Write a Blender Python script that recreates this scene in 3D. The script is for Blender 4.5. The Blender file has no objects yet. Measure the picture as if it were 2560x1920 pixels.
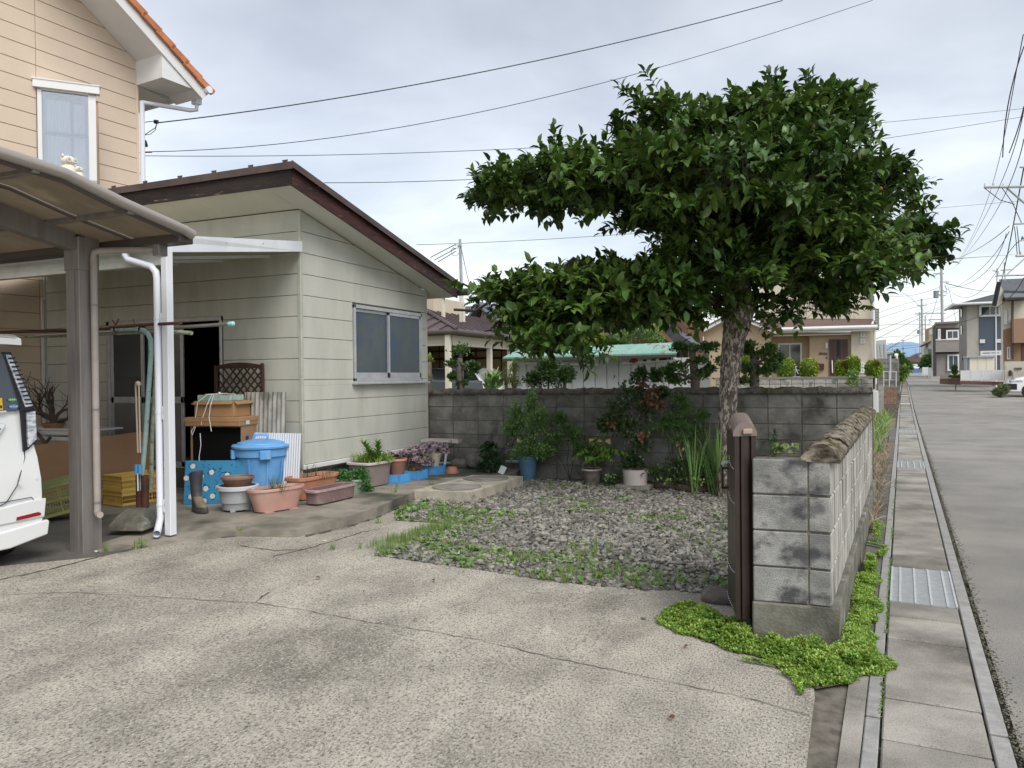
import bpy, bmesh, math, random
import numpy as np
from mathutils import Vector, Matrix
random.seed(7); rng = np.random.default_rng(11)
scn = bpy.context.scene
COL = scn.collection
# ---------------------------------------------------------------- camera
F, YAW, PIT, ROL, H = 1923.0, 23.2, -.5, -.63, 1.5
def _cam():
    a, p, q = map(math.radians, (YAW, PIT, ROL))
    f = np.array([-math.sin(a)*math.cos(p), math.cos(a)*math.cos(p), math.sin(p)])
    r = np.array([math.cos(a), math.sin(a), 0]); u = np.cross(r, f)
    return math.cos(q)*r+math.sin(q)*u, -math.sin(q)*r+math.cos(q)*u, f
CR, CU, CF = _cam()
O = np.array([0, 0, H])
cam = bpy.data.objects.new('camera', bpy.data.cameras.new('camera')); COL.objects.link(cam)
cam.data.sensor_width = 36; cam.data.lens = 36*F/2560; cam.data.clip_end = 20000; cam.data.clip_start = .05
cam.matrix_world = Matrix([[CR[i], CU[i], -CF[i], O[i]] for i in range(3)]+[[0, 0, 0, 1]])
scn.camera = cam
# ---------------------------------------------------------------- sky, sun, exposure
scn.view_settings.view_transform = 'Standard'; scn.view_settings.look = 'None'
scn.view_settings.exposure = .70; scn.view_settings.gamma = 1; scn.view_settings.use_curve_mapping = False
W = bpy.data.worlds.new('World'); scn.world = W; W.use_nodes = True
nt = W.node_tree; nt.nodes.clear(); N = nt.nodes.new; LK = nt.links.new
SUN_EL, SUN_AZ = math.radians(48), math.radians(128)
def _world():
    out = N('ShaderNodeOutputWorld'); add = N('ShaderNodeAddShader'); b1 = N('ShaderNodeBackground'); b2 = N('ShaderNodeBackground')
    sky = N('ShaderNodeTexSky'); sky.sky_type = 'NISHITA'; sky.sun_disc = False; sky.sun_elevation = SUN_EL; sky.sun_rotation = SUN_AZ
    b1.inputs[1].default_value = .05; LK(sky.outputs[0], b1.inputs[0])
    tc = N('ShaderNodeTexCoord'); sep = N('ShaderNodeSeparateXYZ'); LK(tc.outputs['Generated'], sep.inputs[0])
    def mth(op, a, b):
        n = N('ShaderNodeMath'); n.operation = op
        for i, v in enumerate((a, b)):
            if isinstance(v, (int, float)): n.inputs[i].default_value = v
            else: LK(v, n.inputs[i])
        return n.outputs[0]
    z = mth('ADD', mth('MAXIMUM', sep.outputs[2], 0), .16)
    cmb = N('ShaderNodeCombineXYZ'); LK(mth('DIVIDE', sep.outputs[0], z), cmb.inputs[0]); LK(mth('DIVIDE', sep.outputs[1], z), cmb.inputs[1])
    n1 = N('ShaderNodeTexNoise'); n1.inputs['Scale'].default_value = 1.15; n1.inputs['Detail'].default_value = 7; n1.inputs['Roughness'].default_value = .5; n1.inputs['Distortion'].default_value = .2
    LK(cmb.outputs[0], n1.inputs[0])
    n2 = N('ShaderNodeTexNoise'); n2.inputs['Scale'].default_value = .37; n2.inputs['Detail'].default_value = 3
    LK(cmb.outputs[0], n2.inputs[0])
    m = mth('ADD', mth('MULTIPLY', n1.outputs[0], .6), mth('MULTIPLY', n2.outputs[0], .5))
    cr = N('ShaderNodeValToRGB'); el = cr.color_ramp.elements
    el[0].position = .44; el[0].color = (.44, .435, .43, 1); el[1].position = .66; el[1].color = (.84, .83, .82, 1)
    e = cr.color_ramp.elements.new(.54); e.color = (.60, .592, .582, 1)
    LK(m, cr.inputs[0])
    # towards the horizon the cloud deck thins to a paler band with breaks of blue
    hz = N('ShaderNodeMapRange'); hz.inputs[1].default_value = .0; hz.inputs[2].default_value = .16; hz.inputs[3].default_value = .55; hz.inputs[4].default_value = 0.; LK(sep.outputs[2], hz.inputs[0])
    mx = N('ShaderNodeMixRGB'); mx.inputs[2].default_value = (.76, .77, .785, 1); LK(hz.outputs[0], mx.inputs[0]); LK(cr.outputs[0], mx.inputs[1])
    LK(mx.outputs[0], b2.inputs[0]); b2.inputs[1].default_value = .60
    LK(b1.outputs[0], add.inputs[0]); LK(b2.outputs[0], add.inputs[1]); LK(add.outputs[0], out.inputs[0])
_world()
sl = bpy.data.lights.new('sun', 'SUN'); sl.energy = 1.5; sl.angle = math.radians(35); sl.color = (1, .96, .90)
so = bpy.data.objects.new('sun', sl); COL.objects.link(so)
_d = Vector((math.sin(SUN_AZ)*math.cos(SUN_EL), math.cos(SUN_AZ)*math.cos(SUN_EL), math.sin(SUN_EL)))
so.rotation_euler = _d.to_track_quat('Z', 'Y').to_euler()
# ---------------------------------------------------------------- measuring: a pixel of the photograph onto a plane of the place
def ray(x, y): return (x-1280)/F*CR-(y-960)/F*CU+CF
def G(x, y, z=0.): d = ray(x, y); return O+(z-H)/d[2]*d
def PX(x, y, X): d = ray(x, y); return O+X/d[0]*d
def PY(x, y, Y): d = ray(x, y); return O+Y/d[1]*d
def DP(x, y, dep): return O+dep*ray(x, y)
def rise(y):
    if y < 19: return 0.
    if y < 45: return .00042*(y-19)**2
    return .284+.0165*(y-45)
def hz(x, y): return min(.17, .035*max(0., -1.2-x))+rise(y)
def GH(x, y, dz=0.):
    z = 0
    for _ in range(25):
        p = G(x, y, z+dz)
        if p[1] < 0 or p[1] > 400: return PY(x, y, 120)
        z = z*.4+.6*hz(p[0], p[1])
    return p
# ---------------------------------------------------------------- mesh helpers
class MB:
    def __init__(s): s.v = []; s.f = []; s.mi = []
    def add(s, vs, fs, mi=0):
        o = len(s.v); s.v += [tuple(v) for v in vs]; s.f += [tuple(i+o for i in f) for f in fs]; s.mi += [mi]*len(fs); return s
    def bx(s, x0, x1, y0, y1, z0, z1, ch=0, mi=0):
        if ch:
            return s.cbx(x0, x1, y0, y1, z0, z1, ch, mi)
        return s.add([(x0,y0,z0),(x1,y0,z0),(x1,y1,z0),(x0,y1,z0),(x0,y0,z1),(x1,y0,z1),(x1,y1,z1),(x0,y1,z1)],
                     [(0,3,2,1),(4,5,6,7),(0,1,5,4),(1,2,6,5),(2,3,7,6),(3,0,4,7)], mi)
    def cbx(s, x0, x1, y0, y1, z0, z1, c, mi=0):
        # chamfered box: 24 corners
        X = (x0, x1); Y = (y0, y1); Z = (z0, z1); vs = []; idx = {}
        for i in (0, 1):
            for j in (0, 1):
                for k in (0, 1):
                    sx, sy, sz = (c if i == 0 else -c), (c if j == 0 else -c), (c if k == 0 else -c)
                    idx[(i,j,k,0)] = len(vs); vs.append((X[i], Y[j]+sy, Z[k]+sz))
                    idx[(i,j,k,1)] = len(vs); vs.append((X[i]+sx, Y[j], Z[k]+sz))
                    idx[(i,j,k,2)] = len(vs); vs.append((X[i]+sx, Y[j]+sy, Z[k]))
        fs = []
        q = [(0,0),(1,0),(1,1),(0,1)]
        for a in (0, 1):
            for ax in range(3):
                cs = []
                for (u, w) in q:
                    t = [0,0,0]; t[ax] = a; t[(ax+1)%3] = u; t[(ax+2)%3] = w; cs.append(idx[(t[0],t[1],t[2],ax)])
                fs.append(tuple(cs if a else cs[::-1]))
        for ax in range(3):
            b1_, b2_ = (ax+1)%3, (ax+2)%3
            for u in (0, 1):
                for w in (0, 1):
                    t0 = [0,0,0]; t0[ax] = 0; t0[b1_] = u; t0[b2_] = w; t1 = list(t0); t1[ax] = 1
                    f = (idx[(*t0,b1_)], idx[(*t1,b1_)], idx[(*t1,b2_)], idx[(*t0,b2_)])
                    fs.append(f if (u ^ w) else f[::-1])
        for i in (0,1):
            for j in (0,1):
                for k in (0,1):
                    f = (idx[(i,j,k,0)], idx[(i,j,k,1)], idx[(i,j,k,2)])
                    fs.append(f if (i+j+k) % 2 else f[::-1])
        return s.add(vs, fs, mi)
    def rbx(s, c, sz, ang=0, tilt=None, ch=0, mi=0):
        m = MB(); m.bx(-sz[0]/2, sz[0]/2, -sz[1]/2, sz[1]/2, -sz[2]/2, sz[2]/2, ch)
        R = Matrix.Rotation(ang, 3, 'Z') if tilt is None else tilt
        return s.add([tuple(R @ Vector(v)+Vector(c)) for v in m.v], m.f, mi)
    def prism(s, poly, vec, mi=0):
        n = len(poly); v = Vector(vec); a = [Vector(p) for p in poly]
        return s.add(a+[p+v for p in a], [tuple(range(n))[::-1], tuple(range(n, 2*n))]+[(i, (i+1) % n, n+(i+1) % n, n+i) for i in range(n)], mi)
    def tube(s, pts, r, n=8, cap=True, mi=0, flat=1.):
        pts = [Vector(p) for p in pts]; m = len(pts); rs = r if hasattr(r, '__len__') else [r]*m; vs = []; fs = []
        up = Vector((0, 0, 1)); prev = None
        for i, p in enumerate(pts):
            t = (pts[min(i+1, m-1)]-pts[max(i-1, 0)]).normalized()
            if prev is None:
                a = t.cross(up); a = a if a.length > .05 else t.cross(Vector((1, 0, 0)))
            else:
                a = prev-t*prev.dot(t)
            a.normalize(); prev = a; b = t.cross(a)
            for k in range(n):
                w = 2*math.pi*k/n; vs.append(p+(a*math.cos(w)+b*math.sin(w)*flat)*rs[i])
        for i in range(m-1):
            for k in range(n):
                fs.append((i*n+k, i*n+(k+1) % n, (i+1)*n+(k+1) % n, (i+1)*n+k))
        if cap: fs += [tuple(range(n))[::-1], tuple(range((m-1)*n, m*n))]
        return s.add(vs, fs, mi)
    def lathe(s, prof, n=28, c=(0, 0, 0), sx=1, sy=1, sq=0, mi=0, capb=True, capt=False):
        # prof: (radius, z); sq > 0 squares the outline off
        vs = []; fs = []
        for (r, z) in prof:
            for k in range(n):
                w = 2*math.pi*k/n+.0001; ca, sa = math.cos(w), math.sin(w)
                if sq:
                    e = 1-sq; ca, sa = math.copysign(abs(ca)**e, ca), math.copysign(abs(sa)**e, sa)
                vs.append((c[0]+r*ca*sx, c[1]+r*sa*sy, c[2]+z))
        for i in range(len(prof)-1):
            for k in range(n): fs.append((i*n+k, i*n+(k+1) % n, (i+1)*n+(k+1) % n, (i+1)*n+k))
        if capb: fs.append(tuple(range(n))[::-1])
        if capt: fs.append(tuple(range((len(prof)-1)*n, len(prof)*n)))
        return s.add(vs, fs, mi)
    def grid(s, P, mi=0):
        a = len(P); b = len(P[0]); return s.add([p for r in P for p in r], [(i*b+j, i*b+j+1, (i+1)*b+j+1, (i+1)*b+j) for i in range(a-1) for j in range(b-1)], mi)
    def ico(s, c, r, seed=0, amp=.15, mi=0, sub=1):
        bm = bmesh.new(); bmesh.ops.create_icosphere(bm, subdivisions=sub, radius=1); q = random.Random(seed); rr = r if hasattr(r, '__len__') else (r, r, r)
        vs = []
        for v in bm.verts:
            k = 1+q.uniform(-amp, amp); vs.append((c[0]+v.co.x*rr[0]*k, c[1]+v.co.y*rr[1]*k, c[2]+v.co.z*rr[2]*k))
        bm.verts.index_update(); fs = [tuple(v.index for v in f.verts) for f in bm.faces]; bm.free(); return s.add(vs, fs, mi)

def rootloc(p):
    v = Vector((0, 0, 0))
    while p is not None: v = v+Vector(p.location); p = p.parent
    return v
def ob(name, mb, mats, parent=None, bev=0, smooth=False, kind=None, label=None, cat=None, group=None, world=True, loc=None):
    me = bpy.data.meshes.new(name)
    off = rootloc(parent) if world else Vector((0, 0, 0))
    vs = [(v[0]-off.x, v[1]-off.y, v[2]-off.z) for v in mb.v] if off.length else [tuple(v) for v in mb.v]
    me.from_pydata(vs, [], mb.f)
    mats = mats if isinstance(mats, (list, tuple)) else [mats]
    for m in mats: me.materials.append(m)
    if len(mats) > 1: me.polygons.foreach_set('material_index', mb.mi)
    if smooth: me.polygons.foreach_set('use_smooth', [True]*len(me.polygons))
    o = bpy.data.objects.new(name, me); COL.objects.link(o)
    if parent is not None: o.parent = parent
    if loc is not None: o.location = loc
    if bev:
        b = o.modifiers.new('bevel', 'BEVEL'); b.width = bev; b.segments = 2; b.limit_method = 'ANGLE'; b.angle_limit = math.radians(40)
    if smooth and smooth != 'all':
        me.set_sharp_from_angle(angle=math.radians(38))
    return tag(o, label, cat, group, kind)
def tag(o, label=None, cat=None, group=None, kind=None):
    for k, v in (('label', label), ('category', cat), ('group', group), ('kind', kind)):
        if v: o[k] = v
    return o
def thing(name, label, cat, loc=(0, 0, 0), rz=0, group=None):
    o = bpy.data.objects.new(name, None); COL.objects.link(o); o.location = Vector([float(c) for c in loc]); o.rotation_euler = (0, 0, rz); o.empty_display_size = .1
    return tag(o, label, cat, group)
def inst(name, me, parent, loc=(0, 0, 0), rz=0, sc=(1, 1, 1), rot=None):
    o = bpy.data.objects.new(name, me); COL.objects.link(o); o.parent = parent; o.location = loc
    o.rotation_euler = rot if rot is not None else (0, 0, rz); o.scale = sc; return o
def dup(root, loc, rz=0, label=None, group=None, sc=None):
    r = root.copy(); COL.objects.link(r); r.location = Vector([float(c) for c in loc]); r.rotation_euler = (0, 0, rz)
    if sc: r.scale = sc
    if label: r['label'] = label
    if group: r['group'] = group
    for ch in list(root.children):
        c = ch.copy(); COL.objects.link(c); c.parent = r
        for g in ch.children:
            d = g.copy(); COL.objects.link(d); d.parent = c
    return r
def npmesh(name, V, Fk, mats, mi=None, smooth=False):
    V = np.asarray(V, dtype=np.float32); Fk = np.asarray(Fk, dtype=np.int32); k = Fk.shape[1]; me = bpy.data.meshes.new(name)
    me.vertices.add(len(V)); me.vertices.foreach_set('co', V.ravel()); me.loops.add(Fk.size); me.loops.foreach_set('vertex_index', Fk.ravel())
    me.polygons.add(len(Fk)); me.polygons.foreach_set('loop_start', np.arange(0, Fk.size, k, dtype=np.int32))
    mats = mats if isinstance(mats, (list, tuple)) else [mats]
    for m in mats: me.materials.append(m)
    if mi is not None: me.polygons.foreach_set('material_index', np.asarray(mi, dtype=np.int32))
    if smooth: me.polygons.foreach_set('use_smooth', np.ones(len(Fk), dtype=bool))
    me.update(calc_edges=True); me.validate(); return me
def scat(tv, tf, P, R, S):
    # copies of a small template: P (n,3) places, R (n,3,3) turns, S (n,) or (n,3) sizes
    tv = np.asarray(tv, float); tf = np.asarray(tf); n = len(P); S = np.asarray(S, float)
    if S.ndim == 1: S = np.repeat(S[:, None], 3, 1)
    V = np.einsum('nij,nvj->nvi', R, tv[None]*S[:, None, :])+np.asarray(P)[:, None, :]
    Fc = tf[None]+(np.arange(n)*len(tv))[:, None, None]
    return V.reshape(-1, 3), Fc.reshape(-1, tf.shape[1])
def frames(d, up, twist=None):
    # local +Y along d, local +Z near up
    d = d/np.linalg.norm(d, axis=1, keepdims=True); x = np.cross(d, up); l = np.linalg.norm(x, axis=1, keepdims=True)
    x = np.where(l < 1e-3, np.array([[1., 0, 0]]), x/np.maximum(l, 1e-6)); z = np.cross(x, d)
    if twist is not None:
        c, s = np.cos(twist)[:, None], np.sin(twist)[:, None]; x, z = x*c+z*s, z*c-x*s
    return np.stack([x, d, z], axis=2)
def rdir(n, lo=-1, hi=1):
    z = rng.uniform(lo, hi, n); a = rng.uniform(0, 2*np.pi, n); r = np.sqrt(1-z*z); return np.stack([r*np.cos(a), r*np.sin(a), z], 1)
def npob(name, V, Fk, mats, parent=None, kind=None, label=None, cat=None, group=None, mi=None, smooth=False):
    V = np.asarray(V)
    if parent is not None:
        V = V-np.array(rootloc(parent))[None]
    o = bpy.data.objects.new(name, npmesh(name, V, Fk, mats, mi, smooth)); COL.objects.link(o)
    if parent is not None: o.parent = parent
    return tag(o, label, cat, group, kind)
LEAF_V = []; 
def _leaf(w=.26, fold=.09, arch=.16):
    v = []
    for t, ww in ((0., .03), (.28, w), (.66, w*.86), (1., .01)):
        z = arch*(4*t*(1-t))*.5-arch*1.2*max(0, t-.45)**1.5
        v += [(-ww, t, z+fold*ww/w), (0, t, z-.0), (ww, t, z+fold*ww/w)]
    f = []
    for i in range(3):
        for j in range(2): f.append((i*3+j, i*3+j+1, (i+1)*3+j+1, (i+1)*3+j))
    return np.array(v), np.array(f)
BIG_LEAF = _leaf(); LONG_LEAF = _leaf(.12, .04, .25); NARROW = _leaf(.08, .02, .5); BROAD = _leaf(.36, .1, .2)
QLEAF = (np.array([(0, 0, 0), (.32, .5, .07), (0, 1, -.03), (-.32, .5, .07)]), np.array([(0, 1, 2, 3)]))
QNEED = (np.array([(-.05, 0, 0), (.05, 0, 0), (.03, 1, .05), (-.03, 1, .05)]), np.array([(0, 1, 2, 3)]))
_b = [(-.5, 0, 0), (.5, 0, 0), (.42, .4, .05), (-.42, .4, .05), (.3, .75, .18), (-.3, .75, .18), (.04, 1, .36), (-.04, 1, .36)]
BLADE = (np.array(_b)*np.array([.06, 1, 1]), np.array([(0, 1, 2, 3), (3, 2, 4, 5), (5, 4, 6, 7)]))
def clip(poly, a, b, c):
    # keep a*x+b*y<=c of a 2-D polygon
    out = []
    for i in range(len(poly)):
        p, q = poly[i], poly[(i+1) % len(poly)]; dp, dq = a*p[0]+b*p[1]-c, a*q[0]+b*q[1]-c
        if dp <= 0: out.append(p)
        if dp*dq < 0: t = dp/(dp-dq); out.append((p[0]+t*(q[0]-p[0]), p[1]+t*(q[1]-p[1])))
    return out
def sheet(name, poly, dz, mat, thick=.0, cuts=True, kind='structure', parent=None, zf=None, ycuts=()):
    bm = bmesh.new(); vs = [bm.verts.new((p[0], p[1], 0)) for p in poly]; f = bm.faces.new(vs); bmesh.ops.triangulate(bm, faces=[f])
    if f.is_valid and f.normal.z < 0: pass
    pl = [((-1.2, 0, 0), (1, 0, 0)), ((-6.057, 0, 0), (1, 0, 0))] if cuts else []
    pl += [((0, y, 0), (0, 1, 0)) for y in ycuts]
    for co, no in pl:
        bmesh.ops.bisect_plane(bm, geom=bm.verts[:]+bm.edges[:]+bm.faces[:], plane_co=co, plane_no=no, dist=1e-5)
    bmesh.ops.recalc_face_normals(bm, faces=bm.faces[:])
    if sum(f_.normal.z for f_ in bm.faces) < 0: bmesh.ops.reverse_faces(bm, faces=bm.faces[:])
    zz = zf or hz
    if thick:
        r = bmesh.ops.extrude_face_region(bm, geom=bm.faces[:]); low = set()
        # the extruded copy becomes the top
        top = {g for g in r['geom'] if isinstance(g, bmesh.types.BMVert)}
        for v in bm.verts: v.co.z = zz(v.co.x, v.co.y)+dz-(0 if v in top else thick)
        bmesh.ops.recalc_face_normals(bm, faces=bm.faces[:])
    else:
        for v in bm.verts: v.co.z = zz(v.co.x, v.co.y)+dz
    me = bpy.data.meshes.new(name); bm.to_mesh(me); bm.free(); me.materials.append(mat)
    o = bpy.data.objects.new(name, me); COL.objects.link(o)
    if parent: o.parent = parent
    return tag(o, kind=kind if not parent else None)
# ---------------------------------------------------------------- materials
def M(name, c, c2=None, sc=4, det=6, f=(.38, .62), c3=None, sc3=1., f3=(.5, .62), c4=None, sc4=40., f4=(.55, .7), c5=None, sc5=100., f5=(.55, .66), rough=.8, bump=0, bsc=40, metal=0, spec=.4,
      isl=0., obr=0., st=(1, 1, 1), trl=0., coat=0, alpha=1, emis=None, local=False, wave=None):
    m = bpy.data.materials.new(name); m.use_nodes = True; t = m.node_tree; n = t.nodes; L = t.links.new; n.clear()
    out = n.new('ShaderNodeOutputMaterial'); b = n.new('ShaderNodeBsdfPrincipled')
    b.inputs['Roughness'].default_value = rough; b.inputs['Metallic'].default_value = metal; b.inputs['Specular IOR Level'].default_value = spec
    if coat: b.inputs['Coat Weight'].default_value = coat; b.inputs['Coat Roughness'].default_value = .04
    if local: g = n.new('ShaderNodeTexCoord'); pos = g.outputs['Object']
    else: g = n.new('ShaderNodeNewGeometry'); pos = g.outputs['Position']
    mp = n.new('ShaderNodeMapping'); mp.inputs['Scale'].default_value = st; L(pos, mp.inputs[0])
    def noise(s, d=5, ro=.6):
        q = n.new('ShaderNodeTexNoise'); q.inputs['Scale'].default_value = s; q.inputs['Detail'].default_value = d; q.inputs['Roughness'].default_value = ro; L(mp.outputs[0], q.inputs[0]); return q.outputs[0]
    def rng_(v, a, z_):
        q = n.new('ShaderNodeMapRange'); q.inputs[1].default_value = a; q.inputs[2].default_value = z_; L(v, q.inputs[0]); return q.outputs[0]
    cur = None
    def mix(cur, fac, cc):
        q = n.new('ShaderNodeMixRGB'); L(fac, q.inputs[0])
        if cur is None: q.inputs[1].default_value = (*c, 1)
        else: L(cur, q.inputs[1])
        q.inputs[2].default_value = (*cc, 1); return q.outputs[0]
    if c2: cur = mix(cur, rng_(noise(sc, det), *f), c2)
    if c3: cur = mix(cur, rng_(noise(sc3, 4), *f3), c3)
    if c4: cur = mix(cur, rng_(noise(sc4, 8, .78), *f4), c4)
    if c5: cur = mix(cur, rng_(noise(sc5, 8, .78), *f5), c5)
    if isl or obr:
        gg = n.new('ShaderNodeNewGeometry'); oi = n.new('ShaderNodeObjectInfo'); h_ = n.new('ShaderNodeHueSaturation')
        src = gg.outputs['Random Per Island'] if isl else oi.outputs['Random']; a = isl or obr
        q = n.new('ShaderNodeMapRange'); q.inputs[3].default_value = 1-a; q.inputs[4].default_value = 1+a; L(src, q.inputs[0]); L(q.outputs[0], h_.inputs['Value'])
        if cur is None: h_.inputs['Color'].default_value = (*c, 1)
        else: L(cur, h_.inputs['Color'])
        if isl:
            q2 = n.new('ShaderNodeMath'); q2.operation = 'MULTIPLY_ADD'; fr = n.new('ShaderNodeMath'); fr.operation = 'FRACT'; m7 = n.new('ShaderNodeMath'); m7.operation = 'MULTIPLY'; m7.inputs[1].default_value = 7.3
            L(src, m7.inputs[0]); L(m7.outputs[0], fr.inputs[0]); L(fr.outputs[0], q2.inputs[0]); q2.inputs[1].default_value = .04*min(1, isl*3); q2.inputs[2].default_value = .5-.02*min(1, isl*3); L(q2.outputs[0], h_.inputs['Hue'])
        cur = h_.outputs[0]
    if cur is None: b.inputs['Base Color'].default_value = (*c, 1)
    else: L(cur, b.inputs['Base Color'])
    if bump:
        bp = n.new('ShaderNodeBump'); bp.inputs['Strength'].default_value = min(1, bump); bp.inputs['Distance'].default_value = .02*max(1, bump); L(noise(bsc, 6), bp.inputs['Height']); L(bp.outputs[0], b.inputs['Normal'])
    if wave:
        wv = n.new('ShaderNodeTexWave'); wv.wave_type = 'BANDS'; wv.bands_direction = wave[2] if len(wave) > 2 else 'X'; wv.inputs['Scale'].default_value = wave[0]; wv.inputs['Distortion'].default_value = wave[3] if len(wave) > 3 else 0; L(mp.outputs[0], wv.inputs[0])
        bp = n.new('ShaderNodeBump'); bp.inputs['Strength'].default_value = wave[1]; bp.inputs['Distance'].default_value = .02; L(wv.outputs[1], bp.inputs['Height']); L(bp.outputs[0], b.inputs['Normal'])
    sh = b.outputs[0]
    if trl:
        tr = n.new('ShaderNodeBsdfTranslucent'); ms = n.new('ShaderNodeMixShader'); ms.inputs[0].default_value = trl
        if cur is None: tr.inputs[0].default_value = (*c, 1)
        else: L(cur, tr.inputs[0])
        L(sh, ms.inputs[1]); L(tr.outputs[0], ms.inputs[2]); sh = ms.outputs[0]
    if alpha < 1:
        tr = n.new('ShaderNodeBsdfTransparent'); ms = n.new('ShaderNodeMixShader'); ms.inputs[0].default_value = alpha; L(tr.outputs[0], ms.inputs[1]); L(sh, ms.inputs[2]); sh = ms.outputs[0]
    L(sh, out.inputs[0]); return m
def glass(name, tint=(.9, .95, .95), refl=.06, rough=.02):
    m = bpy.data.materials.new(name); m.use_nodes = True; t = m.node_tree; n = t.nodes; L = t.links.new; n.clear()
    out = n.new('ShaderNodeOutputMaterial'); tr = n.new('ShaderNodeBsdfTransparent'); tr.inputs[0].default_value = (*tint, 1)
    gl = n.new('ShaderNodeBsdfGlossy'); gl.inputs['Roughness'].default_value = rough; fr = n.new('ShaderNodeFresnel'); fr.inputs[0].default_value = 1.5
    ad = n.new('ShaderNodeMath'); ad.operation = 'ADD'; ad.inputs[1].default_value = refl; L(fr.outputs[0], ad.inputs[0]); ms = n.new('ShaderNodeMixShader')
    L(ad.outputs[0], ms.inputs[0]); L(tr.outputs[0], ms.inputs[1]); L(gl.outputs[0], ms.inputs[2]); L(ms.outputs[0], out.inputs[0]); return m
# ================================================================ materials
m_drive = M('driveway_concrete', (.35, .322, .268), (.62, .57, .475), 2.6, 15, (.36, .64), c3=(.17, .155, .128), sc3=.9, f3=(.56, .74), c4=(.06, .053, .04), sc4=95, f4=(.48, .61), c5=(.74, .69, .59), sc5=85, f5=(.52, .66), rough=.9, bump=.7, bsc=170, st=(1, .6, 1))
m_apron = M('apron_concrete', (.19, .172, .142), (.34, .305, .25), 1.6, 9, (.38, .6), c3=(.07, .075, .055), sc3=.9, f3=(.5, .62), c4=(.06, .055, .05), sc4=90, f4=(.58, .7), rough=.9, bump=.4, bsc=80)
m_dark = M('dark_concrete', (.10, .095, .085), (.19, .18, .16), 2.4, 8, c4=(.05, .05, .045), sc4=90, f4=(.5, .66), rough=.88, bump=.4, bsc=90)  # darker concrete of the parking slab, verge and shed foundation
m_asph = M('asphalt', (.25, .238, .215), (.33, .312, .282), 1.1, 8, c3=(.38, .355, .31), sc3=.35, f3=(.52, .7), c4=(.08, .075, .068), sc4=120, f4=(.50, .64), c5=(.42, .39, .35), sc5=100, f5=(.57, .66), rough=.92, bump=.6, bsc=140)
m_slab = M('gutter_concrete', (.23, .218, .19), (.37, .345, .30), 2.2, 9, c3=(.145, .133, .115), sc3=1.2, f3=(.5, .65), c4=(.43, .40, .35), sc4=80, f4=(.56, .68), c5=(.08, .075, .065), sc5=110, f5=(.55, .66), rough=.9, bump=.4, bsc=90, obr=.14)
m_kerb = M('kerb_stone', (.27, .268, .255), (.36, .352, .33), 12, 6, c4=(.16, .16, .16), sc4=120, f4=(.55, .65), rough=.85, bump=.2, bsc=120, obr=.06)
m_soil = M('soil', (.09, .07, .05), (.17, .13, .095), 7, 8, rough=.95, bump=1, bsc=30)
m_grey = M('gravel_soil', (.085, .08, .075), (.15, .14, .125), 9, 8, c3=(.10, .06, .035), sc3=1.1, f3=(.55, .68), rough=.95, bump=1, bsc=45)
m_lot = M('far_ground', (.12, .13, .07), (.22, .19, .13), .6, 7, rough=.95, bump=.4, bsc=6)
m_block = M('block_concrete', (.14, .135, .12), (.27, .262, .235), 4.2, 9, (.36, .64), c3=(.07, .068, .06), sc3=3.1, f3=(.54, .70), c4=(.30, .295, .275), sc4=110, f4=(.62, .75), rough=.93, bump=.3, bsc=110, obr=.16)
m_blkfront = M('weathered_block', (.20, .20, .19), (.40, .395, .37), 3.4, 10, (.36, .6), c3=(.075, .077, .078), sc3=4.6, f3=(.49, .62), c4=(.11, .11, .105), sc4=130, f4=(.52, .66), rough=.93, bump=.5, bsc=120, obr=.1, st=(1, 1, 1.3))
m_blkside = M('streaked_block', (.24, .23, .205), (.52, .50, .44), 16, 6, (.36, .62), c3=(.12, .115, .10), sc3=9, f3=(.48, .62), rough=.93, bump=.3, bsc=60, obr=.12, st=(1, 1, .16))
m_mortar = M('mortar', (.10, .088, .07), (.18, .16, .13), 14, 6, rough=.95, bump=.3)
m_foot = M('footing_concrete', (.10, .097, .078), (.21, .20, .165), 5, 9, c3=(.36, .35, .32), sc3=3.2, f3=(.6, .7), rough=.93, bump=.4, bsc=60)
m_cope = M('mossy_coping', (.075, .07, .06), (.17, .155, .13), 12, 9, c3=(.085, .075, .015), sc3=2.6, f3=(.52, .62), rough=.97, bump=1.2, bsc=34)
m_cope2 = M('lichen_coping', (.075, .062, .045), (.33, .285, .215), 22, 11, (.42, .58), c3=(.085, .07, .015), sc3=5, f3=(.55, .63), rough=.97, bump=1.5, bsc=40, st=(.6, 2, 1))
m_sage = M('sage_siding', (.50, .505, .445), (.575, .575, .51), 3, 9, c3=(.40, .405, .34), sc3=2.6, f3=(.55, .85), rough=.62, bump=.12, bsc=60, st=(1, 1, .3))
m_sagetrim = M('sage_trim', (.50, .50, .43), (.42, .43, .36), 7, 6, rough=.5)
m_sagedark = M('siding_gap', (.20, .20, .16), rough=.8)
m_soffit = M('soffit_board', (.76, .755, .70), (.68, .675, .615), 1.4, 7, rough=.7)
m_fascia = M('brown_fascia', (.075, .022, .018), (.022, .010, .009), 5, 9, (.36, .62), c3=(.33, .22, .17), sc3=22, f3=(.62, .76), rough=.55, bump=.4, bsc=40, st=(1, .35, 2.5))
m_fasciaf = M('peeling_fascia', (.035, .022, .02), (.011, .009, .008), 5, 9, (.36, .58), c3=(.24, .17, .13), sc3=14, f3=(.63, .72), rough=.6, bump=.6, bsc=40, st=(.35, 1, 2.5))
m_roofbrn = M('brown_metal_roof', (.065, .045, .042), (.10, .07, .065), 3, 6, rough=.5)
m_alu = M('aluminium', (.52, .53, .55), (.44, .45, .46), 9, 5, rough=.38, metal=.35)
m_white = M('white_aluminium', (.78, .80, .83), (.70, .72, .75), 3, 6, rough=.35, st=(1, 1, .3))
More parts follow.
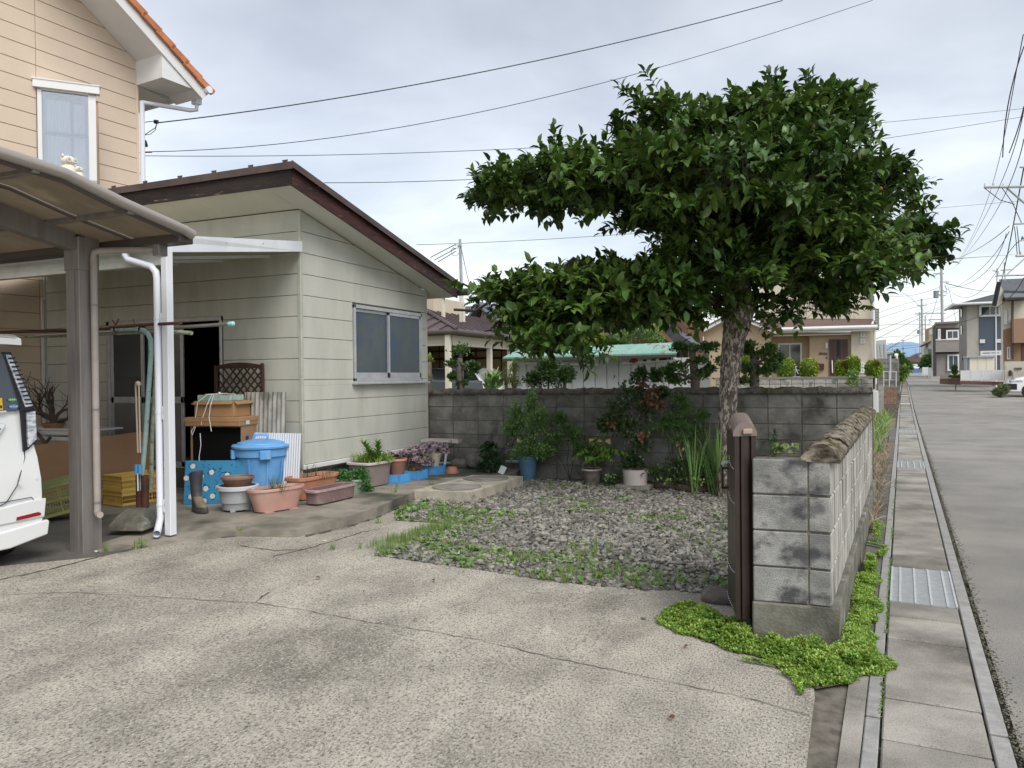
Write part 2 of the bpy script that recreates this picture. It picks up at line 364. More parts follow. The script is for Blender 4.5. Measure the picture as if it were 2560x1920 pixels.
m_pipew = M('white_pvc', (.76, .78, .86), rough=.35)
m_frost = M('frosted_glass', (.065, .085, .10), (.085, .105, .11), 2.2, 6, c3=(.035, .075, .14), sc3=1.7, f3=(.5, .7), rough=.2, spec=.35, wave=(22, .10, 'Z', 1.5))
m_bronze = M('bronze_metal', (.19, .17, .16), (.245, .225, .21), 14, 4, rough=.42, metal=.25, spec=.5, st=(1, 1, .1))
m_bronzel = M('tube_metal', (.36, .325, .295), rough=.33, metal=.25)
m_bronzed = M('dark_bronze', (.095, .078, .068), rough=.5, metal=.2)
m_piped = M('taupe_pipe', (.40, .35, .32), (.34, .30, .27), 8, rough=.5)
m_poly = M('smoked_panel', (.38, .33, .26), (.31, .27, .215), 2.4, 7, c3=(.46, .41, .33), sc3=3.5, f3=(.6, .75), rough=.35, trl=.6, st=(1, .5, 1))
m_polyt = M('terrace_panel', (.40, .37, .25), (.34, .32, .22), 3, 6, rough=.5, trl=.30)
m_pink = M('peach_siding', (.68, .555, .43), (.65, .53, .41), 2, 7, c3=(.60, .48, .38), sc3=.7, f3=(.5, .7), rough=.6, bump=.1, bsc=60)
m_pinkgap = M('peach_gap', (.50, .36, .25), rough=.8)
m_wtrim = M('white_trim', (.74, .745, .74), (.70, .705, .70), 2, 5, rough=.5)
m_tile = M('orange_tile', (.56, .21, .085), (.44, .16, .07), 6, 6, rough=.7, obr=.1, bump=.2)
m_glass = glass('window_glass', (.9, .93, .95), .32)
m_gdark = M('dark_glass', (.035, .045, .055), rough=.06, spec=.8)
m_curt = M('curtain', (.80, .83, .88), (.86, .88, .92), 6, rough=.8, st=(1, 3, .2))
m_room = M('room_dark', (.30, .32, .40), rough=.9)
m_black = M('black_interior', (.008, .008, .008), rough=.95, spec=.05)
m_card = M('cardboard', (.40, .235, .115), (.35, .205, .10), 3, 5, rough=.85, obr=.08)
m_cardd = M('brown_cardboard', (.36, .21, .115), (.31, .18, .10), 3, 5, rough=.85)
m_greenbox = M('mint_box', (.30, .48, .42), (.42, .58, .52), 26, 1, (.49, .51), rough=.6, st=(1, 1, .4))
m_string = M('white_string', (.80, .78, .76), rough=.7)
m_blue = M('blue_plastic', (.13, .36, .70), (.18, .43, .76), 4, c3=(.24, .42, .62), sc3=9, f3=(.58, .74), rough=.42, spec=.4)
m_bluec = M('bright_blue_crate', (.09, .33, .66), rough=.45)
m_bluep = M('faded_blue_pot', (.075, .155, .25), (.10, .19, .28), 6, rough=.5)
m_dbrown = M('dark_wood', (.038, .02, .015), (.07, .035, .025), 9, 8, rough=.65, bump=.3, st=(1, 1, .2))
m_gate = M('gate_metal', (.030, .019, .016), (.036, .023, .019), 10, rough=.40, spec=.45)
m_gatecap = M('gate_cap', (.19, .145, .125), rough=.5)
m_gatecap2 = M('gate_cap_plug', (.36, .265, .21), rough=.5)
m_terra = M('terracotta_plastic', (.50, .215, .13), (.44, .185, .115), 6, c3=(.36, .26, .19), sc3=7, f3=(.56, .72), rough=.55)
m_terrad = M('brown_plastic', (.235, .125, .095), (.20, .11, .085), 8, rough=.5)
m_pinkpl = M('pink_planter', (.54, .31, .255), (.48, .27, .22), 5, 7, c3=(.42, .31, .25), sc3=6, f3=(.54, .72), rough=.5)
m_mauve = M('mauve_planter', (.225, .155, .145), (.19, .13, .12), 6, c3=(.29, .24, .20), sc3=8, f3=(.56, .72), rough=.5)
m_mauver = M('mauve_rim', (.42, .30, .29), (.34, .24, .23), 20, 4, rough=.5)
m_taupe = M('taupe_planter', (.27, .225, .205), (.235, .195, .18), 5, rough=.5)
m_tauper = M('taupe_rim', (.55, .49, .45), rough=.5)
m_greyp = M('grey_plastic', (.40, .42, .43), (.34, .36, .365), 4, 6, c3=(.26, .25, .22), sc3=7, f3=(.58, .74), rough=.5)
m_greyr = M('grey_rim', (.55, .56, .60), rough=.4)
m_bowl = M('bowl_brown', (.23, .13, .095), (.20, .11, .08), 5, rough=.55)
m_chips = M('dry_chips', (.50, .42, .28), (.20, .15, .10), 60, 4, rough=.9, bump=1, bsc=70)
m_potsoil = M('pot_soil', (.06, .042, .03), (.13, .09, .06), 30, rough=.95, bump=1, bsc=40)
m_mintpot = M('mint_pot', (.33, .42, .34), (.28, .36, .29), 6, rough=.5)
m_basket = M('basket', (.42, .29, .13), (.10, .06, .03), 40, 3, (.42, .55), rough=.7, bump=1, bsc=60, st=(1, 1, 2))
m_cream = M('cream_ceramic', (.62, .56, .46), (.56, .50, .41), 6, rough=.4)
m_pattern = M('flowered_cloth', (.025, .22, .40), (.02, .19, .35), 6, rough=.6)
m_daisy = M('printed_daisy', (.74, .70, .62), rough=.6)
m_print = M('printed_leaf', (.02, .035, .14), rough=.6)
m_rubber = M('boot_rubber', (.055, .058, .064), (.085, .087, .092), 8, 6, rough=.55)
m_mud = M('dried_mud', (.27, .215, .14), (.20, .16, .105), 10, rough=.85)
m_crate_y = M('yellow_crate', (.62, .42, .105), (.54, .36, .085), 5, rough=.5, obr=.05)
m_crate_g = M('olive_crate', (.34, .36, .14), (.29, .31, .12), 5, rough=.5)
m_mint = M('mint_pole', (.36, .53, .50), (.30, .45, .42), 20, c3=(.16, .07, .03), sc3=14, f3=(.60, .68), rough=.5)
m_olivep = M('olive_pole', (.22, .26, .18), (.36, .40, .30), 20, c3=(.16, .07, .03), sc3=12, f3=(.56, .66), rough=.5)
m_polecap = M('mint_cap', (.30, .66, .60), rough=.4)
m_steel = M('steel_pole', (.34, .32, .31), rough=.3, metal=.7)
m_rust = M('rusty_iron', (.11, .04, .025), (.06, .03, .02), 10, rough=.7, bump=.3)
m_ropeb = M('braided_rope', (.50, .42, .33), rough=.8)
m_corr = M('grey_corrugated', (.27, .26, .235), (.42, .41, .37), 9, 8, c3=(.16, .155, .13), sc3=5, f3=(.5, .6), rough=.85, st=(1, 1, .5))
m_corrw = M('white_corrugated', (.70, .72, .74), rough=.45)
m_car = M('white_car_paint', (.80, .81, .80), rough=.16, spec=.5, coat=.7)
m_tyre = M('tyre', (.018, .018, .018), rough=.75, bump=.3, bsc=60)
m_blkpl = M('black_trim', (.012, .012, .016), rough=.3)
m_red = M('red_reflector', (.32, .012, .02), rough=.2)
m_lamp = M('clear_lamp', (.62, .64, .68), (.30, .32, .36), 34, 3, (.45, .55), rough=.12, spec=.8, st=(.4, .4, 1.4), metal=.3)
m_chrome = M('chrome', (.75, .76, .78), rough=.12, metal=.9)
m_yel = M('yellow_sticker', (.80, .50, .02), rough=.5)
m_stg = M('green_sticker', (.10, .33, .12), rough=.5)
m_stb = M('blue_sticker', (.13, .25, .52), rough=.5)
m_stw = M('pale_sticker', (.62, .66, .60), rough=.5)
m_bark = M('persimmon_bark', (.085, .068, .053), (.165, .138, .11), 9, 8, c3=(.44, .385, .32), sc3=24, f3=(.50, .56), rough=.95, bump=1.6, bsc=30, st=(1.3, 1.3, .55))
m_limb = M('limb_bark', (.035, .028, .022), (.085, .07, .055), 12, 6, rough=.95, bump=1, bsc=34, st=(1, 1, .5))
m_leaf = M('persimmon_leaf', (.040, .086, .013), (.10, .17, .03), .9, 4, rough=.42, spec=.36, isl=.5, trl=.18)
m_twig = M('twig', (.075, .085, .035), rough=.8)
m_deadw = M('dead_wood', (.085, .055, .042), (.14, .10, .08), 14, rough=.9, bump=.5)
def LM(name, c, isl=.3, trl=.2, rough=.5, c2=None, sc=2): return M(name, c, c2, sc, 3, rough=rough, isl=isl, trl=trl)
l_green = LM('shrub_leaf', (.15, .27, .07), c2=(.22, .36, .11), sc=4)
l_dark = LM('dark_shrub_leaf', (.045, .085, .028), c2=(.075, .12, .036), sc=5, trl=.1, rough=.4)
l_mid = LM('mid_leaf', (.085, .17, .04), c2=(.12, .22, .055), sc=4)
l_pine = LM('niwaki_needles', (.07, .14, .04), c2=(.12, .22, .055), sc=5, trl=.12)
l_lime = LM('lime_leaf', (.24, .36, .035), c2=(.33, .42, .05), sc=5)
l_sedum = LM('sedum', (.22, .37, .06), c2=(.36, .50, .10), sc=9, isl=.4, trl=.3)
l_sedumd = LM('dark_moss', (.14, .25, .04), isl=.3)  # deeper green of the moss in the gutter joint
l_grass = LM('grass_blade', (.16, .28, .06), c2=(.26, .36, .09), sc=4, isl=.35, trl=.3)
l_fern = LM('fern_leaf', (.14, .27, .04), c2=(.19, .34, .055), sc=3, isl=.25)
l_iris = LM('iris_blade', (.22, .40, .12), c2=(.30, .48, .16), sc=3, isl=.3)
l_succ = LM('echeveria', (.20, .15, .165), c2=(.30, .235, .25), sc=14, isl=.3, trl=.05, rough=.45)
l_pars = LM('parsley', (.045, .16, .035), c2=(.07, .21, .05), sc=20)
l_lily = LM('lily_leaf', (.13, .26, .05), isl=.2)
l_herb = LM('herb_leaf', (.28, .40, .10), isl=.25)
l_onion = LM('onion_blade', (.09, .15, .06), isl=.3)
l_dry = LM('dry_leaf', (.20, .105, .06), isl=.4, c2=(.15, .075, .04), sc=6)
l_straw = LM('straw', (.40, .33, .23), isl=.3, c2=(.29, .23, .15), sc=5)
m_stone = M('field_stone', (.12, .11, .095), (.20, .185, .16), 8, 7, rough=.9, bump=.6, bsc=30)
m_gravel = M('slate_gravel', (.155, .15, .130), (.26, .25, .215), 5, 5, c3=(.26, .225, .18), sc3=16, f3=(.58, .68), rough=.85, isl=.6)
m_peb = M('pale_stone', (.58, .54, .42), rough=.8, bump=.4)
# ================================================================ the ground
def street(y, o=0.): return .065*y-.09+o        # left edge of the gutter at depth y
ys = [-14, 8, 18, 22, 26, 30, 35, 40, 45, 60, 90, 130, 200, 400, 900]
E_ = 900.
sheet('ground', [(-E_, -40), (E_, -40), (E_, 900), (-E_, 900)], -.05, m_lot, ycuts=[19, 23, 27, 31, 36, 41, 45])
sheet('road', [(street(-12, .5), -12), (street(60, .5), 60), (street(95, .5)-.2, 95), (street(125, .5)-1, 125), (26, 125), (9.5, 62), (10, 55), (40, 51), (60, 20), (60, -12)], .0, m_asph, ycuts=[19, 23, 27, 31, 36, 41, 45])
def gp(x, y, dz=0): p = GH(x, y, dz); return (p[0], p[1])
edge_back = [gp(250, 1392), gp(430, 1352), (-4.78, 5.36), (-4.50, 5.64), (-4.46, 6.4), (-4.55, 7.2)]
up = [(-4.3, 6.93), (-4.05, 6.50), (-3.62, 6.60), (-3.49, 6.60), (-3.50, 6.0), (-3.53, 5.45), gp(935, 1388), gp(1030, 1402), gp(1100, 1411), gp(1230, 1430), gp(1400, 1457), gp(1560, 1470), gp(1700, 1478), gp(1800, 1488), (-.70, 5.2), (-.45, 4.9), (-.2, 4.4), (.005, 4.03)]
drive = [(-14, -9), (-.40, -9)]+[gp(2015, 1920), gp(2040, 1739)]
sheet('driveway', [(-13, -8), (-.42, -8), (-.135, 3.11), (-.125, 3.83), (-.14, 4.06), (-.30, 4.40), (-.5, 4.7)]+up[::-1][3:]+[(-4.55, 6.95)]+edge_back[::-1][1:]+[(-6.2, 3.0), (-13, 2.8)], .0, m_drive, thick=.15)
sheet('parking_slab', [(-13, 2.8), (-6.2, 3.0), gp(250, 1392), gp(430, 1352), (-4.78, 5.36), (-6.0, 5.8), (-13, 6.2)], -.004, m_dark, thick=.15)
# joint between the slabs and the long crack, as narrow sunken ribbons
def ribbon(name, pts, w, mat, dz, parent=None, seed=1, jag=.01, zf=None):
    q = random.Random(seed); P = []
    for i in range(len(pts)-1):
        a, b = Vector(pts[i]), Vector(pts[i+1]); k = max(2, int((b-a).length/.05))
        for j in range(k): P.append(a.lerp(b, j/k)+Vector((q.uniform(-jag, jag), q.uniform(-jag, jag))))
    P.append(Vector(pts[-1])); mb = MB(); rows = []
    for i, p in enumerate(P):
        t = (P[min(i+1, len(P)-1)]-P[max(i-1, 0)]); t.normalize(); nn = Vector((-t.y, t.x)); ww = w*q.uniform(.3, 1.3)
        rows.append([(p.x+nn.x*ww*s, p.y+nn.y*ww*s, (zf or hz)(p.x, p.y)+dz) for s in (-.5, .5)])
    mb.grid(rows); return ob(name, mb, mat, parent, kind='structure' if parent is None else None)
m_crack = M('crack_dirt', (.07, .062, .05), (.12, .105, .08), 30, rough=1)
for i, L_ in enumerate([[(0, 1488), (180, 1482), (420, 1495), (560, 1505), (640, 1507), (760, 1527), (900, 1553), (1050, 1575), (1200, 1601), (1330, 1633), (1500, 1670), (1650, 1700), (1860, 1745), (2020, 1790)],
                        [(640, 1507), (655, 1492), (672, 1482)], [(680, 1392), (760, 1374), (840, 1352), (905, 1330), (950, 1322)], [(600, 1365), (690, 1377), (760, 1374)]]):
    ribbon('crack', [gp(*p) for p in L_], .006 if i == 0 else .012, m_crack, .004, seed=i)
ribbon('slab_joint', [gp(*p) for p in ((0, 1450), (120, 1425), (250, 1392), (430, 1352), (640, 1338), (746, 1330))], .02, m_crack, .004, seed=9)
# raised apron in front of the shed
def za(x, y): return .2
apron = [gp(250, 1380), (-4.93, 5.22), (-4.42, 5.45), (-4.31, 6.0), (-4.33, 6.6), (-4.46, 7.3), (-4.52, 7.72), (-4.50, 9.1), (-4.1, 9.3), (-4.15, 10.1), (-5.7, 10.1), (-5.7, 7.1), (-9.9, 7.1), (-10.5, 4.6)]
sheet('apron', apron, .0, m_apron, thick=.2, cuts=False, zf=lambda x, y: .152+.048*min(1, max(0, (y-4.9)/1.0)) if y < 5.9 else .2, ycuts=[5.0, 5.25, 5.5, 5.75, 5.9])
ribbon('dark_edge', [(-4.36, 5.52), (-4.27, 6.0), (-4.29, 6.6), (-4.42, 7.3), (-4.5, 7.6)], .03, m_crack, .012, seed=4)  # dark ribbon along the foot of the apron edge
# strips at the street side of the driveway
sheet('mortar_strip', [(-.135, 2.2), (-.03, 2.2), (-.027, 3.155), (.019, 4.014), (-.02, 4.3), (-.3, 4.42), (-.14, 4.06), (-.125, 3.83), (-.135, 3.11)], -.012, m_mortar, thick=.1, cuts=False)
sheet('rough_strip', [(-.035, 2.2), (street(2.2, -.068), 2.2), (street(4.45, -.068), 4.45), (.04, 4.4), (.019, 4.0), (-.027, 3.155)], .0, m_slab, thick=.1, cuts=False)
# soil strip between the wall and the gutter, and further on
sheet('planting_strip', [(.0, 4.3), (street(4.3, -.20), 4.3), (street(10.4, -.20), 10.4), (street(10.4, -.6), 10.4), (street(4.3, -.5), 4.3)], -.01, m_soil, cuts=False)
sheet('verge_strip', [(street(4.4, -.20), 4.4), (street(4.4, -.068), 4.4), (street(23, -.068), 23), (street(23, -.20), 23)], -.004, m_dark, thick=.08, cuts=False, ycuts=[19])
gravel_poly = [(-4.3, 6.93), (-4.05, 6.50), (-3.62, 6.62), (-3.48, 6.62), (-3.49, 6.0), (-3.52, 5.45)]+up[6:14]+[(-.5, 4.9), (-.1, 4.7), (.3, 10.1), (-4.2, 10.0), (-4.2, 9.2), (-3.8, 9.2), (-3.83, 7.76), (-4.5, 7.7), (-4.4, 7.3)]
sheet('gravel_bed', gravel_poly, -.005, m_grey)
# ---------------------------------------------------------------- gutter: covers, kerbs, gratings
gut = thing('street_gutter', 'line of grey concrete gutter covers along the left edge of the road', 'gutter', (street(3), 3, 0))
gut['kind'] = 'structure'; del gut['category']
mb = MB()
_rows = []
for y in list(np.arange(1.6, 70, 1.2)): _rows.append([(street(y, -.07), y, rise(y)-.10), (street(y, .50), y, rise(y)-.10)])
mb.grid([r[::-1] for r in _rows]); ob('gutter_bed', mb, m_crack, gut)
sl_me = MB(); sl_me.cbx(0, .390, 0, .434, -.06, 0, .007)
slab_mesh = None
gy = [5.62+8*i for i in range(8)]
th = -math.atan(.065)
y = 1.24; k = 0
def in_grate(y): return any(a-.2 < y < a+.97 for a in gy)
while y < 62:
    g_ = [a for a in gy if abs(a-y) < .3]
    if g_: y = g_[0]+1.03; continue
    if slab_mesh is None:
        s_ = ob('slab', sl_me, m_slab, gut, world=False); slab_mesh = s_.data
    else: s_ = inst('slab', slab_mesh, gut)
    sk = (y > 8 and y < 45); s_.location = (street(y)+.004-gut.location.x, y-3, rise(y)+random.uniform(-.003, .003)); s_.rotation_euler = (0, random.uniform(-.004, .004), th+random.uniform(-.004, .004))
    y += .452
    nxt = [a for a in gy if 0 < a-y < .42]
    if nxt:
        s_ = inst('slab', slab_mesh, gut, sc=(1, max(.1, (nxt[0]-y-.012)/.442), 1)); s_.location = (street(y)+.004-gut.location.x, y-3, rise(y)); s_.rotation_euler = (0, 0, th); y = nxt[0]+1.03
kme = {}
for side, o_, w_ in (('edge_stone', -.064, .058), ('kerb', .403, .068)):
    y = 1.7
    while y < 62:
        L_ = 1.98
        if side not in kme:
            q = MB(); q.cbx(0, w_, 0, L_, -.08, .004, .005); s_ = ob(side, q, m_kerb, gut, world=False); kme[side] = s_.data
        else: s_ = inst(side, kme[side], gut)
        s_.location = (street(y, o_)-gut.location.x, y-3, (rise(y)+rise(y+2))/2+random.uniform(-.002, .002)); s_.rotation_euler = (math.atan((rise(y+2)-rise(y))/2), 0, th); y += 2.0
m_galv = M('galvanised_steel', (.60, .62, .62), (.50, .52, .52), 20, rough=.4, metal=.3)
bar = MB(); bar.bx(.004, .386, -.004, .004, -.03, 0.0); rib = MB(); rib.bx(-.006, .006, .0, 1.0, -.03, .004)
barm = ribm = None
for gi, a in enumerate(gy):
    gr = thing('gutter_grating', ['galvanised gutter grating nearest the camera, beside the block wall', 'second gutter grating from the front, past the block wall end', 'third gutter grating from the front in the gutter line', 'fourth gutter grating from the front in the gutter line', 'fifth gutter grating along the gutter', 'sixth gutter grating along the gutter', 'seventh gutter grating along the gutter', 'farthest gutter grating along the gutter'][gi], 'grating', (street(a)+.006, a, rise(a)+.002), th, 'steel gratings set in the gutter')
    n = 40 if gi == 0 else 16
    if gi < 4:
        for j in range(n):
            yy = .008+j*(.984/(n-1))
            if barm is None: o_ = ob('bar', bar, m_galv, gr, world=False); barm = o_.data; o_.location = (0, yy, 0)
            else: inst('bar', barm, gr, (0, yy, 0))
        for xx in (.006, .06, .152, .244, .336, .386):
            if ribm is None: o_ = ob('cross_bar', rib, m_galv, gr, world=False); ribm = o_.data; o_.location = (xx, 0, 0)
            else: inst('cross_bar', ribm, gr, (xx, 0, 0))
    else:
        q = MB(); q.bx(0, .39, 0, 1, -.03, 0); ob('plate', q, m_galv, gr, world=False)
# painted lines on the asphalt
m_paint = M('road_paint', (.60, .59, .56), (.40, .39, .37), 8, 6, (.45, .6), rough=.8)
def line(px0, px1, y_, wpx):
    a, b = GH(px0, y_), GH(px1, y_); w = .12; return [(a[0], a[1]), (b[0], b[1]), (b[0]+.02, b[1]+w), (a[0]+.02, a[1]+w)]
for x0, x1, yy in ((2291, 2328, 1003), (2438, 2462, 982), (2414, 2432, 974.5), (2270, 2330, 963)):
    sheet('road_line', line(x0, x1, yy, 2), .005, m_paint, cuts=False)
# pale concrete edge curving along the far right side of the road
c_ = [GH(*p) for p in ((2305, 948), (2330, 953), (2354, 960), (2400, 963), (2433, 966.5), (2462, 973), (2486, 980))]
mb = MB(); mb.grid([[(p[0]+1.3*t, p[1]+1.6*t, hz(p[0], p[1])+.01) for t in (1, 0)] for p in c_]); ob('kerb_strip', mb, m_slab, kind='structure')
# ================================================================ block walls
def place(o, x, y, z, rz): o.location = (x, y, z); o.rotation_euler = (0, 0, rz)
def coping_mesh(L_, w, hgt, seed, lens=True, amp=.012):
    q = random.Random(seed); n = max(4, int(L_/.035)); m = 12; ph = q.uniform(0, 6); rows = []
    for i in range(n+1):
        t = i/n; row = []
        for j in range(m+1):
            s = j/m*2-1; a = abs(s)
            if lens: zz = hgt*(1-a**2.2)*.85
            else: zz = hgt*(1-max(0, a-.72)/.28*.5)
            wob = amp*(math.sin(t*L_*17+ph+s*2)+math.sin(t*L_*41+ph*2+s*5)*.6)+q.uniform(-amp, amp)*.6
            row.append((t*L_, s*w/2*(1+wob*2.5), max(0.002, zz+wob)))
        row += [(t*L_, w/2*.98, -.03+q.uniform(-.006, .006)), (t*L_, -w/2*.98, -.03+q.uniform(-.006, .006))]
        rows.append(row)
    mb = MB(); mb.grid(rows); k = m+3
    mb.f += [(i*k+k-1, i*k, (i+1)*k, (i+1)*k+k-1) for i in range(n)]; mb.f += [tuple(range(k)), tuple(range(n*k, n*k+k))[::-1]]
    mb.mi = [0]*len(mb.f)
    return mb
WX, WY, WA = -5.5558, 10.0457, 0.02654     # left end, angle of the rear wall
def wl(i): return WX-.1+.4*i*math.cos(WA), WY+.4*i*math.sin(WA)
rw = thing('block_wall', 'long weathered grey block wall with mossy coping behind the gravel bed and the tree', 'wall', (WX, WY, 0))
bm_ = MB(); bm_.cbx(.004, .394, 0, .12, .004, .195, .006); bme = None
def openblock():
    q = MB(); q.bx(.004, .394, .01, .11, .004, .03); q.bx(.004, .394, .01, .11, .168, .195); q.bx(.004, .035, .01, .11, .03, .168); q.bx(.363, .394, .01, .11, .03, .168)
    def arc(cx, cz, r, a0, a1, t=.026, n=9):
        for i in range(n):
            u, v = a0+(a1-a0)*i/n, a0+(a1-a0)*(i+1)/n
            P = [(cx+math.cos(w)*rr, .015, cz+math.sin(w)*rr) for w, rr in ((u, r-t), (v, r-t), (v, r), (u, r))]
            P = [(min(.366, max(.032, p[0])), p[1], min(.17, max(.028, p[2]))) for p in P]; q.prism(P, (0, .09, 0))
    arc(.117, .03, .082, 0, math.pi); arc(.281, .03, .082, 0, math.pi); arc(.199, .105, .085, math.radians(20), math.radians(160)); arc(.03, .11, .1, math.radians(-50), math.radians(5)); arc(.37, .11, .1, math.radians(175), math.radians(230))
    return q
open_me = None; ob_i = (2, 5, 8, 11)
for r_ in range(6):
    for i in range(15):
        x, y = WX+.4*(i-.75+.5)*math.cos(WA), WY+.4*(i-.75+.5)*math.sin(WA)
        x, y = -5.25581+.4*(i-1)*math.cos(WA), 10.05369+.4*(i-1)*math.sin(WA)
        z = 1.275-.2*(r_+1)
        if r_ == 3 and i-1 in ob_i:
            if open_me is None: o_ = ob('openwork_block', openblock(), m_block, rw, world=False); open_me = o_.data
            else: o_ = inst('openwork_block', open_me, rw)
        else:
            if bme is None: o_ = ob('block', bm_, m_block, rw, world=False); bme = o_.data
            else: o_ = inst('block', bme, rw)
        place(o_, x-WX, y-WY+random.uniform(-.0015, .0015), z, WA)
mo = MB(); ux, uy = math.cos(WA), math.sin(WA)
def wp(i, d=0): return (-5.25581+.4*(i-1)*ux-d*uy, 10.05369+.4*(i-1)*uy+d*ux)
# the joints: thin recessed bars between the blocks
for k in range(7):
    z = 1.275-.2*k; a, b = wp(0, .006), wp(15, .006); c2_, d2_ = wp(15, .114), wp(0, .114)
    mo.prism([(*a, z-.006), (*b, z-.006), (*c2_, z-.006), (*d2_, z-.006)], (0, 0, .012))
for i in range(16):
    a, b = wp(i-.012, .006), wp(i+.012, .006); c2_, d2_ = wp(i+.012, .114), wp(i-.012, .114)
    mo.prism([(*a, .07), (*b, .07), (*c2_, .07), (*d2_, .07)], (0, 0, 1.2))
ob('mortar', mo, m_mortar, rw)
fo = MB(); a, b, c2_, d2_ = wp(-.3, -.03), wp(15.0, -.03), wp(15.0, .15), wp(-.3, .15); fo.prism([(*a, -.2), (*b, -.2), (*c2_, -.2), (*d2_, -.2)], (0, 0, .272)); ob('footing', fo, m_foot, rw)
for i in range(10):
    x, y = wp(i*1.5, .06); o_ = ob('coping', coping_mesh(.597, .185, .062, 50+i, lens=True, amp=.010), m_cope, rw, world=False, smooth='all'); place(o_, x-WX, y-WY, 1.283, WA)
# side wall along the street
SX, SY = -.055, 4.485; sa_ = math.pi/2-math.atan(.069)
sw = thing('block_wall', 'low block wall along the street with a rough lichened coping, streaked pale', 'wall', (SX, SY, 0), sa_)
bl2 = MB(); bl2.cbx(.005, .393, 0, .12, .004, .197, .007); b2m = None
for r_ in range(4):
    for i in range(14):
        if b2m is None: o_ = ob('block', bl2, m_blkside, sw, world=False); b2m = o_.data
        else: o_ = inst('block', b2m, sw)
        o_.location = (.4*i, random.uniform(-.001, .001), .235+.2*r_)
        if i == 0:
            pass
fb = MB(); fb.cbx(-.006, .004, .006, .114, .006, .194, .004); fbm = None
for r_ in range(4):
    if fbm is None: o_ = ob('end_face', fb, m_blkfront, sw, world=False); fbm = o_.data
    else: o_ = inst('end_face', fbm, sw)
    o_.location = (0, 0, .235+.2*r_)
mo = MB()
for k in range(5): mo.bx(.006, 5.58, .007, .113, .229+.2*k, .243+.2*k)
for i in range(1, 14): mo.bx(.4*i-.006, .4*i+.006, .006, .114, .23, 1.03)
ob('mortar', mo, m_mortar, sw, world=False)
fo = MB(); q = random.Random(3)
P = []
for i in range(40):
    t = -.02+i*5.66/39; j = q.uniform(-.006, .006)
    P.append([(t, -.032+j, -.15), (t, -.032+j*.6, .222+j), (t, -.026+j, .234), (t, .13, .235), (t, .13, -.15)])
fo.grid(P); fo.f += [(0, 1, 2, 3, 4), (195, 196, 197, 198, 199)[::-1]]; fo.mi = [0]*len(fo.f); ob('footing', fo, m_foot, sw, world=False)
L_ = 5.62; i = 0; x = -.01
for i in range(9):
    o_ = ob('coping', coping_mesh(.62, .20, .072, 80+i, lens=True, amp=.011), m_cope2, sw, world=False, smooth='all'); o_.location = (x, .055, 1.047); x += .625
# short return of the wall beside the gate
rt = thing('block_wall', 'short end of block wall with stained face between the gate and the street', 'wall', (-.46, 4.462, 0), math.atan2(.025, .39))
rb_ = MB(); rb_.cbx(.0, .285, 0, .11, .004, .196, .006); rbm = None
for r_ in range(4):
    if rbm is None: o_ = ob('block', rb_, m_blkfront, rt, world=False); rbm = o_.data
    else: o_ = inst('block', rbm, rt)
    o_.location = (0, random.uniform(-.002, .002), .235+.2*r_)
mo = MB(); mo.bx(.004, .30, .012, .11, .23, 1.032); ob('mortar', mo, m_mortar, rt, world=False)
fo = MB(); fo.cbx(-.006, .438, -.012, .13, -.15, .236, .008); ob('footing', fo, m_foot, rt, world=False)
# ================================================================ shed
SHX, SHY = -5.605, 7.05
shed = thing('shed', 'sage green sided shed with a brown edged lean roof and an aluminium window', 'shed', (SHX, SHY, .2))
def soff(y): return 3.415-.224*(y-7.05)
ZL = [2.938+.24*k-.24*i for k in (0,) for i in range(-1, 11)]      # joints between siding boards
zb, yf = .533, 9.915
core = MB()
core.prism([(SHX-.02, 7.07, .45), (SHX-.02, yf-.02, .45), (SHX-.02, yf-.02, soff(yf)), (SHX-.02, 7.07, soff(7.07))], (-.06, 0, 0))
for x0, x1, z0, z1 in ((-9.84, -8.68, .2, 3.41), (-6.765, -5.63, .2, 3.41), (-8.68, -6.765, 2.27, 3.41)): core.bx(x0, x1, 7.07, 7.13, z0, z1)
ob('wall_core', core, m_sagedark, shed)
base = MB(); base.bx(-9.84, -5.66, 7.10, 9.86, .1, .47); base.bx(-8.6, -6.8, 7.0, 7.15, .1, .44); ob('foundation', base, m_dark, shed)
wy0, wy1, wz0, wz1 = 8.062, 9.735, 1.475, 2.435
def vboard(y0, y1, z0, z1, shape=None):
    poly = [(y0, z0), (y1, z0), (y1, z1), (y0, z1)]; poly = clip(poly, .224, 1, 3.415+.224*7.05)
    if len(poly) < 3: return
    mb = MB(); mb.prism([(SHX-.018, p[0], p[1]) for p in poly], (.018, 0, 0)); ob('siding_board', mb, m_sage, shed, bev=.003)
zz = [3.42]+[z for z in [3.178, 2.938, 2.698, 2.458, 2.218, 1.978, 1.738, 1.498, 1.258, 1.018, .778, .533]]
for i in range(len(zz)-1):
    z1, z0 = zz[i]-.003, zz[i+1]+.003
    if z0 >= wz1-.03 or z1 <= 1.45: vboard(7.06, 9.90, z0, z1)
    elif z0 < 1.42: vboard(7.06, 9.90, z0, 1.43); vboard(7.06, wy0-.012, 1.43, z1); vboard(wy1+.012, 9.90, 1.43, z1)
    else: vboard(7.06, wy0-.012, z0, z1); vboard(wy1+.012, 9.90, z0, z1)
def hboard(x0, x1, z0, z1):
    mb = MB(); mb.bx(x0, x1, 7.05, 7.068, z0, z1); ob('siding_board', mb, m_sage, shed, bev=.003)
for i in range(len(zz)-1):
    z1, z0 = zz[i]-.003, zz[i+1]+.003
    if z0 > 2.26: hboard(-9.82, -5.615, z0, z1)
    else:
        hboard(-9.82, -8.70, z0, min(z1, 3.4)); hboard(-6.745, -5.615, z0, z1)
hboard(-9.82, -8.70, .21, .527); hboard(-6.745, -5.615, .21, .527)
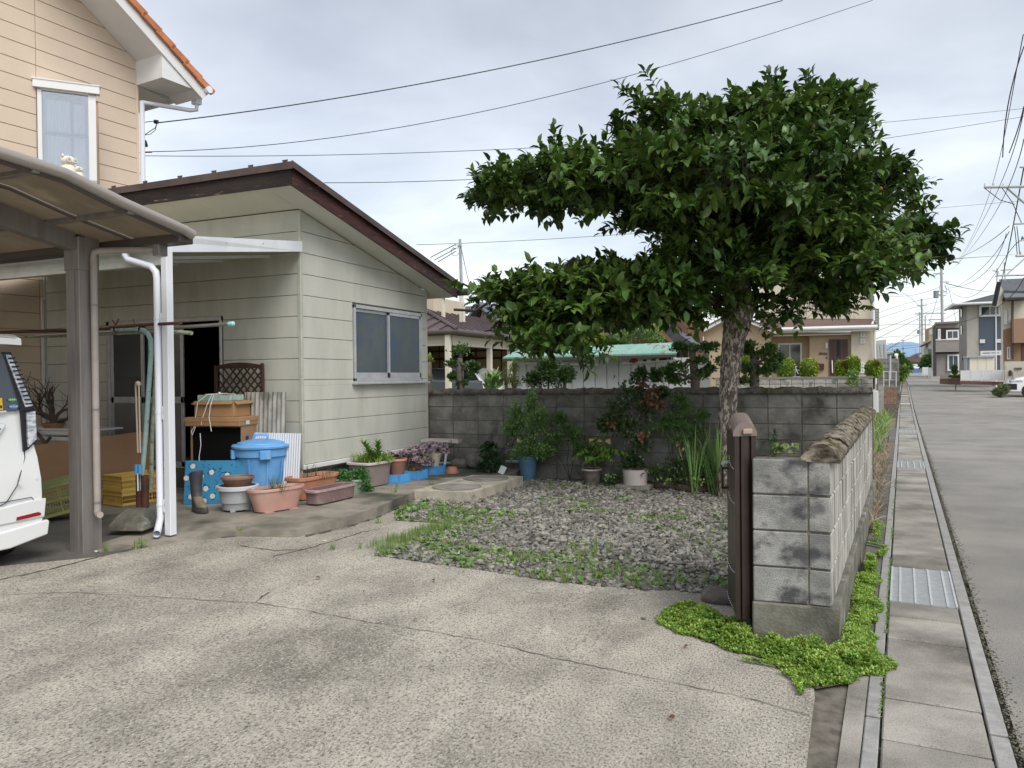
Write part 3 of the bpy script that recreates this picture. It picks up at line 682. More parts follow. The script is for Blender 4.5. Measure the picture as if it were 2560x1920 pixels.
hboard(-8.70, -6.745, 2.268, 2.455)
tr = MB(); tr.cbx(SHX-.035, SHX+.008, 7.042, 7.085, .48, 3.41, .004); tr.cbx(SHX-.03, SHX+.006, 9.895, 9.925, .5, soff(9.91)-.002, .003); ob('corner_trim', tr, m_sagetrim, shed)
tr = MB(); tr.cbx(-9.88, -9.82, 7.03, 7.06, .2, 3.35, .003); ob('corner_trim', tr, m_sagetrim, shed)
tr = MB(); tr.cbx(SHX-.01, SHX+.022, 7.05, 9.93, .478, .53, .005); ob('base_flashing', tr, m_wtrim, shed)
# window
wn = MB(); X = SHX+.006
for a in ((wy0, wy1, wz1-.045, wz1), (wy0, wy1, wz0, wz0+.035), (wy0, wy0+.03, wz0, wz1), (wy1-.03, wy1, wz0, wz1)): wn.cbx(X-.05, X+.018, a[0], a[1], a[2], a[3], .003)
win = ob('window', wn, m_alu, shed)
ym = wy0+.80
def sash(y0, y1, xo):
    q = MB()
    q.cbx(xo-.02, xo, y0, y0+.028, wz0+.036, wz1-.045, .002); q.cbx(xo-.02, xo, y1-.035, y1, wz0+.036, wz1-.045, .002); q.cbx(xo-.02, xo, y0, y1, wz0+.036, wz0+.105, .002); q.cbx(xo-.02, xo, y0, y1, wz1-.085, wz1-.046, .002)
    ob('sash', q, m_alu, win); p = MB(); p.bx(xo-.013, xo-.008, y0+.026, y1-.03, wz0+.10, wz1-.08); ob('pane', p, m_frost, win)
sash(wy0+.03, ym+.03, X-.012); sash(ym-.005, wy1-.03, X+.012)
q = MB(); q.cbx(X-.02, X+.07, wy0-.045, wy1+.14, wz0-.045, wz0-.02, .003); q.bx(X-.02, X+.045, wy0, wy1, wz0-.02, wz0); ob('sill', q, m_alu, shed)
# sliding door of three aluminium panels, right leaf slid open over a dark interior
dr = MB(); dx0, dx1, dz0, dz1 = -8.673, -6.77, .446, 2.265
dr.cbx(dx0, dx0+.05, 7.03, 7.12, dz0, dz1, .003); dr.cbx(dx1-.035, dx1, 7.045, 7.12, dz0, dz1, .003); dr.cbx(dx0, dx1, 7.03, 7.12, dz1-.05, dz1, .003); dr.cbx(dx0, dx1, 7.02, 7.12, dz0-.03, dz0, .003)
door = ob('door_frame', dr, m_alu, shed)
def leaf_(x0, x1, y):
    q = MB(); q.cbx(x0, x0+.045, y, y+.025, dz0, dz1-.05, .002); q.cbx(x1-.045, x1, y, y+.025, dz0, dz1-.05, .002); q.cbx(x0, x1, y, y+.025, dz0+.78, dz0+.86, .002); q.cbx(x0, x1, y, y+.025, dz0, dz0+.06, .002); q.cbx(x0, x1, y, y+.025, dz1-.1, dz1-.05, .002)
    d_ = ob('door', q, m_alu, shed); p = MB(); p.bx(x0+.04, x1-.04, y+.008, y+.014, dz0+.86, dz1-.1); ob('pane', p, m_gdark, d_)
    p = MB(); p.bx(x0+.04, x1-.04, y+.008, y+.016, dz0+.06, dz0+.78); ob('lower_panel', p, m_alud, d_)
m_alud = M('grey_door_panel', (.20, .19, .18), (.17, .16, .155), 5, rough=.55)
p0 = PY(310, 900, 7.06)[0]; p1 = PY(447, 900, 7.06)[0]
leaf_(dx0+.05, -8.05, 7.05); leaf_(-8.12, p1+.04, 7.085)
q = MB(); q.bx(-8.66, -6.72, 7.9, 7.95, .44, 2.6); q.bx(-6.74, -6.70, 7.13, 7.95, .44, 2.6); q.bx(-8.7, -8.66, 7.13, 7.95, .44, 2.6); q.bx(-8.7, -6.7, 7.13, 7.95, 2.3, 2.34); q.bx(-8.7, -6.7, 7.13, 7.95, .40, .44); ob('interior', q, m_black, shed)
# roof: soffit boards, fascias, sheet, gutter end
def rz_(y, o=0): return 3.534-.224*(y-6.52)+o
xr, xl, y0r, y1r = -5.29, -9.6, 6.52, 10.27
def sof(x0, x1, y0, y1):
    q = MB(); q.prism([(x0, y0, rz_(y0, .012)), (x1, y0, rz_(y0, .012)), (x1, y1, rz_(y1, .012)), (x0, y1, rz_(y1, .012))], (0, 0, .012)); ob('soffit_board', q, m_soffit, shed)
xs = [-9.6, -8.52, -7.615, -6.712, SHX-.02]
for i in range(4): sof(xs[i]+.002, xs[i+1]-.002, 6.53, 7.05)
sof(SHX-.018, xr-.01, 6.53, 7.24)
for a, b in ((7.243, 8.05), (8.053, 8.86), (8.863, 9.67), (9.673, 10.26)): sof(SHX-.018, xr-.01, a, b)
sof(-9.0, SHX-.02, 9.93, 10.26)
fh = .235
q = MB(); q.prism([(xr, y0r, rz_(y0r)), (xr, y1r, rz_(y1r)), (xr, y1r, rz_(y1r)+.13), (xr, y1r-.05, rz_(y1r, fh-.04)), (xr, y0r, rz_(y0r, fh-.04))], (.02, 0, 0)); ob('fascia', q, m_fascia, shed)
q = MB(); q.bx(xl, xr+.02, y0r-.022, y0r-.001, rz_(y0r), rz_(y0r, fh-.045)); ob('fascia', q, m_fasciaf, shed, label='front fascia with peeling, almost black paint')
q = MB(); q.bx(xl, xr+.035, y0r-.034, y0r-.023, rz_(y0r)-.006, rz_(y0r)+.035); ob('drip_edge', q, m_fasciaf, shed)
q = MB()
q.prism([(xl, y0r-.05, rz_(y0r-.05, fh-.03)), (xr+.06, y0r-.05, rz_(y0r-.05, fh-.03)), (xr+.06, y1r+.08, rz_(y1r+.08, fh-.03)), (xl, y1r+.08, rz_(y1r+.08, fh-.03))], (0, 0, .022))
q.bx(xl, xr+.06, y0r-.055, y0r-.045, rz_(y0r, fh-.075), rz_(y0r, fh+.0))
q.prism([(xr+.055, y0r-.05, rz_(y0r-.05, fh-.07)), (xr+.055, y1r+.08, rz_(y1r+.08, fh-.07)), (xr+.055, y1r+.08, rz_(y1r+.08, fh)), (xr+.055, y0r-.05, rz_(y0r-.05, fh))], (.008, 0, 0))
ob('roof_sheet', q, m_roofbrn, shed)
for px in (286, 365, 452, 537, 629, 715):
    x = PY(px, 430, y0r)[0]; q = MB(); z = rz_(y0r, fh-.008)
    q.bx(x-.03, x+.03, y0r-.03, y0r+.10, z, z+.012); q.prism([(x-.02, y0r-.02, z+.012), (x+.02, y0r-.02, z+.012), (x+.035, y0r-.02, z+.045), (x-.035, y0r-.02, z+.045)], (0, .012, 0)); q.prism([(x-.02, y0r+.08, z+.012), (x+.02, y0r+.08, z+.012), (x+.03, y0r+.08, z+.035), (x-.03, y0r+.08, z+.035)], (0, .012, 0)); ob('snow_clip', q, m_roofbrn, shed)
q = MB(); zg = rz_(y1r)+.10; q.tube([(xr+.14, y1r+.13, zg), (-9, y1r+.13, zg)], .055, 10); ob('roof_gutter', q, m_bronzed, shed)
q = MB(); q.tube([(xr+.16, y1r+.13, zg-.09), (xr+.36, y1r+.22, zg-.11), (xr+.42, y1r+.22, zg-.17), (xr+.10, y1r+.45, zg-.26), (xr-.3, y1r+.5, zg-.22)], .022, 8); ob('gutter_pipe', q, m_bronzed, shed)
# ================================================================ two-storey house with orange tiles
HA = -math.radians(5.7)
hs = thing('house', 'peach sided two-storey house with white soffits and an orange tiled gable roof', 'house', (-9.84, 7.05, 0), HA)
def hob(n, mb, mat, par=None, **k): return ob(n, mb, mat, par or hs, world=False, **k)
def hsof(s): return 6.3-.645*(s-1.4)
q = MB(); q.bx(-5.2, -.02, -7, 1.42, 0, 8.0) if False else None
q = MB(); q.prism([(-.02, -7, 0), (-.02, 1.40, 0), (-.02, 1.40, 6.3), (-.02, -1.6, 8.235), (-.02, -7, 4.7)], (-.1, 0, 0)); q.bx(-6, -.1, 1.34, 1.40, 0, 6.2); hob('wall_core', q, m_pinkgap)
bz, by0, by1 = 4.35, -.075, .80
k = 0; z = .10
zl = sorted([5.729+.2205*j for j in range(-26, 12)])
for z0_, z1_ in zip(zl[:-1], zl[1:]):
    for (a, b) in ((-6.5, -3.1), (-3.095, -.075), (-.068, 1.42)):
        segs = [(a, b)]
        if z1_ > bz and z0_ < 5.42 and b > .7: segs = [(.80, b)]
        for (a_, b_) in segs:
            poly = [(a_, z0_+.004), (b_, z0_+.004), (b_, z1_-.004), (a_, z1_-.004)]
            poly = clip(poly, .645, 1, 6.3+.645*1.4)
            if len(poly) < 3: continue
            q = MB(); q.prism([(-.02, p[0], p[1]) for p in poly], (.02, 0, 0)); hob('siding_board', q, m_pink, bev=.004)
q = MB()
for z0_, z1_ in zip(zl[:-1], zl[1:]):
    if z1_ < 6.2: q.bx(-6, -.001, 1.40, 1.42, z0_+.004, z1_-.004)
hob('end_siding', q, m_pink)
q = MB(); q.cbx(-.03, .012, 1.39, 1.43, 0, 6.2, .003); hob('corner_trim', q, m_pink)
q = MB(); q.bx(0, .02, -.055, -.03, .5, 2.62); q.bx(0, .03, -.055, -.0, 2.60, 2.64); hob('vertical_trim', q, m_wtrim)
# bay window turned toward the street
q = MB(); th_ = math.radians(37)
wx, wz0_, wz1_ = math.sin(th_), 4.20, 5.52
def bay(u, o=0): return (u*math.sin(th_)+o*math.cos(th_)+.015, by0+u*math.cos(th_)-o*math.sin(th_))
def bb(mb, u0, u1, z0, z1, o0, o1):
    a, b, c_, d_ = bay(u0, o0), bay(u1, o0), bay(u1, o1), bay(u0, o1); mb.prism([(*a, z0), (*b, z0), (*c_, z0), (*d_, z0)], (0, 0, z1-z0))
def hpx(px, py):   # where a pixel's ray meets the bay's glazed face, as distance along it
    d = ray(px, py); e = np.array([math.sin(math.radians(5.7)+th_), math.cos(math.radians(5.7)+th_)])
    p0 = np.array([-9.84, 7.05])+.015*np.array([math.cos(math.radians(5.7)), -math.sin(math.radians(5.7))])+by0*np.array([math.sin(math.radians(5.7)), math.cos(math.radians(5.7))])
    A = np.array([[e[0], -d[0]], [e[1], -d[1]]]); s = np.linalg.solve(A, -p0); return s[0], H+s[1]*d[2]
U = hpx(240, 300)[0]; zt = hpx(160, 227)[1]; zbt = hpx(160, 433)[1]; zbt = hpx(230, 460)[1]
fr = MB(); bb(fr, 0, .055, zbt, zt, -.05, 0); bb(fr, U-.09, U, zbt, zt, -.05, 0); bb(fr, 0, U, zbt, zbt+.05, -.05, 0); bb(fr, 0, U, zt-.02, zt, -.05, 0)
bw = hob('bay_window', fr, m_wtrim)
q = MB(); bb(q, -.04, U+.05, zt, zt+.10, -.06, .05); bb(q, -.05, U+.06, zt+.10, zt+.115, -.07, .06); hob('window_hood', q, m_wtrim, bw)
q = MB(); bb(q, .05, U-.085, zbt+.045, zt-.015, -.035, -.03); hob('pane', q, m_glass, bw)
q = MB(); a0, a1, a2 = bay(0, -.03), bay(U, -.03), (0.015, bay(U)[1]+.02)
q.prism([(*a0, zbt-.03), (*a1, zbt-.03), (*a2, zbt-.03)], (0, 0, .03)); q.prism([(*a0, zt-.01), (*a1, zt-.01), (*a2, zt-.01)], (0, 0, .02)); q.prism([(*a1, zbt), (a1[0]-.03, a1[1]+.005, zbt), (a2[0], a2[1]-.03, zbt), (*a2, zbt)], (0, 0, zt-zbt)); hob('bay_box', q, m_wtrim, bw)
q = MB(); q.bx(.012, .018, by0, bay(U)[1], zbt, zt); hob('room', q, m_room, bw)
def curtain(u0, u1, n, amp, o, z0, z1):
    mb = MB(); rows = []
    for i in range(n+1):
        u = u0+(u1-u0)*i/n; w = amp*math.sin(i*1.3); a = bay(u, o+w); rows.append([(*a, z0), (*a, z1)])
    mb.grid(rows); return mb
hob('curtain', curtain(.06, U*.55, 40, .006, -.07, zbt+.02, zt-.12), m_curt, bw); hob('curtain', curtain(U*.60, U-.14, 14, .008, -.08, zbt+.02, zt-.14), m_curt, bw)
q = MB(); a, b = bay(.06, -.06), bay(U-.09, -.06); zr = hpx(180, 335)[1]; q.tube([(*a, zr), (*b, zr)], .012, 6)
for i in range(26):
    c_ = bay(.08+i*(U-.18)/25, -.055); q.bx(c_[0]-.003, c_[0]+.003, c_[1]-.003, c_[1]+.003, zr-.035, zr+.035)
hob('fringe_rail', q, m_blkpl, bw)
# soffit, barge board, box return, tiles
def hp(o, s, z): return (o, s, z)
q = MB(); s0, s1, of = -1.6, 2.09, .60
q.prism([hp(0, s0, hsof(s0)+.002), hp(of, s0, hsof(s0)+.002), hp(of, s1, hsof(s1)+.002), hp(0, s1, hsof(s1)+.002)], (0, 0, .02)); hob('soffit', q, m_wtrim)
q = MB(); q.bx(.0, of, .898, .902, hsof(.9)-.001, hsof(.9)+.01) if False else None
q.prism([hp(of, s0, hsof(s0)-.03), hp(of, s1, hsof(s1)-.02), hp(of, s1+.1, hsof(s1)+.09), hp(of, s0, hsof(s0)+.20)], (.022, 0, 0)); hob('barge_board', q, m_wtrim)
q = MB(); q.prism([hp(.0, 1.40, 5.945), hp(.0, 1.40, hsof(1.4)-.001), hp(.0, 2.07, hsof(2.07)+.005), hp(.0, 2.06, 5.945)], (of-.004, 0, 0)); hob('eave_return', q, m_wtrim)
q = MB(); q.bx(-5, .0, 1.42, 2.06, 5.93, 5.945); q.bx(-5, of, 2.06, 2.085, 5.90, 6.03); hob('eave_soffit', q, m_wtrim)
q = MB(); q.tube([(of+.1, 2.16, 5.99), (-5, 2.16, 5.99)], .055, 10); hob('eave_gutter', q, m_pipew)
q = MB(); q.bx(of-.28, of-.16, 2.12, 2.22, 5.82, 5.94); q.tube([(of-.22, 2.17, 5.82), (of-.22, 2.17, 5.74), (of-.28, 2.10, 5.72), (.03, 1.47, 5.705)], .032, 10); q.tube([(.03, 1.47, 5.72), (.03, 1.47, 5.6), (.035, 1.46, 3.0)], .036, 10); hob('downpipe', q, m_pipew, smooth=True)
th2 = math.atan(.645); tl = MB()
# one barrel-edged verge tile, laid down the slope
tl.prism([(0, 0, -.075), (0, .31, -.075), (0, .33, -.02), (0, .33, .03), (0, 0, .02)], (.045, 0, 0)); tl.prism([(0, 0, .015), (0, .33, .022), (0, .33, .045), (0, 0, .03)], (-.30, 0, 0)); tme = None
for i in range(16):
    s = 2.22-.275*(i+1)*math.cos(th2)
    for col, oo in enumerate((of+.03, of-.28, of-.58)):
        if col and i > 13: continue
        if tme is None: o_ = ob('roof_tile', tl, m_tile, hs, world=False, bev=.006); tme = o_.data
        else: o_ = inst('roof_tile', tme, hs); 
        if not o_.modifiers:
            b = o_.modifiers.new('bevel', 'BEVEL'); b.width = .006; b.segments = 1
        o_.location = (oo, s, hsof(s)+.235); o_.rotation_euler = (-th2+.05, 0, 0)
q = MB(); q.prism([hp(of, s0, hsof(s0)+.19), hp(of, 2.19, hsof(2.19)+.19), hp(-5, 2.19, hsof(2.19)+.19), hp(-5, s0, hsof(s0)+.19)], (0, 0, .04)); hob('roof_deck', q, m_tile)
# two owl ornaments standing in the bay
def owl(u, sc, lab):
    a = bay(u, -.06); m = Matrix.Rotation(HA, 4, 'Z') @ Vector((a[0], a[1], 0)); base = (-9.84+m.x, 7.05+m.y, zbt+.005)
    t = thing('owl_figurine', lab, 'ornament', base, HA-th_)
    q = MB(); q.lathe([(.0, 0), (.085, .01), (.10, .06), (.105, .13), (.085, .20), (.06, .235)], 20, sx=1, sy=1); ob('body', q, m_cream2, t, world=False, smooth='all')
    q = MB(); q.ico((0, 0, .285), (.085, .10, .07), 3, .02, sub=3); q.prism([(.03, .06, .32), (.03, .095, .32), (.03, .09, .365)], (-.03, 0, 0)); q.prism([(.03, -.06, .32), (.03, -.095, .32), (.03, -.09, .365)], (-.03, 0, 0)); ob('head', q, m_cream2, t, world=False, smooth='all')
    for s in (-1, 1):
        q = MB(); q.tube([(.055, s*.042, .29), (.088, s*.042, .29)], .034, 14); e = ob('eye', q, m_cream2, t, world=False); p = MB(); p.tube([(.085, s*.042, .29), (.0925, s*.042, .29)], .016, 12); ob('pupil', p, m_greyp, e, world=False)
    q = MB(); q.prism([(.075, -.012, .28), (.075, .012, .28), (.10, 0, .25)], (0, 0, .012)); ob('beak', q, m_cream2, t, world=False)
    for s in (-1, 1):
        q = MB(); q.ico((.0, s*.092, .13), (.06, .022, .08), 5, .06, sub=2); ob('wing', q, m_cream2, t, world=False, smooth='all')
    t.scale = (sc, sc, sc); t.rotation_euler = (0, 0, HA+math.pi/2*0-th_*0); return t
m_cream2 = M('ivory_ceramic', (.74, .70, .60), rough=.5)
u1, _ = hpx(170, 400); u2, _ = hpx(196, 410)
owl(u1, 1.02, 'larger ivory owl figurine in the house bay window'); owl(u2, .66, 'smaller ivory owl figurine beside the larger one in the bay window')
# ================================================================ carport
cp = thing('carport', 'bronze metal carport with a curved smoked roof over the white car', 'carport', (-5.57, 4.3, .15))
q = MB(); q.cbx(-5.648, -5.493, 4.218, 4.39, .12, 2.49, .006); q.bx(-5.60, -5.54, 4.212, 4.218, .13, 2.45); ob('post', q, m_bronze, cp)
q = MB(); q.cbx(-5.655, -5.486, 4.21, 4.398, 2.38, 2.645, .006); ob('post_head', q, m_bronze, cp)
def crv(y):   # height of the roof along its curve
    P = [(4.6, 2.63), (4.49, 2.66), (3.9, 2.765), (3.49, 2.86), (3.08, 2.885), (2.5, 2.90), (1.8, 2.86), (1.2, 2.77)]
    P = P[::-1]
    return float(np.interp(y, [p[0] for p in P], [p[1] for p in P]))
ysr = list(np.linspace(4.49, 1.5, 22))
q = MB(); q.tube([(-4.66, y, crv(y)+.005) for y in ysr], .037, 16); ob('edge_tube', q, m_bronzel, cp, smooth=True)
q = MB(); q.tube([(-4.66, 4.485, crv(4.485)+.005), (-4.66, 4.56, crv(4.56)+.0)], .0385, 16); ob('tube_cap', q, m_bronzel, cp, smooth=True)
q = MB(); q.tube([(-4.70, y, crv(y)-.035) for y in ysr], .018, 4); ob('edge_rail', q, m_bronzed, cp)
for i, (x0, x1) in enumerate(((-5.20, -4.70), (-5.72, -5.21), (-6.9, -5.73), (-8.2, -6.91), (-9.2, -8.21))):
    q = MB(); q.grid([[(x, y, crv(y)-.018) for x in (x0, x1)] for y in ysr]); q.grid([[(x, y, crv(y)-.014) for x in (x1, x0)] for y in ysr]); ob('roof_panel', q, m_poly, cp)
for x in (-5.215, -5.725, -6.905, -8.205):
    q = MB(); q.tube([(x, y, crv(y)-.032) for y in ysr], .014, 4); ob('glazing_bar', q, m_bronzed, cp)
for y in (4.005, 3.30, 2.6, 1.9):
    q = MB(); z = crv(y)-.03; q.cbx(-9.2, -4.665, y-.024, y+.024, z-.018, z+.016, .003); ob('purlin', q, m_bronze, cp)
q = MB(); rows = []
for y in np.linspace(4.30, 1.5, 14):
    hh = .135+.05*min(1, (4.3-y)/1.5); z = crv(y)-.035; rows.append([(-5.615, y, z-hh), (-5.615, y, z), (-5.525, y, z), (-5.525, y, z-hh), (-5.615, y, z-hh)])
q.grid(rows); q.bx(-5.615, -5.525, 4.215, 4.3, crv(4.3)-.17, crv(4.3)-.035); ob('roof_arm', q, m_bronze, cp)
q = MB(); q.cbx(-9.3, -4.69, 4.46, 4.60, 2.575, 2.64, .006); ob('gutter', q, m_bronzed, cp)
q = MB(); q.cbx(-4.99, -4.92, 4.47, 4.56, 2.49, 2.60, .004); ob('gutter_outlet', q, m_bronze, cp)
q = MB(); q.tube([(-4.955, 4.50, 2.535), (-5.2, 4.46, 2.55), (-5.44, 4.36, 2.545), (-5.463, 4.33, 2.53), (-5.465, 4.325, 2.49), (-5.465, 4.325, .50), (-5.46, 4.32, .46), (-5.42, 4.30, .445), (-5.39, 4.29, .45)], .026, 12); ob('downpipe', q, m_piped, cp, smooth=True)
for z in (2.1, 1.27, .53):
    q = MB(); q.tube([(-5.465, 4.325, z), (-5.465, 4.325, z+.018)], .030, 12); q.bx(-5.50, -5.46, 4.35, 4.358, z, z+.018); ob('pipe_clip', q, m_bronze, cp)
# ================================================================ white terrace roof
tc_ = thing('terrace_roof', 'white framed lean-to terrace roof joined to the front of the shed', 'terrace roof', (-5.3, 4.95, .2))
q = MB(); q.cbx(-5.375, -5.305, 4.90, 4.97, .17, 2.66, .005); ob('post', q, m_white, tc_)
def tz(y): return 2.63+(2.955-2.63)*(y-4.90)/(7.05-4.90)
q = MB(); q.prism([(-5.36, 4.86, 2.60), (-5.60, 7.04, 2.94), (-5.60, 7.04, 3.055), (-5.36, 4.98, 2.765), (-5.36, 4.86, 2.69)], (.035, 0, 0)); ob('end_beam', q, m_white, tc_)
for px, py in ((461, 605), (565, 607), (657, 609)):
    p = PX(px, py, -5.40); q = MB(); q.ico((p[0]+.005, p[1], p[2]), .008, 1, 0); ob('screw', q, m_greyp, tc_)
q = MB(); q.prism([(-9.8, 4.92, tz(4.92)-.02), (-5.37, 4.92, tz(4.92)-.02), (-5.62, 7.04, tz(7.04)-.02), (-9.8, 7.04, tz(7.04)-.02)], (0, 0, .008)); ob('roof_panel', q, m_polyt, tc_)
for x in (-6.05, -6.75, -7.45, -8.15, -8.85, -9.55):
    q = MB(); q.prism([(x, 4.92, tz(4.92)-.05), (x, 7.04, tz(7.04)-.05), (x, 7.04, tz(7.04)+.01), (x, 4.92, tz(4.92)+.01)], (.035, 0, 0)); ob('rafter', q, m_white, tc_)
q = MB(); q.cbx(-9.8, -5.37, 4.90, 4.96, 2.50, 2.655, .004); ob('front_beam', q, m_sagetrim, tc_)
q = MB(); q.tube([(-9.8, 4.84, 2.665), (-5.36, 4.84, 2.665)], .042, 10); ob('gutter', q, m_white, tc_, smooth=True)
q = MB(); q.tube([(-5.72, 4.84, 2.65), (-5.72, 4.84, 2.60), (-5.70, 4.85, 2.56), (-5.47, 4.89, 2.49), (-5.43, 4.9, 2.44), (-5.425, 4.905, 2.38), (-5.425, 4.905, .32), (-5.42, 4.88, .25), (-5.38, 4.83, .215), (-5.345, 4.79, .205)], .030, 14, cap=False); ob('downpipe', q, m_pipew, tc_, smooth=True)
q = MB(); q.tube([(-5.5, 4.905, .2), (-5.4, 4.80, .2)], .001, 4)
for z in (2.03, 1.22, .42):
    q = MB(); q.tube([(-5.425, 4.905, z), (-5.425, 4.905, z+.018)], .034, 14); q.bx(-5.40, -5.375, 4.90, 4.92, z-.002, z+.02); q.bx(-5.385, -5.375, 4.895, 4.92, z-.05, z+.06); ob('pipe_clip', q, m_white, tc_)
# ================================================================ white car under the carport (rear towards the street)
car = thing('parked_car', 'white boxy minivan parked under the carport with its tail toward the driveway', 'car', (-5.62, 3.165, .155))
# half outline of the tail, metres from the car's middle and from the ground
def carsec(x):
    # x: distance forward from the tail (car runs toward -X)
    top = 1.715-.05*max(0, (.25-x)/.25)**2-.10*max(0, x-2.7)**1.6 if x < 3.0 else 1.60-.62*min(1, (x-3.0)/.45)
    w = .835-.03*max(0, (.12-x)/.12)
    return w, top
def outline(x):
    w, top = carsec(x); sh = 1.0 if top > 1.2 else .93
    P = [(0, .22), (w-.22, .20), (w-.05, .22), (w, .30), (w, .50), (w-.005, .62), (w-.01, .78), (w-.045, .90), (w-.065, 1.02), (w-.10, 1.15), (w-.145, min(top-.2, 1.35)), (w-.185, min(top-.12, 1.50)), (w-.25, top-.05), (w-.42, top), (0, top+.01)]
    return P
xs_ = [0, .04, .12, .3, .7, 1.2, 1.8, 2.4, 2.9, 3.1, 3.3, 3.5, 3.65, 3.7]
def rearshift(z): return .02*0+ (0 if z < .95 else .10*(z-.95)+.16*max(0, z-1.35)**1.2)
q = MB(); rows = []
for x in xs_:
    P = outline(x); row = []
    full = [(-a, b) for a, b in P[::-1]]+[(a, b) for a, b in P[1:]]
    ins = .016 if x == 0 else (.004 if x == .04 else 0)
    for a, b in full:
        s = 1-ins/.8; row.append((-(x+rearshift(b)*(1 if x < 1 else 0)+(0 if b > .62 else -.03*(1 if x < .2 else 0))), a*s, .155+(b-.6)*(1-ins*.6)+.6))
    rows.append(row)
q.grid(rows); q.f.append(tuple(range(len(rows[0])))[::-1]); q.mi.append(0); q.f.append(tuple(range((len(xs_)-1)*len(rows[0]), len(xs_)*len(rows[0])))); q.mi.append(0)
q.v = [(v[0]-5.62, v[1]+3.165, v[2]) for v in q.v]
body = ob('body', q, m_car, car, smooth=True)
def cy(a): return 3.165+a
def rear(y, z, off=.012): # a point on the tail
    zz_ = z-.155; return (-5.62-rearshift(zz_)+(.03 if zz_ < .62 else 0)+off, y, z)
def panel(name, pts, mat, th=.015, off=.004, par=None, bev=.004):
    q = MB(); q.prism([rear(y, z, off) for y, z in pts], (th, 0, 0)); return ob(name, q, mat, par or car, bev=bev)
panel('tailgate_glass', [(2.52, 1.29), (3.80, 1.29), (3.83, 1.40), (3.74, 1.72), (2.60, 1.72)], m_gdark, .012, .004)
panel('lamp_trim', [(3.82, 1.28), (3.935, 1.30), (3.93, 1.06), (3.86, 1.00), (3.825, .985)], m_blkpl, .02, .004)
panel('lamp_trim', [(3.735, 1.73), (3.80, 1.73), (3.93, 1.30), (3.82, 1.28)], m_blkpl, .018, .004)
panel('tail_lamp', [(3.752, 1.71), (3.792, 1.71), (3.915, 1.325), (3.855, 1.315)], m_lamp, .022, .010, bev=.006)
panel('tail_lamp', [(3.855, 1.275), (3.925, 1.285), (3.92, 1.07), (3.85, 1.015)], m_lamp, .03, .010, bev=.008)
for i in range(12):
    z = 1.335+i*.031; a = 3.855-(z-1.315)*.262; panel('lamp_fin', [(a+.004, z), (a+.058, z+.004), (a+.055, z+.014), (a, z+.010)], m_blkpl, .004, .0325, bev=0)
q = MB()
rows = []
for t, hgt in ((0, .0), (.08, .06), (.22, .065), (.30, .03)):
    rows.append([( -5.62-.25+t, y_, 1.80+hgt-.10*abs(y_-3.165)**3*.3) for y_ in np.linspace(2.55, 3.80, 14)])
rows2 = [[(p[0], p[1], p[2]-.045-.03*(i in (1, 2))) for p in r] for i, r in enumerate(rows)][::-1]
q.grid(rows+rows2+[rows[0]]); k = 14; q.f.append(tuple(i*k for i in range(8))); q.f.append(tuple(i*k+13 for i in range(8))[::-1]); q.mi += [0, 0]; ob('roof_spoiler', q, m_car, car, smooth=True)
# bumper: lower step, groove, reflector
q = MB(); q.prism([(-5.62, y, z) for y, z in ((2.34, .33), (2.5, .29), (3.70, .29), (3.99, .34), (4.005, .44), (3.99, .455), (3.64, .42), (2.5, .42), (2.34, .45))], (.045, 0, 0)); ob('bumper_lip', q, m_car, car, bev=.02, smooth=True)
q = MB(); q.prism([(-5.60, y, z) for y, z in ((2.34, .48), (3.62, .47), (3.97, .475), (3.985, .62), (3.86, .62), (3.66, .60), (2.4, .60))], (.02, 0, 0)); ob('bumper', q, m_car, car, bev=.012, smooth=True)
q = MB(); q.prism([(-5.582, y, z) for y, z in ((3.745, .487), (3.93, .497), (3.938, .51), (3.915, .524), (3.75, .512))], (.010, 0, 0)); ob('reflector', q, m_red, car, bev=.003)
for y, z in ((3.78, .755), (3.925, .775)):
    q = MB(); c = rear(y, z, .012); q.tube([c, (c[0]+.008, c[1], c[2])], .012, 14); ob('parking_sensor', q, m_car, car)
def seam(pts, name='panel_seam'):
    q = MB(); q.tube([rear(y, z, .0045) for y, z in pts], .0035, 5); ob(name, q, m_blkpl, car)
seam([(3.84, 1.0), (3.843, .94), (3.82, .86), (3.76, .74), (3.68, .63), (3.60, .60), (2.7, .60)]); seam([(3.63, .635), (3.87, .64), (3.93, .56), (3.99, .53)])
panel('garnish', [(2.6, 1.02), (3.60, 1.05), (3.71, 1.20), (3.60, 1.22), (2.6, 1.15)], m_chrome, .012, .006); panel('garnish_inset', [(2.6, 1.04), (3.58, 1.065), (3.67, 1.17), (2.6, 1.12)], m_blkpl, .014, .008)
def disc(name, y, z, ry, rz_, mat, par=None, off=.018):
    q = MB(); q.prism([rear(y+math.cos(2*math.pi*i/24)*ry, z+math.sin(2*math.pi*i/24)*rz_, off) for i in range(24)], (.0015, 0, 0)); return ob(name, q, mat, par or car)
disc('sticker', 3.765, 1.375, .034, .0125, m_stg); disc('sticker', 3.77, 1.325, .037, .0145, m_stb)
panel('sticker', [(3.60, 1.285+.018), (3.69, 1.303), (3.69, 1.39), (3.60, 1.39)], m_yel, .0015, .018, bev=.001)
panel('sticker_mark', [(3.628, 1.352), (3.672, 1.352), (3.672, 1.380), (3.628, 1.380)], m_blkpl, .001, .0198, bev=0); disc('sticker_mark', 3.65, 1.366, .009, .007, m_yel, off=.021)
for y in (3.618, 3.645, 3.67): panel('sticker_mark', [(y, 1.315), (y+.014, 1.315), (y+.014, 1.338), (y, 1.338)], m_blkpl, .001, .0198, bev=0)
panel('sticker', [(3.60, 1.294-.012), (3.715, 1.284), (3.715, 1.297), (3.60, 1.297)], m_stw, .0015, .018, bev=0)
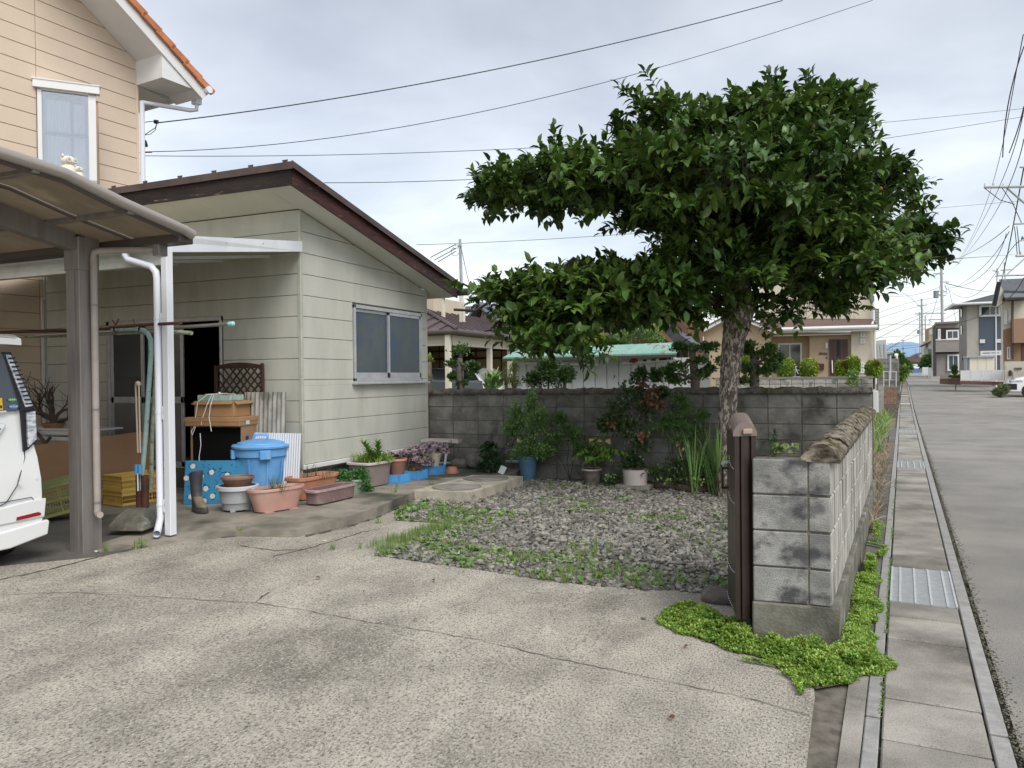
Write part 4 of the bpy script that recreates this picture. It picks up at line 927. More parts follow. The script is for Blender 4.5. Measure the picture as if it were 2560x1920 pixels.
for y, z in ((3.748, 1.375), (3.764, 1.375), (3.781, 1.375)): panel('sticker_mark', [(y-.005, z-.003), (y+.005, z-.003), (y+.005, z+.003), (y-.005, z+.003)], m_stw, .001, .020, bev=0)
for y, z in ((3.75, 1.325), (3.77, 1.325), (3.79, 1.325)): panel('sticker_mark', [(y-.005, z-.003), (y+.005, z-.003), (y+.005, z+.003), (y-.005, z+.003)], m_stw, .001, .020, bev=0)
for x in (-6.03, -8.55):
    for y in (2.44, 3.78):
        q = MB(); q.lathe([(.19, -.09), (.28, -.09), (.30, -.07), (.305, 0), (.30, .07), (.28, .09), (.19, .09)], 36, capb=False)
        w_ = MB(); R = Matrix.Rotation(math.pi/2, 3, 'X'); w_.add([tuple(R @ Vector(v)+Vector((x, y+.06, .46))) for v in q.v], q.f); wh = ob('wheel', w_, m_tyre, car, smooth=True)
        q = MB(); q.lathe([(.19, -.05), (.185, .05), (.06, .07), (.03, .08)], 20); w_ = MB(); w_.add([tuple(R @ Vector(v)+Vector((x, y+.06, .46))) for v in q.v], q.f); ob('rim', w_, m_chrome, wh, smooth=True)
q = MB(); q.bx(-9.2, -5.75, 2.5, 3.85, .30, .42); ob('underbody', q, m_blkpl, car)
# ================================================================ things on the apron
ZA = .2
def Z(x, y, z=ZA): p = G(x, y, z); return p
def pot(name, label, cat, px, py, r0, r1, h_, mat, rim=None, rimh=.03, rimw=.015, n=32, z=ZA, soil=m_potsoil, fill=.85, group=None, sx=1, sy=1, sq=0, rz=0, loc=None, feet=False):
    p = loc if loc is not None else Z(px, py, z)
    t = thing(name, label, cat, (p[0], p[1], p[2]), rz, group)
    q = MB(); k = fill*h_; ri = r1-.012
    q.lathe([(r0, 0), (r0+(r1-r0)*.5, h_*.5), (r1, h_-rimh), (r1, h_-.004), (ri, h_-.004), (ri-.004, k)], n, (0, 0, .02 if feet else 0), sx, sy, sq); ob('pot_body', q, mat, t, world=False, smooth=True)
    q = MB(); q.lathe([(r1+.001, h_-rimh), (r1+rimw, h_-rimh), (r1+rimw, h_-.006), (r1+rimw*.6, h_), (r1-.006, h_), (r1-.012, h_-.012)], n, (0, 0, .02 if feet else 0), sx, sy, sq, capb=False); ob('rim', q, rim or mat, t, world=False, smooth=True)
    if soil: q = MB(); q.lathe([(0.001, k+.012), (ri*.6, k+.01), (ri-.002, k)], n, (0, 0, .02 if feet else 0), sx, sy, sq, capb=False); ob('soil', q, soil, t, world=False)
    if feet:
        for a in (0, 1, 2, 3):
            w = a*math.pi/2+.4; q = MB(); q.rbx((math.cos(w)*r0*.8*sx, math.sin(w)*r0*.8*sy, .015), (.07, .05, .03), w, ch=.003); ob('foot', q, mat, t, world=False)
    return t
p = Z(602, 1279); gp_ = pot('planter', 'round grey plastic planter with a pale rim standing on feet, under the brown bowl', 'planter', 0, 0, .145, .185, .235, m_greyp, m_greyr, .04, .018, loc=(-5.56, 5.98, .2), soil=None, fill=.3, feet=True)
bowl = pot('bowl', 'shallow brown bowl of dry chips resting on the grey planter', 'bowl', 0, 0, .115, .158, .105, m_bowl, m_bowl, .02, .006, loc=(-5.56, 5.98, .2+.235), soil=m_chips, fill=.82)
def trough(name, label, cat, a, b, w, h_, mat, rim, taper=.85, sq=.55, fill=.8, soil=m_potsoil, rimw=.014, rimh=.03, z=ZA, group=None):
    # long planter between ground points a and b (its long axis)
    a = np.array(a[:2]); b = np.array(b[:2]); c = (a+b)/2; L_ = np.linalg.norm(b-a); rz = math.atan2(b[1]-a[1], b[0]-a[0])
    t = thing(name, label, cat, (c[0], c[1], z), rz, group); R1 = L_/2; r0 = taper
    sx, sy = 1, w/L_
    q = MB(); k = fill*h_
    q.lathe([(R1*r0, .012), (R1*(r0+.5*(1-r0)), h_*.5), (R1, h_-rimh), (R1, h_-.003), (R1-.012, h_-.003), (R1-.02, k)], 44, (0, 0, 0), sx, sy, sq); ob('pot_body', q, mat, t, world=False, smooth=True)
    q = MB(); q.lathe([(R1, h_-rimh), (R1+rimw, h_-rimh+.003), (R1+rimw, h_-.006), (R1+rimw*.5, h_), (R1-.008, h_), (R1-.014, h_-.014)], 44, (0, 0, 0), sx, sy*1.02, sq, capb=False); ob('rim', q, rim, t, world=False, smooth=True)
    if soil: q = MB(); q.lathe([(.001, k+.01), (R1*.6, k+.008), (R1-.016, k)], 44, (0, 0, 0), sx, sy, sq, capb=False); ob('soil', q, soil, t, world=False)
    for u in (-.6, .6):
        q = MB(); q.bx(u*R1*r0-.05, u*R1*r0+.05, -w*.36, w*.36, 0, .014); ob('foot', q, mat, t, world=False)
    return t
pk = trough('planter', 'faded pink oval planter with thin grass in it, nearest the camera', 'planter', (-5.28, 5.84), (-5.12, 6.40), .28, .235, m_pinkpl, m_pinkpl, .78, .25, .86)
te = trough('planter', 'terracotta coloured rectangular planter with thin grass, behind the pink one', 'planter', (-5.40, 6.62), (-5.36, 7.24), .27, .25, m_terra, m_terra, .86, .62, .84, rimw=.02, rimh=.04)
br = trough('planter', 'empty long mauve-brown planter at the front edge of the row', 'planter', (-5.02, 6.42), (-4.99, 7.08), .20, .165, m_mauve, m_mauver, .84, .66, .12, None)
bg = trough('planter', 'big square taupe planter full of lilies and herbs', 'planter', (-5.32, 7.70), (-5.28, 8.18), .36, .30, m_taupe, m_tauper, .86, .62, .93, rimw=.022)
mp = pot('plant_pot', 'small mint green pot spilling over with parsley', 'pot', 857, 1234, .085, .105, .17, m_mintpot, m_mintpot, .02, .008, loc=(-5.27, 7.30, .2))
mp2 = pot('plant_pot', 'mint green pot half hidden behind the mauve planter, under the parsley', 'pot', 0, 0, .10, .12, .15, m_mintpot, m_mintpot, .02, .008, loc=(-5.14, 7.45, .2))
cr_pos = []
def bcrate(px, py, lab):
    p = Z(px, py); t = thing('blue_crate', lab, 'crate', (p[0]-.06, p[1]+.08, ZA), .0, 'upturned blue crates carrying pots'); w = .108; hh = .105
    q = MB(); q.prism([(-w-.015, -w-.015, 0), (w+.015, -w-.015, 0), (w+.015, w+.015, 0), (-w-.015, w+.015, 0)], (0, 0, .02)); ob('crate_foot', q, m_bluec, t, world=False)
    q = MB(); q.add([(-w-.01, -w-.01, .02), (w+.01, -w-.01, .02), (w+.01, w+.01, .02), (-w-.01, w+.01, .02), (-w+.01, -w+.01, hh), (w-.01, -w+.01, hh), (w-.01, w-.01, hh), (-w+.01, w-.01, hh)], [(0, 3, 2, 1), (4, 5, 6, 7), (0, 1, 5, 4), (1, 2, 6, 5), (2, 3, 7, 6), (3, 0, 4, 7)]); ob('crate_body', q, m_bluec, t, world=False, bev=.004)
    for sx in (-1, 1):
        for sy in (-1, 1):
            q = MB(); q.bx(sx*w-.012, sx*w+.012, sy*w-.012, sy*w+.012, .02, hh+.012); ob('corner_post', q, m_bluec, t, world=False)
    cr_pos.append(np.array(t.location)+[0, 0, hh]); return t
bcrate(995, 1209, 'bright blue crate under the terracotta pot, nearest of the three'); bcrate(1040, 1199, 'bright blue crate under the woven basket pot, middle of the three'); bcrate(1087, 1186, 'bright blue crate under the cream pot, farthest of the three')
tp = pot('plant_pot', 'brown round pot of echeveria on the nearest blue crate', 'pot', 0, 0, .085, .118, .20, m_terrad, m_terra, .03, .01, loc=cr_pos[0])
bk = pot('plant_pot', 'woven basket pot overflowing with grey pink echeveria on the middle blue crate', 'pot', 0, 0, .09, .115, .16, m_basket, m_basket, .02, .004, loc=cr_pos[1])
cw = pot('plant_pot', 'cream rounded pot with trailing echeveria on the farthest blue crate', 'pot', 0, 0, .07, .115, .17, m_cream, m_cream, .02, .006, loc=cr_pos[2])
p = Z(1126, 1184); t = thing('upturned_pot', 'small terracotta pot turned upside down beside the far blue crate', 'pot', (p[0], p[1]+.06, .2))
q = MB(); q.lathe([(.085, 0), (.085, .022), (.078, .024), (.062, .085), (.0, .087)], 26); ob('pot_body', q, m_terra, t, world=False, smooth=True); q = MB(); q.lathe([(.088, 0), (.088, .02), (.08, .022)], 26, capb=False); ob('rim', q, m_terra, t, world=False, smooth=True)
# blue bin
bin_ = thing('rubbish_bin', 'big sky blue plastic bin with lid and carrying handle', 'bin', (-5.86, 6.66, .2))
q = MB(); prof = [(.20, 0), (.21, .02), (.245, .40), (.262, .50)]
q.lathe(prof, 48); q.v = [tuple(v) for v in q.v]; ob('bin_body', q, m_blue, bin_, world=False, smooth=True)
for k in range(8):
    w = k*math.pi/4+.2; q = MB(); q.prism([(math.cos(w+s*.05)*r, math.sin(w+s*.05)*r, z) for s, r, z in ((-1, .208, .03), (1, .208, .03), (1, .256, .45), (-1, .256, .45))], (math.cos(w)*.008, math.sin(w)*.008, 0)); ob('rib', q, m_blue, bin_, world=False, bev=.003)
q = MB(); q.lathe([(.262, .47), (.278, .475), (.282, .56), (.27, .565)], 48, capb=False); ob('collar', q, m_blue, bin_, world=False, smooth=True)
q = MB(); q.lathe([(.305, .565), (.308, .585), (.295, .60), (.25, .605), (.245, .62), (.15, .645), (.06, .655), (.001, .655)], 48, capb=False); q.lathe([(.305, .565), (.27, .56)], 48, capb=False); lid = ob('lid', q, m_blue, bin_, world=False, smooth=True)
az = math.atan2(-6.66, 5.86)+.15
ca, sa = math.cos(az), math.sin(az)
def loc_(u, v, z): return (ca*u-sa*v, sa*u+ca*v, z)
q = MB(); q.tube([loc_(.0, -.085, .64), loc_(.0, -.065, .70), loc_(0, -.055, .71), loc_(0, .055, .71), loc_(0, .065, .70), loc_(0, .085, .64)], .011, 8); q.tube([loc_(.06, -.085, .64), loc_(.03, -.05, .70), loc_(.03, .05, .70), loc_(.06, .085, .64)], .009, 8); ob('lid_handle', q, m_blue, lid, world=False, smooth=True)
for w in (az, az+math.pi/2, az-math.pi/2, az+math.pi):
    q = MB(); c, s = math.cos(w), math.sin(w); q.rbx((c*.292, s*.292, .50), (.045, .12, .10), w, ch=.008); ob('side_grip', q, m_blue, bin_, world=False)
# rubber boot
bt = thing('rubber_boot', 'dark rubber boot caked with pale mud, standing alone', 'boot', (-5.92, 5.80, .2), math.radians(-18))
def boot():
    rows = []
    for z, cx, rx, ry in ((.03, .055, .135, .047), (.055, .055, .133, .047), (.085, .035, .108, .046), (.115, .01, .078, .045), (.15, -.01, .060, .046), (.20, -.014, .057, .050), (.28, -.012, .062, .056), (.37, -.010, .070, .064), (.385, -.010, .071, .065)):
        rows.append([(cx+math.cos(a)*rx, math.sin(a)*ry*(1 if math.cos(a) < .3 else 1.05), z+(.03*math.cos(a) if z > .3 else 0)) for a in np.linspace(0, 2*math.pi, 29)])
    rows.append([(-.010+math.cos(a)*.062, math.sin(a)*.056, .375+.03*math.cos(a)) for a in np.linspace(0, 2*math.pi, 29)]); rows.append([(-.010+math.cos(a)*.055, math.sin(a)*.05, .20) for a in np.linspace(0, 2*math.pi, 29)])
    return rows
q = MB(); q.grid(boot()); ob('boot_shaft', q, m_rubber, bt, world=False, smooth='all')
q = MB(); q.prism([(.055+math.cos(a)*.147*(1 if math.cos(a) > 0 else .93), math.sin(a)*(.056 if math.cos(a) > 0 else .048), 0) for a in np.linspace(0, 2*math.pi, 25)[:-1]], (0, 0, .032)); ob('sole', q, m_rubber, bt, world=False, bev=.004)
rows = boot()[1:5]; q = MB(); q.grid([[( (v[0]-.03)*1.02+.03, v[1]*1.03, v[2]) for v in r[22:29]] for r in rows]); q.grid([[( (v[0]-.03)*1.02+.03, v[1]*1.03, v[2]) for v in r[0:6]] for r in rows]); ob('mud_crust', q, m_mud, bt, world=False, smooth='all')
# patterned board, cardboard sheets
def lean(name, label, cat, p0, p1, h_, tilt, th_, mat, z=ZA, group=None, shape=None):
    p0 = np.array(p0[:2], float); p1 = np.array(p1[:2], float); L_ = np.linalg.norm(p1-p0); rz = math.atan2(p1[1]-p0[1], p1[0]-p0[0])
    t = thing(name, label, cat, (p0[0], p0[1], z), rz, group); R = Matrix.Rotation(-tilt, 3, 'X')
    return t, L_, R
t, L_, R = lean('patterned_board', 'blue board covered in flowered cloth leaning behind the boot', 'board', (-6.33, 6.02), (-5.90, 6.30), .45, math.radians(14), .02, m_pattern)
q = MB(); q.add([tuple(R @ Vector(v)) for v in [(0, 0, 0), (L_, 0, 0), (L_, .02, 0), (0, .02, 0), (0, 0, .47), (L_+.14, 0, .455), (L_+.14, .02, .455), (0, .02, .47)]], [(0, 3, 2, 1), (4, 5, 6, 7), (0, 1, 5, 4), (1, 2, 6, 5), (2, 3, 7, 6), (3, 0, 4, 7)]); ob('board', q, m_pattern, t, world=False)
qr = random.Random(5); dq = MB(); lq = MB()
for i in range(26):
    u, v = qr.uniform(.03, L_-.0), qr.uniform(.03, .43)
    if i < 13:
        u, v = .05+(i % 4)*.125+.05*((i//4) % 2)+qr.uniform(-.035, .035), .06+(i//4)*.125+qr.uniform(-.03, .03)
        for k in range(9):
            a = k*2*math.pi/9; c = (u+math.cos(a)*.017, v+math.sin(a)*.017); dq.add([tuple(R @ Vector((c[0]+math.cos(b)*.010, -.002, c[1]+math.sin(b)*.012))) for b in np.linspace(0, 2*math.pi, 7)[:-1]], [(0, 1, 2, 3, 4, 5)])
        dq.add([tuple(R @ Vector((u+math.cos(b)*.015, -.0015, v+math.sin(b)*.015))) for b in np.linspace(0, 2*math.pi, 9)[:-1]], [tuple(range(8))])
    for k in range(4):
        a = qr.uniform(0, 6.3); c = (u+math.cos(a)*.034, v+math.sin(a)*.034); lq.add([tuple(R @ Vector((c[0]+math.cos(b)*.011, -.0012, c[1]+math.sin(b)*.006))) for b in np.linspace(0, 2*math.pi, 6)[:-1]], [tuple(range(5))])
ob('printed_daisies', dq, m_daisy, t, world=False)['kind'] = 'stuff'; ob('printed_leaves', lq, m_print, t, world=False)['kind'] = 'stuff'
t, L_, R = lean('cardboard_sheet', 'brown cardboard sheet leaning between the patterned board and the grey planter', 'cardboard', (-6.06, 6.36), (-5.70, 6.46), .4, math.radians(16), .01, m_cardd)
q = MB(); q.add([tuple(R @ Vector(v)) for v in [(0, 0, 0), (L_, 0, 0), (L_, .012, 0), (0, .012, 0), (.03, 0, .37), (L_-.02, 0, .36), (L_-.02, .012, .36), (.03, .012, .37)]], [(0, 3, 2, 1), (4, 5, 6, 7), (0, 1, 5, 4), (1, 2, 6, 5), (2, 3, 7, 6), (3, 0, 4, 7)]); ob('sheet', q, m_cardd, t, world=False)
# the open carton with boxes stacked on it
bx0 = thing('open_carton', 'large brown carton on its side with a black opening, under the stacked boxes', 'box', (-6.63, 6.42, .2), math.radians(12))
q = MB(); W_, D_, Hh = .62, .36, .80
q.bx(0, W_, 0, .012, 0, .03); q.bx(0, .012, 0, D_, 0, Hh); q.bx(W_-.012, W_, 0, D_, 0, Hh); q.bx(.012, W_-.012, 0, D_, Hh-.012, Hh); q.bx(.012, W_-.012, 0, D_, 0, .012); q.bx(.012, W_-.012, D_-.012, D_, .012, Hh-.012); ob('carton_shell', q, m_cardd, bx0, world=False)
q = MB(); q.bx(.013, W_-.013, .02, .03, .013, Hh-.013); ob('dark_inside', q, m_black, bx0, world=False)
for z, hh in ((.60, .085), (.51, .05)):
    q = MB(); q.bx(W_, W_+.0015, .08, .14, z, z+hh); ob('printed_mark', q, m_blkpl, bx0, world=False)
def carton(lab, x, y, z, w, d, h_, rz, mat, flap=False, lid=False, name='cardboard_box'):
    t = thing(name, lab, 'box', (x, y, z), rz)
    q = MB(); q.cbx(-w/2, w/2, -d/2, d/2, 0, h_, .004); ob('box_body', q, mat, t, world=False)
    if lid: q = MB(); q.cbx(-w/2-.004, w/2+.004, -d/2-.004, d/2+.004, h_*.5, h_+.003, .003); ob('lid', q, mat, t, world=False)
    if flap:
        for a in range(4):
            q = MB(); c, s = math.cos(a*math.pi/2), math.sin(a*math.pi/2); ww, dd = (w, d) if a % 2 else (d, w)
            P = [(dd/2-.002, -ww/2+.01, h_), (dd/2+.035, -ww/2+.0, h_-.035), (dd/2+.042, ww/2-.0, h_-.03), (dd/2-.002, ww/2-.01, h_)]
            P = [(c*p[0]-s*p[1], s*p[0]+c*p[1], p[2]) for p in P]; q.prism(P, (0, 0, .006)); ob('flap', q, mat, t, world=False)
    return t
R12 = math.radians(12)
def on(u, v): c, s = math.cos(R12), math.sin(R12); return -6.63+c*u-s*v, 6.42+s*u+c*v
x, y = on(.30, .15); carton('flat lidded brown box with a white label, on top of the open carton', x, y, .2+Hh+.001, .66, .42, .095, R12, m_card, lid=True)
q = MB(); q.bx(.332, .3355, -.08, -.01, .012, .055); o_ = [o for o in bpy.data.objects if o.name.startswith('cardboard_box')][-1]; ob('label_patch', q, m_stw, o_, world=False)
z2 = .2+Hh+.10; x, y = on(.29, .17); carton('brown box with ragged folded flaps, tied with white string', x, y, z2, .48, .34, .17, R12, m_card, flap=True)
z3 = z2+.175; x, y = on(.27, .17); gb = carton('slim mint green striped box at the top of the stack', x, y, z3, .40, .28, .065, R12, m_greenbox)
q = MB(); q.bx(-.198, .198, -.138, .138, .0655, .067); ob('box_top', q, m_cardd, gb, world=False)
st = thing('string', 'loose white string tied round the top boxes with hanging ends', 'string', (-6.38, 6.5, z3))
def S_(u, v, z): x, y = on(u, v); return (x, y, z)
tz_ = z3+.07
for pts in ([(.30, .02, tz_), (.30, .17, tz_+.008), (.30, .30, tz_)], [(.08, .16, tz_), (.30, .16, tz_+.01), (.46, .16, tz_)], [(.24, .10, tz_+.004), (.20, .02, tz_), (.12, -.04, tz_-.08), (.10, -.05, tz_-.22), (.085, -.055, tz_-.33), (.095, -.05, tz_-.36)],
            [(.25, .08, tz_+.004), (.26, .01, tz_), (.24, -.045, tz_-.10), (.19, -.06, tz_-.25), (.17, -.06, tz_-.33)], [(.27, .08, tz_+.004), (.28, .01, tz_-.01), (.28, -.05, tz_-.12), (.27, -.065, tz_-.25), (.30, -.07, tz_-.40)], [(.15, -.05, tz_-.42), (.16, -.055, tz_-.55), (.14, -.06, tz_-.68), (.145, -.06, tz_-.78)],
            [(.10, -.05, tz_-.32), (.05, -.06, tz_-.40), (.06, -.06, tz_-.44), (.10, -.065, tz_-.36)]):
    q = MB(); q.tube([S_(*p) for p in pts], .0045, 5); ob('strand', q, m_string, st)
q = MB(); q.ico(S_(.27, .14, tz_+.014), .02, 2, .3); ob('knot', q, m_string, st)
# trellis, corrugated sheets, grey hood behind
tt = thing('trellis_panel', 'dark wooden lattice panel with an arched top leaning on the shed wall', 'trellis', (-6.42, 6.96, .75), math.radians(0))
w_, h_ = .66, .55
pa, pb = PY(538, 975, 6.96), PY(660, 975, 6.96); x0, x1 = pa[0], pb[0]; zt_ = PY(600, 905, 6.96)[2]; zb_ = .70
xL, xR = x0-.0, x1
q = MB(); q.cbx(xL, xL+.035, 6.94, 6.975, zb_, zt_-.035, .003); ob('post', q, m_dbrown, tt); q = MB(); q.cbx(xR-.035, xR, 6.94, 6.975, zb_, zt_-.02, .003); ob('post', q, m_dbrown, tt)
P = [(xL+.03, zt_-.075)]+[(xL+.03+(xR-xL-.06)*i/12, zt_-.04+.035*math.sin(math.pi*i/12)) for i in range(13)]+[(xR-.03, zt_-.075)]
q = MB(); q.prism([(x, 6.945, z) for x, z in P], (0, .025, 0)); ob('top_rail', q, m_dbrown, tt)
for sgn in (1, -1):
    for i in range(-6, 10):
        # diagonal slats clipped to the frame
        a = xL+.02+i*.105 if sgn > 0 else xL+.02+i*.105
        pts = []
        zlo, zhi = zb_+.02, zt_-.06
        if sgn > 0: xa, za_, xb, zb2 = a, zhi, a+(zhi-zlo), zlo
        else: xa, za_, xb, zb2 = a, zlo, a+(zhi-zlo), zhi
        lo, hi = xL+.03, xR-.03
        if xb <= lo or xa >= hi: continue
        def at(x): return za_+(zb2-za_)*(x-xa)/(xb-xa)
        xs0, xs1 = max(xa, lo), min(xb, hi)
        q = MB(); dz = .014; y_ = 6.952 if sgn > 0 else 6.960
        q.prism([(xs0, y_, at(xs0)-dz), (xs1, y_, at(xs1)-dz), (xs1, y_, at(xs1)+dz), (xs0, y_, at(xs0)+dz)], (0, .007, 0)); ob('slat', q, m_dbrown, tt)
def corr(name, label, x0, x1, y, z0, z1, pitch, amp, mat, tilt=.06):
    t = thing(name, label, 'sheet', (x0, y, z0)); n = int((x1-x0)/pitch*8); rows = []
    for i in range(n+1):
        x = x0+(x1-x0)*i/n; w = amp*math.sin(2*math.pi*(x-x0)/pitch); rows.append([(x, y+w, z0), (x, y+w+tilt, z1)])
    q = MB(); q.grid(rows); q.grid([[(a[0], a[1]+.004, a[2]) for a in r] for r in rows[::-1]]); ob('corrugations', q, mat, t, smooth='all'); return t
a, b = PY(612, 990, 6.88)[0], PY(715, 990, 6.88)[0]; zt_ = PY(660, 980, 6.92)[2]
corr('corrugated_sheet', 'old grey corrugated sheet leaning on the shed behind the bin', a, b, 6.82, .25, zt_, .062, .010, m_corr)
a, b = PY(600, 1090, 6.8)[0], PY(753, 1090, 6.8)[0]; zt_ = PY(700, 1082, 6.84)[2]
corr('corrugated_sheet', 'white ribbed plastic sheet leaning beside the shed corner', a+.1, b, 6.75, .21, zt_, .032, .006, m_corrw)
gh = thing('plastic_hood', 'grey blue rounded hood resting in the doorway behind the boxes', 'hood', (-6.63, 6.93, 1.13))
q = MB(); rows = []
for a in np.linspace(-.2, math.pi+.2, 15): rows.append([(-6.62+math.cos(a)*r*.15, 6.90+dy, 1.15+math.sin(a)*r*.15) for r, dy in ((1, 0), (.97, .10), (.8, .14))])
q.grid(rows); ob('shell', q, m_bluep, gh, smooth='all')
# drying poles: concrete foot, two bent pipes, bars across
pb_ = thing('drying_pole_stand', 'weathered drying pole stand on a concrete foot with two bent mint green pipes', 'pole stand', (-5.72, 4.98, .2), 0)
cx, cy_ = -5.80, 5.02
q = MB(); sec = lambda w, d, z: [(cx-w, cy_-d, z), (cx+w, cy_-d, z), (cx+w, cy_+d, z), (cx-w, cy_+d, z)]
rows = [sec(.16, .24, .20), sec(.16, .24, .25), sec(.13, .19, .30), sec(.085, .10, .37), sec(.07, .075, .375)]
for r_ in rows: q.v += r_
for i in range(4):
    for k in range(4): q.f.append((i*4+k, i*4+(k+1) % 4, i*4+4+(k+1) % 4, i*4+4+k)); q.mi.append(0)
q.f += [(0, 3, 2, 1), (16, 17, 18, 19)]; q.mi += [0, 0]
q.v = [(v[0], v[1], v[2]+.0) for v in q.v]
R45 = Matrix.Rotation(math.radians(20), 3, 'Z'); c_ = Vector((cx, cy_, 0)); q.v = [tuple(R45 @ (Vector(v)-c_)+c_) for v in q.v]; ob('concrete_foot', q, m_foot, pb_, bev=.012)
yb = cy_
q = MB(); q.tube([(cx+.0, yb, .37), (cx, yb, .66)], .032, 10); q.tube([(cx+.065, yb, .37), (cx+.065, yb, .66)], .032, 10); ob('socket', q, m_rust, pb_)
def pyx(px, py): p = PY(px, py, yb); return p
A = [pyx(352, 1225), pyx(364, 1090), pyx(378, 880), pyx(377, 850), pyx(370, 835), pyx(358, 826), pyx(340, 822), pyx(281, 823)]
q = MB(); q.tube(A, .021, 12); ob('bent_pipe', q, m_mint, pb_, smooth=True, label='mint green bent pipe')
A = [pyx(366, 1225), pyx(369, 1090), pyx(381, 880), pyx(384, 850), pyx(391, 838), pyx(404, 830), pyx(430, 829), pyx(468, 832)]
A = [(p[0], p[1]+.05, p[2]) for p in A]
q = MB(); q.tube(A, .018, 12); ob('bent_pipe', q, m_olivep, pb_, smooth=True, label='flaking olive bent pipe')
q = MB(); q.tube([pyx(297, 824), pyx(289, 812), pyx(281, 800)], .006, 6); q.tube([pyx(289, 815), pyx(293, 805), pyx(297, 797)], .006, 6); q.tube([pyx(340, 817), pyx(333, 799)], .006, 6); q.tube([pyx(281, 800), pyx(283, 804)], .006, 6); ob('hook', q, m_rust, pb_)
for px in (290, 352): q = MB(); c = pyx(px, 823); q.tube([(c[0]-.008, c[1], c[2]), (c[0]+.008, c[1], c[2])], .026, 10); ob('binding', q, m_blkpl if px > 300 else m_rust, pb_)
def pole(label, pts, r, mat, cap=None):
    t = thing('laundry_pole', label, 'pole', pts[0]); q = MB(); q.tube(pts, r, 12); ob('tube', q, mat, t, smooth=True)
    if cap: q = MB(); a, b = Vector(pts[-1]), Vector(pts[-2]); d = (a-b).normalized(); q.tube([a, a+d*.02, a+d*.05, a+d*.062], [r*1.25, r*1.3, r*1.25, r*.6], 12); ob('end_cap', q, cap, t, smooth=True)
yy = 5.05
pole('steel laundry pole with a mint green end cap', [PY(90, 838, 5.5), PY(330, 826, 5.2), PY(573, 810, yy)], .016, m_steel, m_polecap)
pole('upper dark laundry pole running back under the carport', [PY(-40, 832, 5.6), PY(175, 826, 5.5), PY(280, 822, 5.4)], .017, m_rust)
pole('lower grey green laundry pole beneath the dark one', [PY(-40, 843, 5.62), PY(175, 839, 5.52), PY(425, 827, 5.1)], .017, m_olivep)
pole('short rusty brown pole fastened at the white post', [PY(275, 818, 5.0), PY(360, 812, 4.98), PY(445, 808, 4.8), PY(452, 807, 4.8)], .014, m_rust)
br_ = thing('broom_sticks', 'pair of thin tan sticks held by blue clips beside the drying pole', 'sticks', pyx(360, 1215))
for a, b in (((359, 1130), (353, 960)), ((365, 1130), (361, 960))):
    q = MB(); q.tube([(lambda p: (p[0], p[1]-.06, p[2]))(PY(*a, yb)), (lambda p: (p[0], p[1]-.06, p[2]))(PY(*b, yb))], .008, 8); ob('stick', q, m_ropeb, br_)
q = MB(); c = PY(359, 959, yb); q.ico((c[0], c[1]-.06, c[2]), .028, 2, .1); ob('knob', q, m_ropeb, br_)
for px in (355, 364): q = MB(); a, b = PY(px, 1160, yb), PY(px, 1182, yb); q.tube([(a[0], a[1]-.06, a[2]), (b[0], b[1]-.06, b[2])], .017, 10); ob('blue_clip', q, m_bluec, br_)
q = MB(); a, b = PY(358, 1182, yb), PY(359, 1225, yb); q.tube([(a[0], a[1]-.06, a[2]), (b[0], b[1]-.06, b[2])], .006, 6); ob('cord', q, m_string, br_)
# lattice crates
def lcrate(lab, c, w, d, h_, rz, mat, rows_=2, tilt=(0, 0)):
    t = thing('lattice_crate', lab, 'crate', c, rz); t.rotation_euler = (tilt[0], tilt[1], rz)
    hw, hd = w/2, d/2
    q = MB()
    for (x0, x1, y0, y1) in ((-hw, hw, -hd, -hd+.008), (-hw, hw, hd-.008, hd), (-hw, -hw+.008, -hd, hd), (hw-.008, hw, -hd, hd)): q.bx(x0, x1, y0, y1, h_-.045, h_)
    for (x0, x1, y0, y1) in ((-hw-.006, hw+.006, -hd-.008, -hd+.002), (-hw-.006, hw+.006, hd-.002, hd+.008), (-hw-.008, -hw+.002, -hd, hd), (hw-.002, hw+.008, -hd, hd)): q.bx(x0, x1, y0, y1, h_-.012, h_); q.bx(x0, x1, y0, y1, h_-.052, h_-.042); q.bx(x0, x1, y0, y1, 0, .012)
    q.bx(-hw+.005, hw-.005, -hd+.005, hd-.005, .008, .014)
    ob('rim_band', q, mat, t, world=False)
    def side(p0, p1, n):
        mb = MB(); v0, v1 = Vector((*p0, 0)), Vector((*p1, 0)); L_ = (v1-v0).length; u = (v1-v0)/L_; nn = Vector((-u.y, u.x, 0))
        def bar(a0, a1, z0, z1, t_=.006):
            P = [v0+u*a0, v0+u*a1, v0+u*a1+nn*t_, v0+u*a0+nn*t_]; mb.prism([(p.x, p.y, z0) for p in P], (0, 0, z1-z0))
        zt = h_-.045; rh = (zt-.012)/rows_
        for r_ in range(rows_):
            zb2 = .012+r_*rh; bar(0, L_, zb2+rh-.010, zb2+rh+.004, .009)
            for i in range(n+1): a = i*(L_-.012)/n; bar(a, a+.012, zb2, zb2+rh, .010)
            for i in range(n):
                a0 = i*(L_-.012)/n+.012; cw_ = (L_-.012)/n-.012; m = 7
                for k in range(1, m): a = a0+cw_*k/m; bar(a-.002, a+.002, zb2+.01, zb2+rh-.015, .004)
                bar(a0, a0+cw_, zb2+rh*.48, zb2+rh*.54, .005); bar(a0, a0+cw_, zb2, zb2+.016, .006)
        ob('lattice_side', mb, mat, t, world=False)
    side((-hw, -hd), (hw, -hd), 3); side((hw, -hd), (hw, hd), 3); side((hw, hd), (-hw, hd), 3); side((-hw, hd), (-hw, -hd), 3)
    return t
lcrate('yellow plastic lattice crate on the apron behind the concrete foot', (-7.02, 6.02, .2), .34, .52, .155, math.radians(-8), m_crate_y, 1)
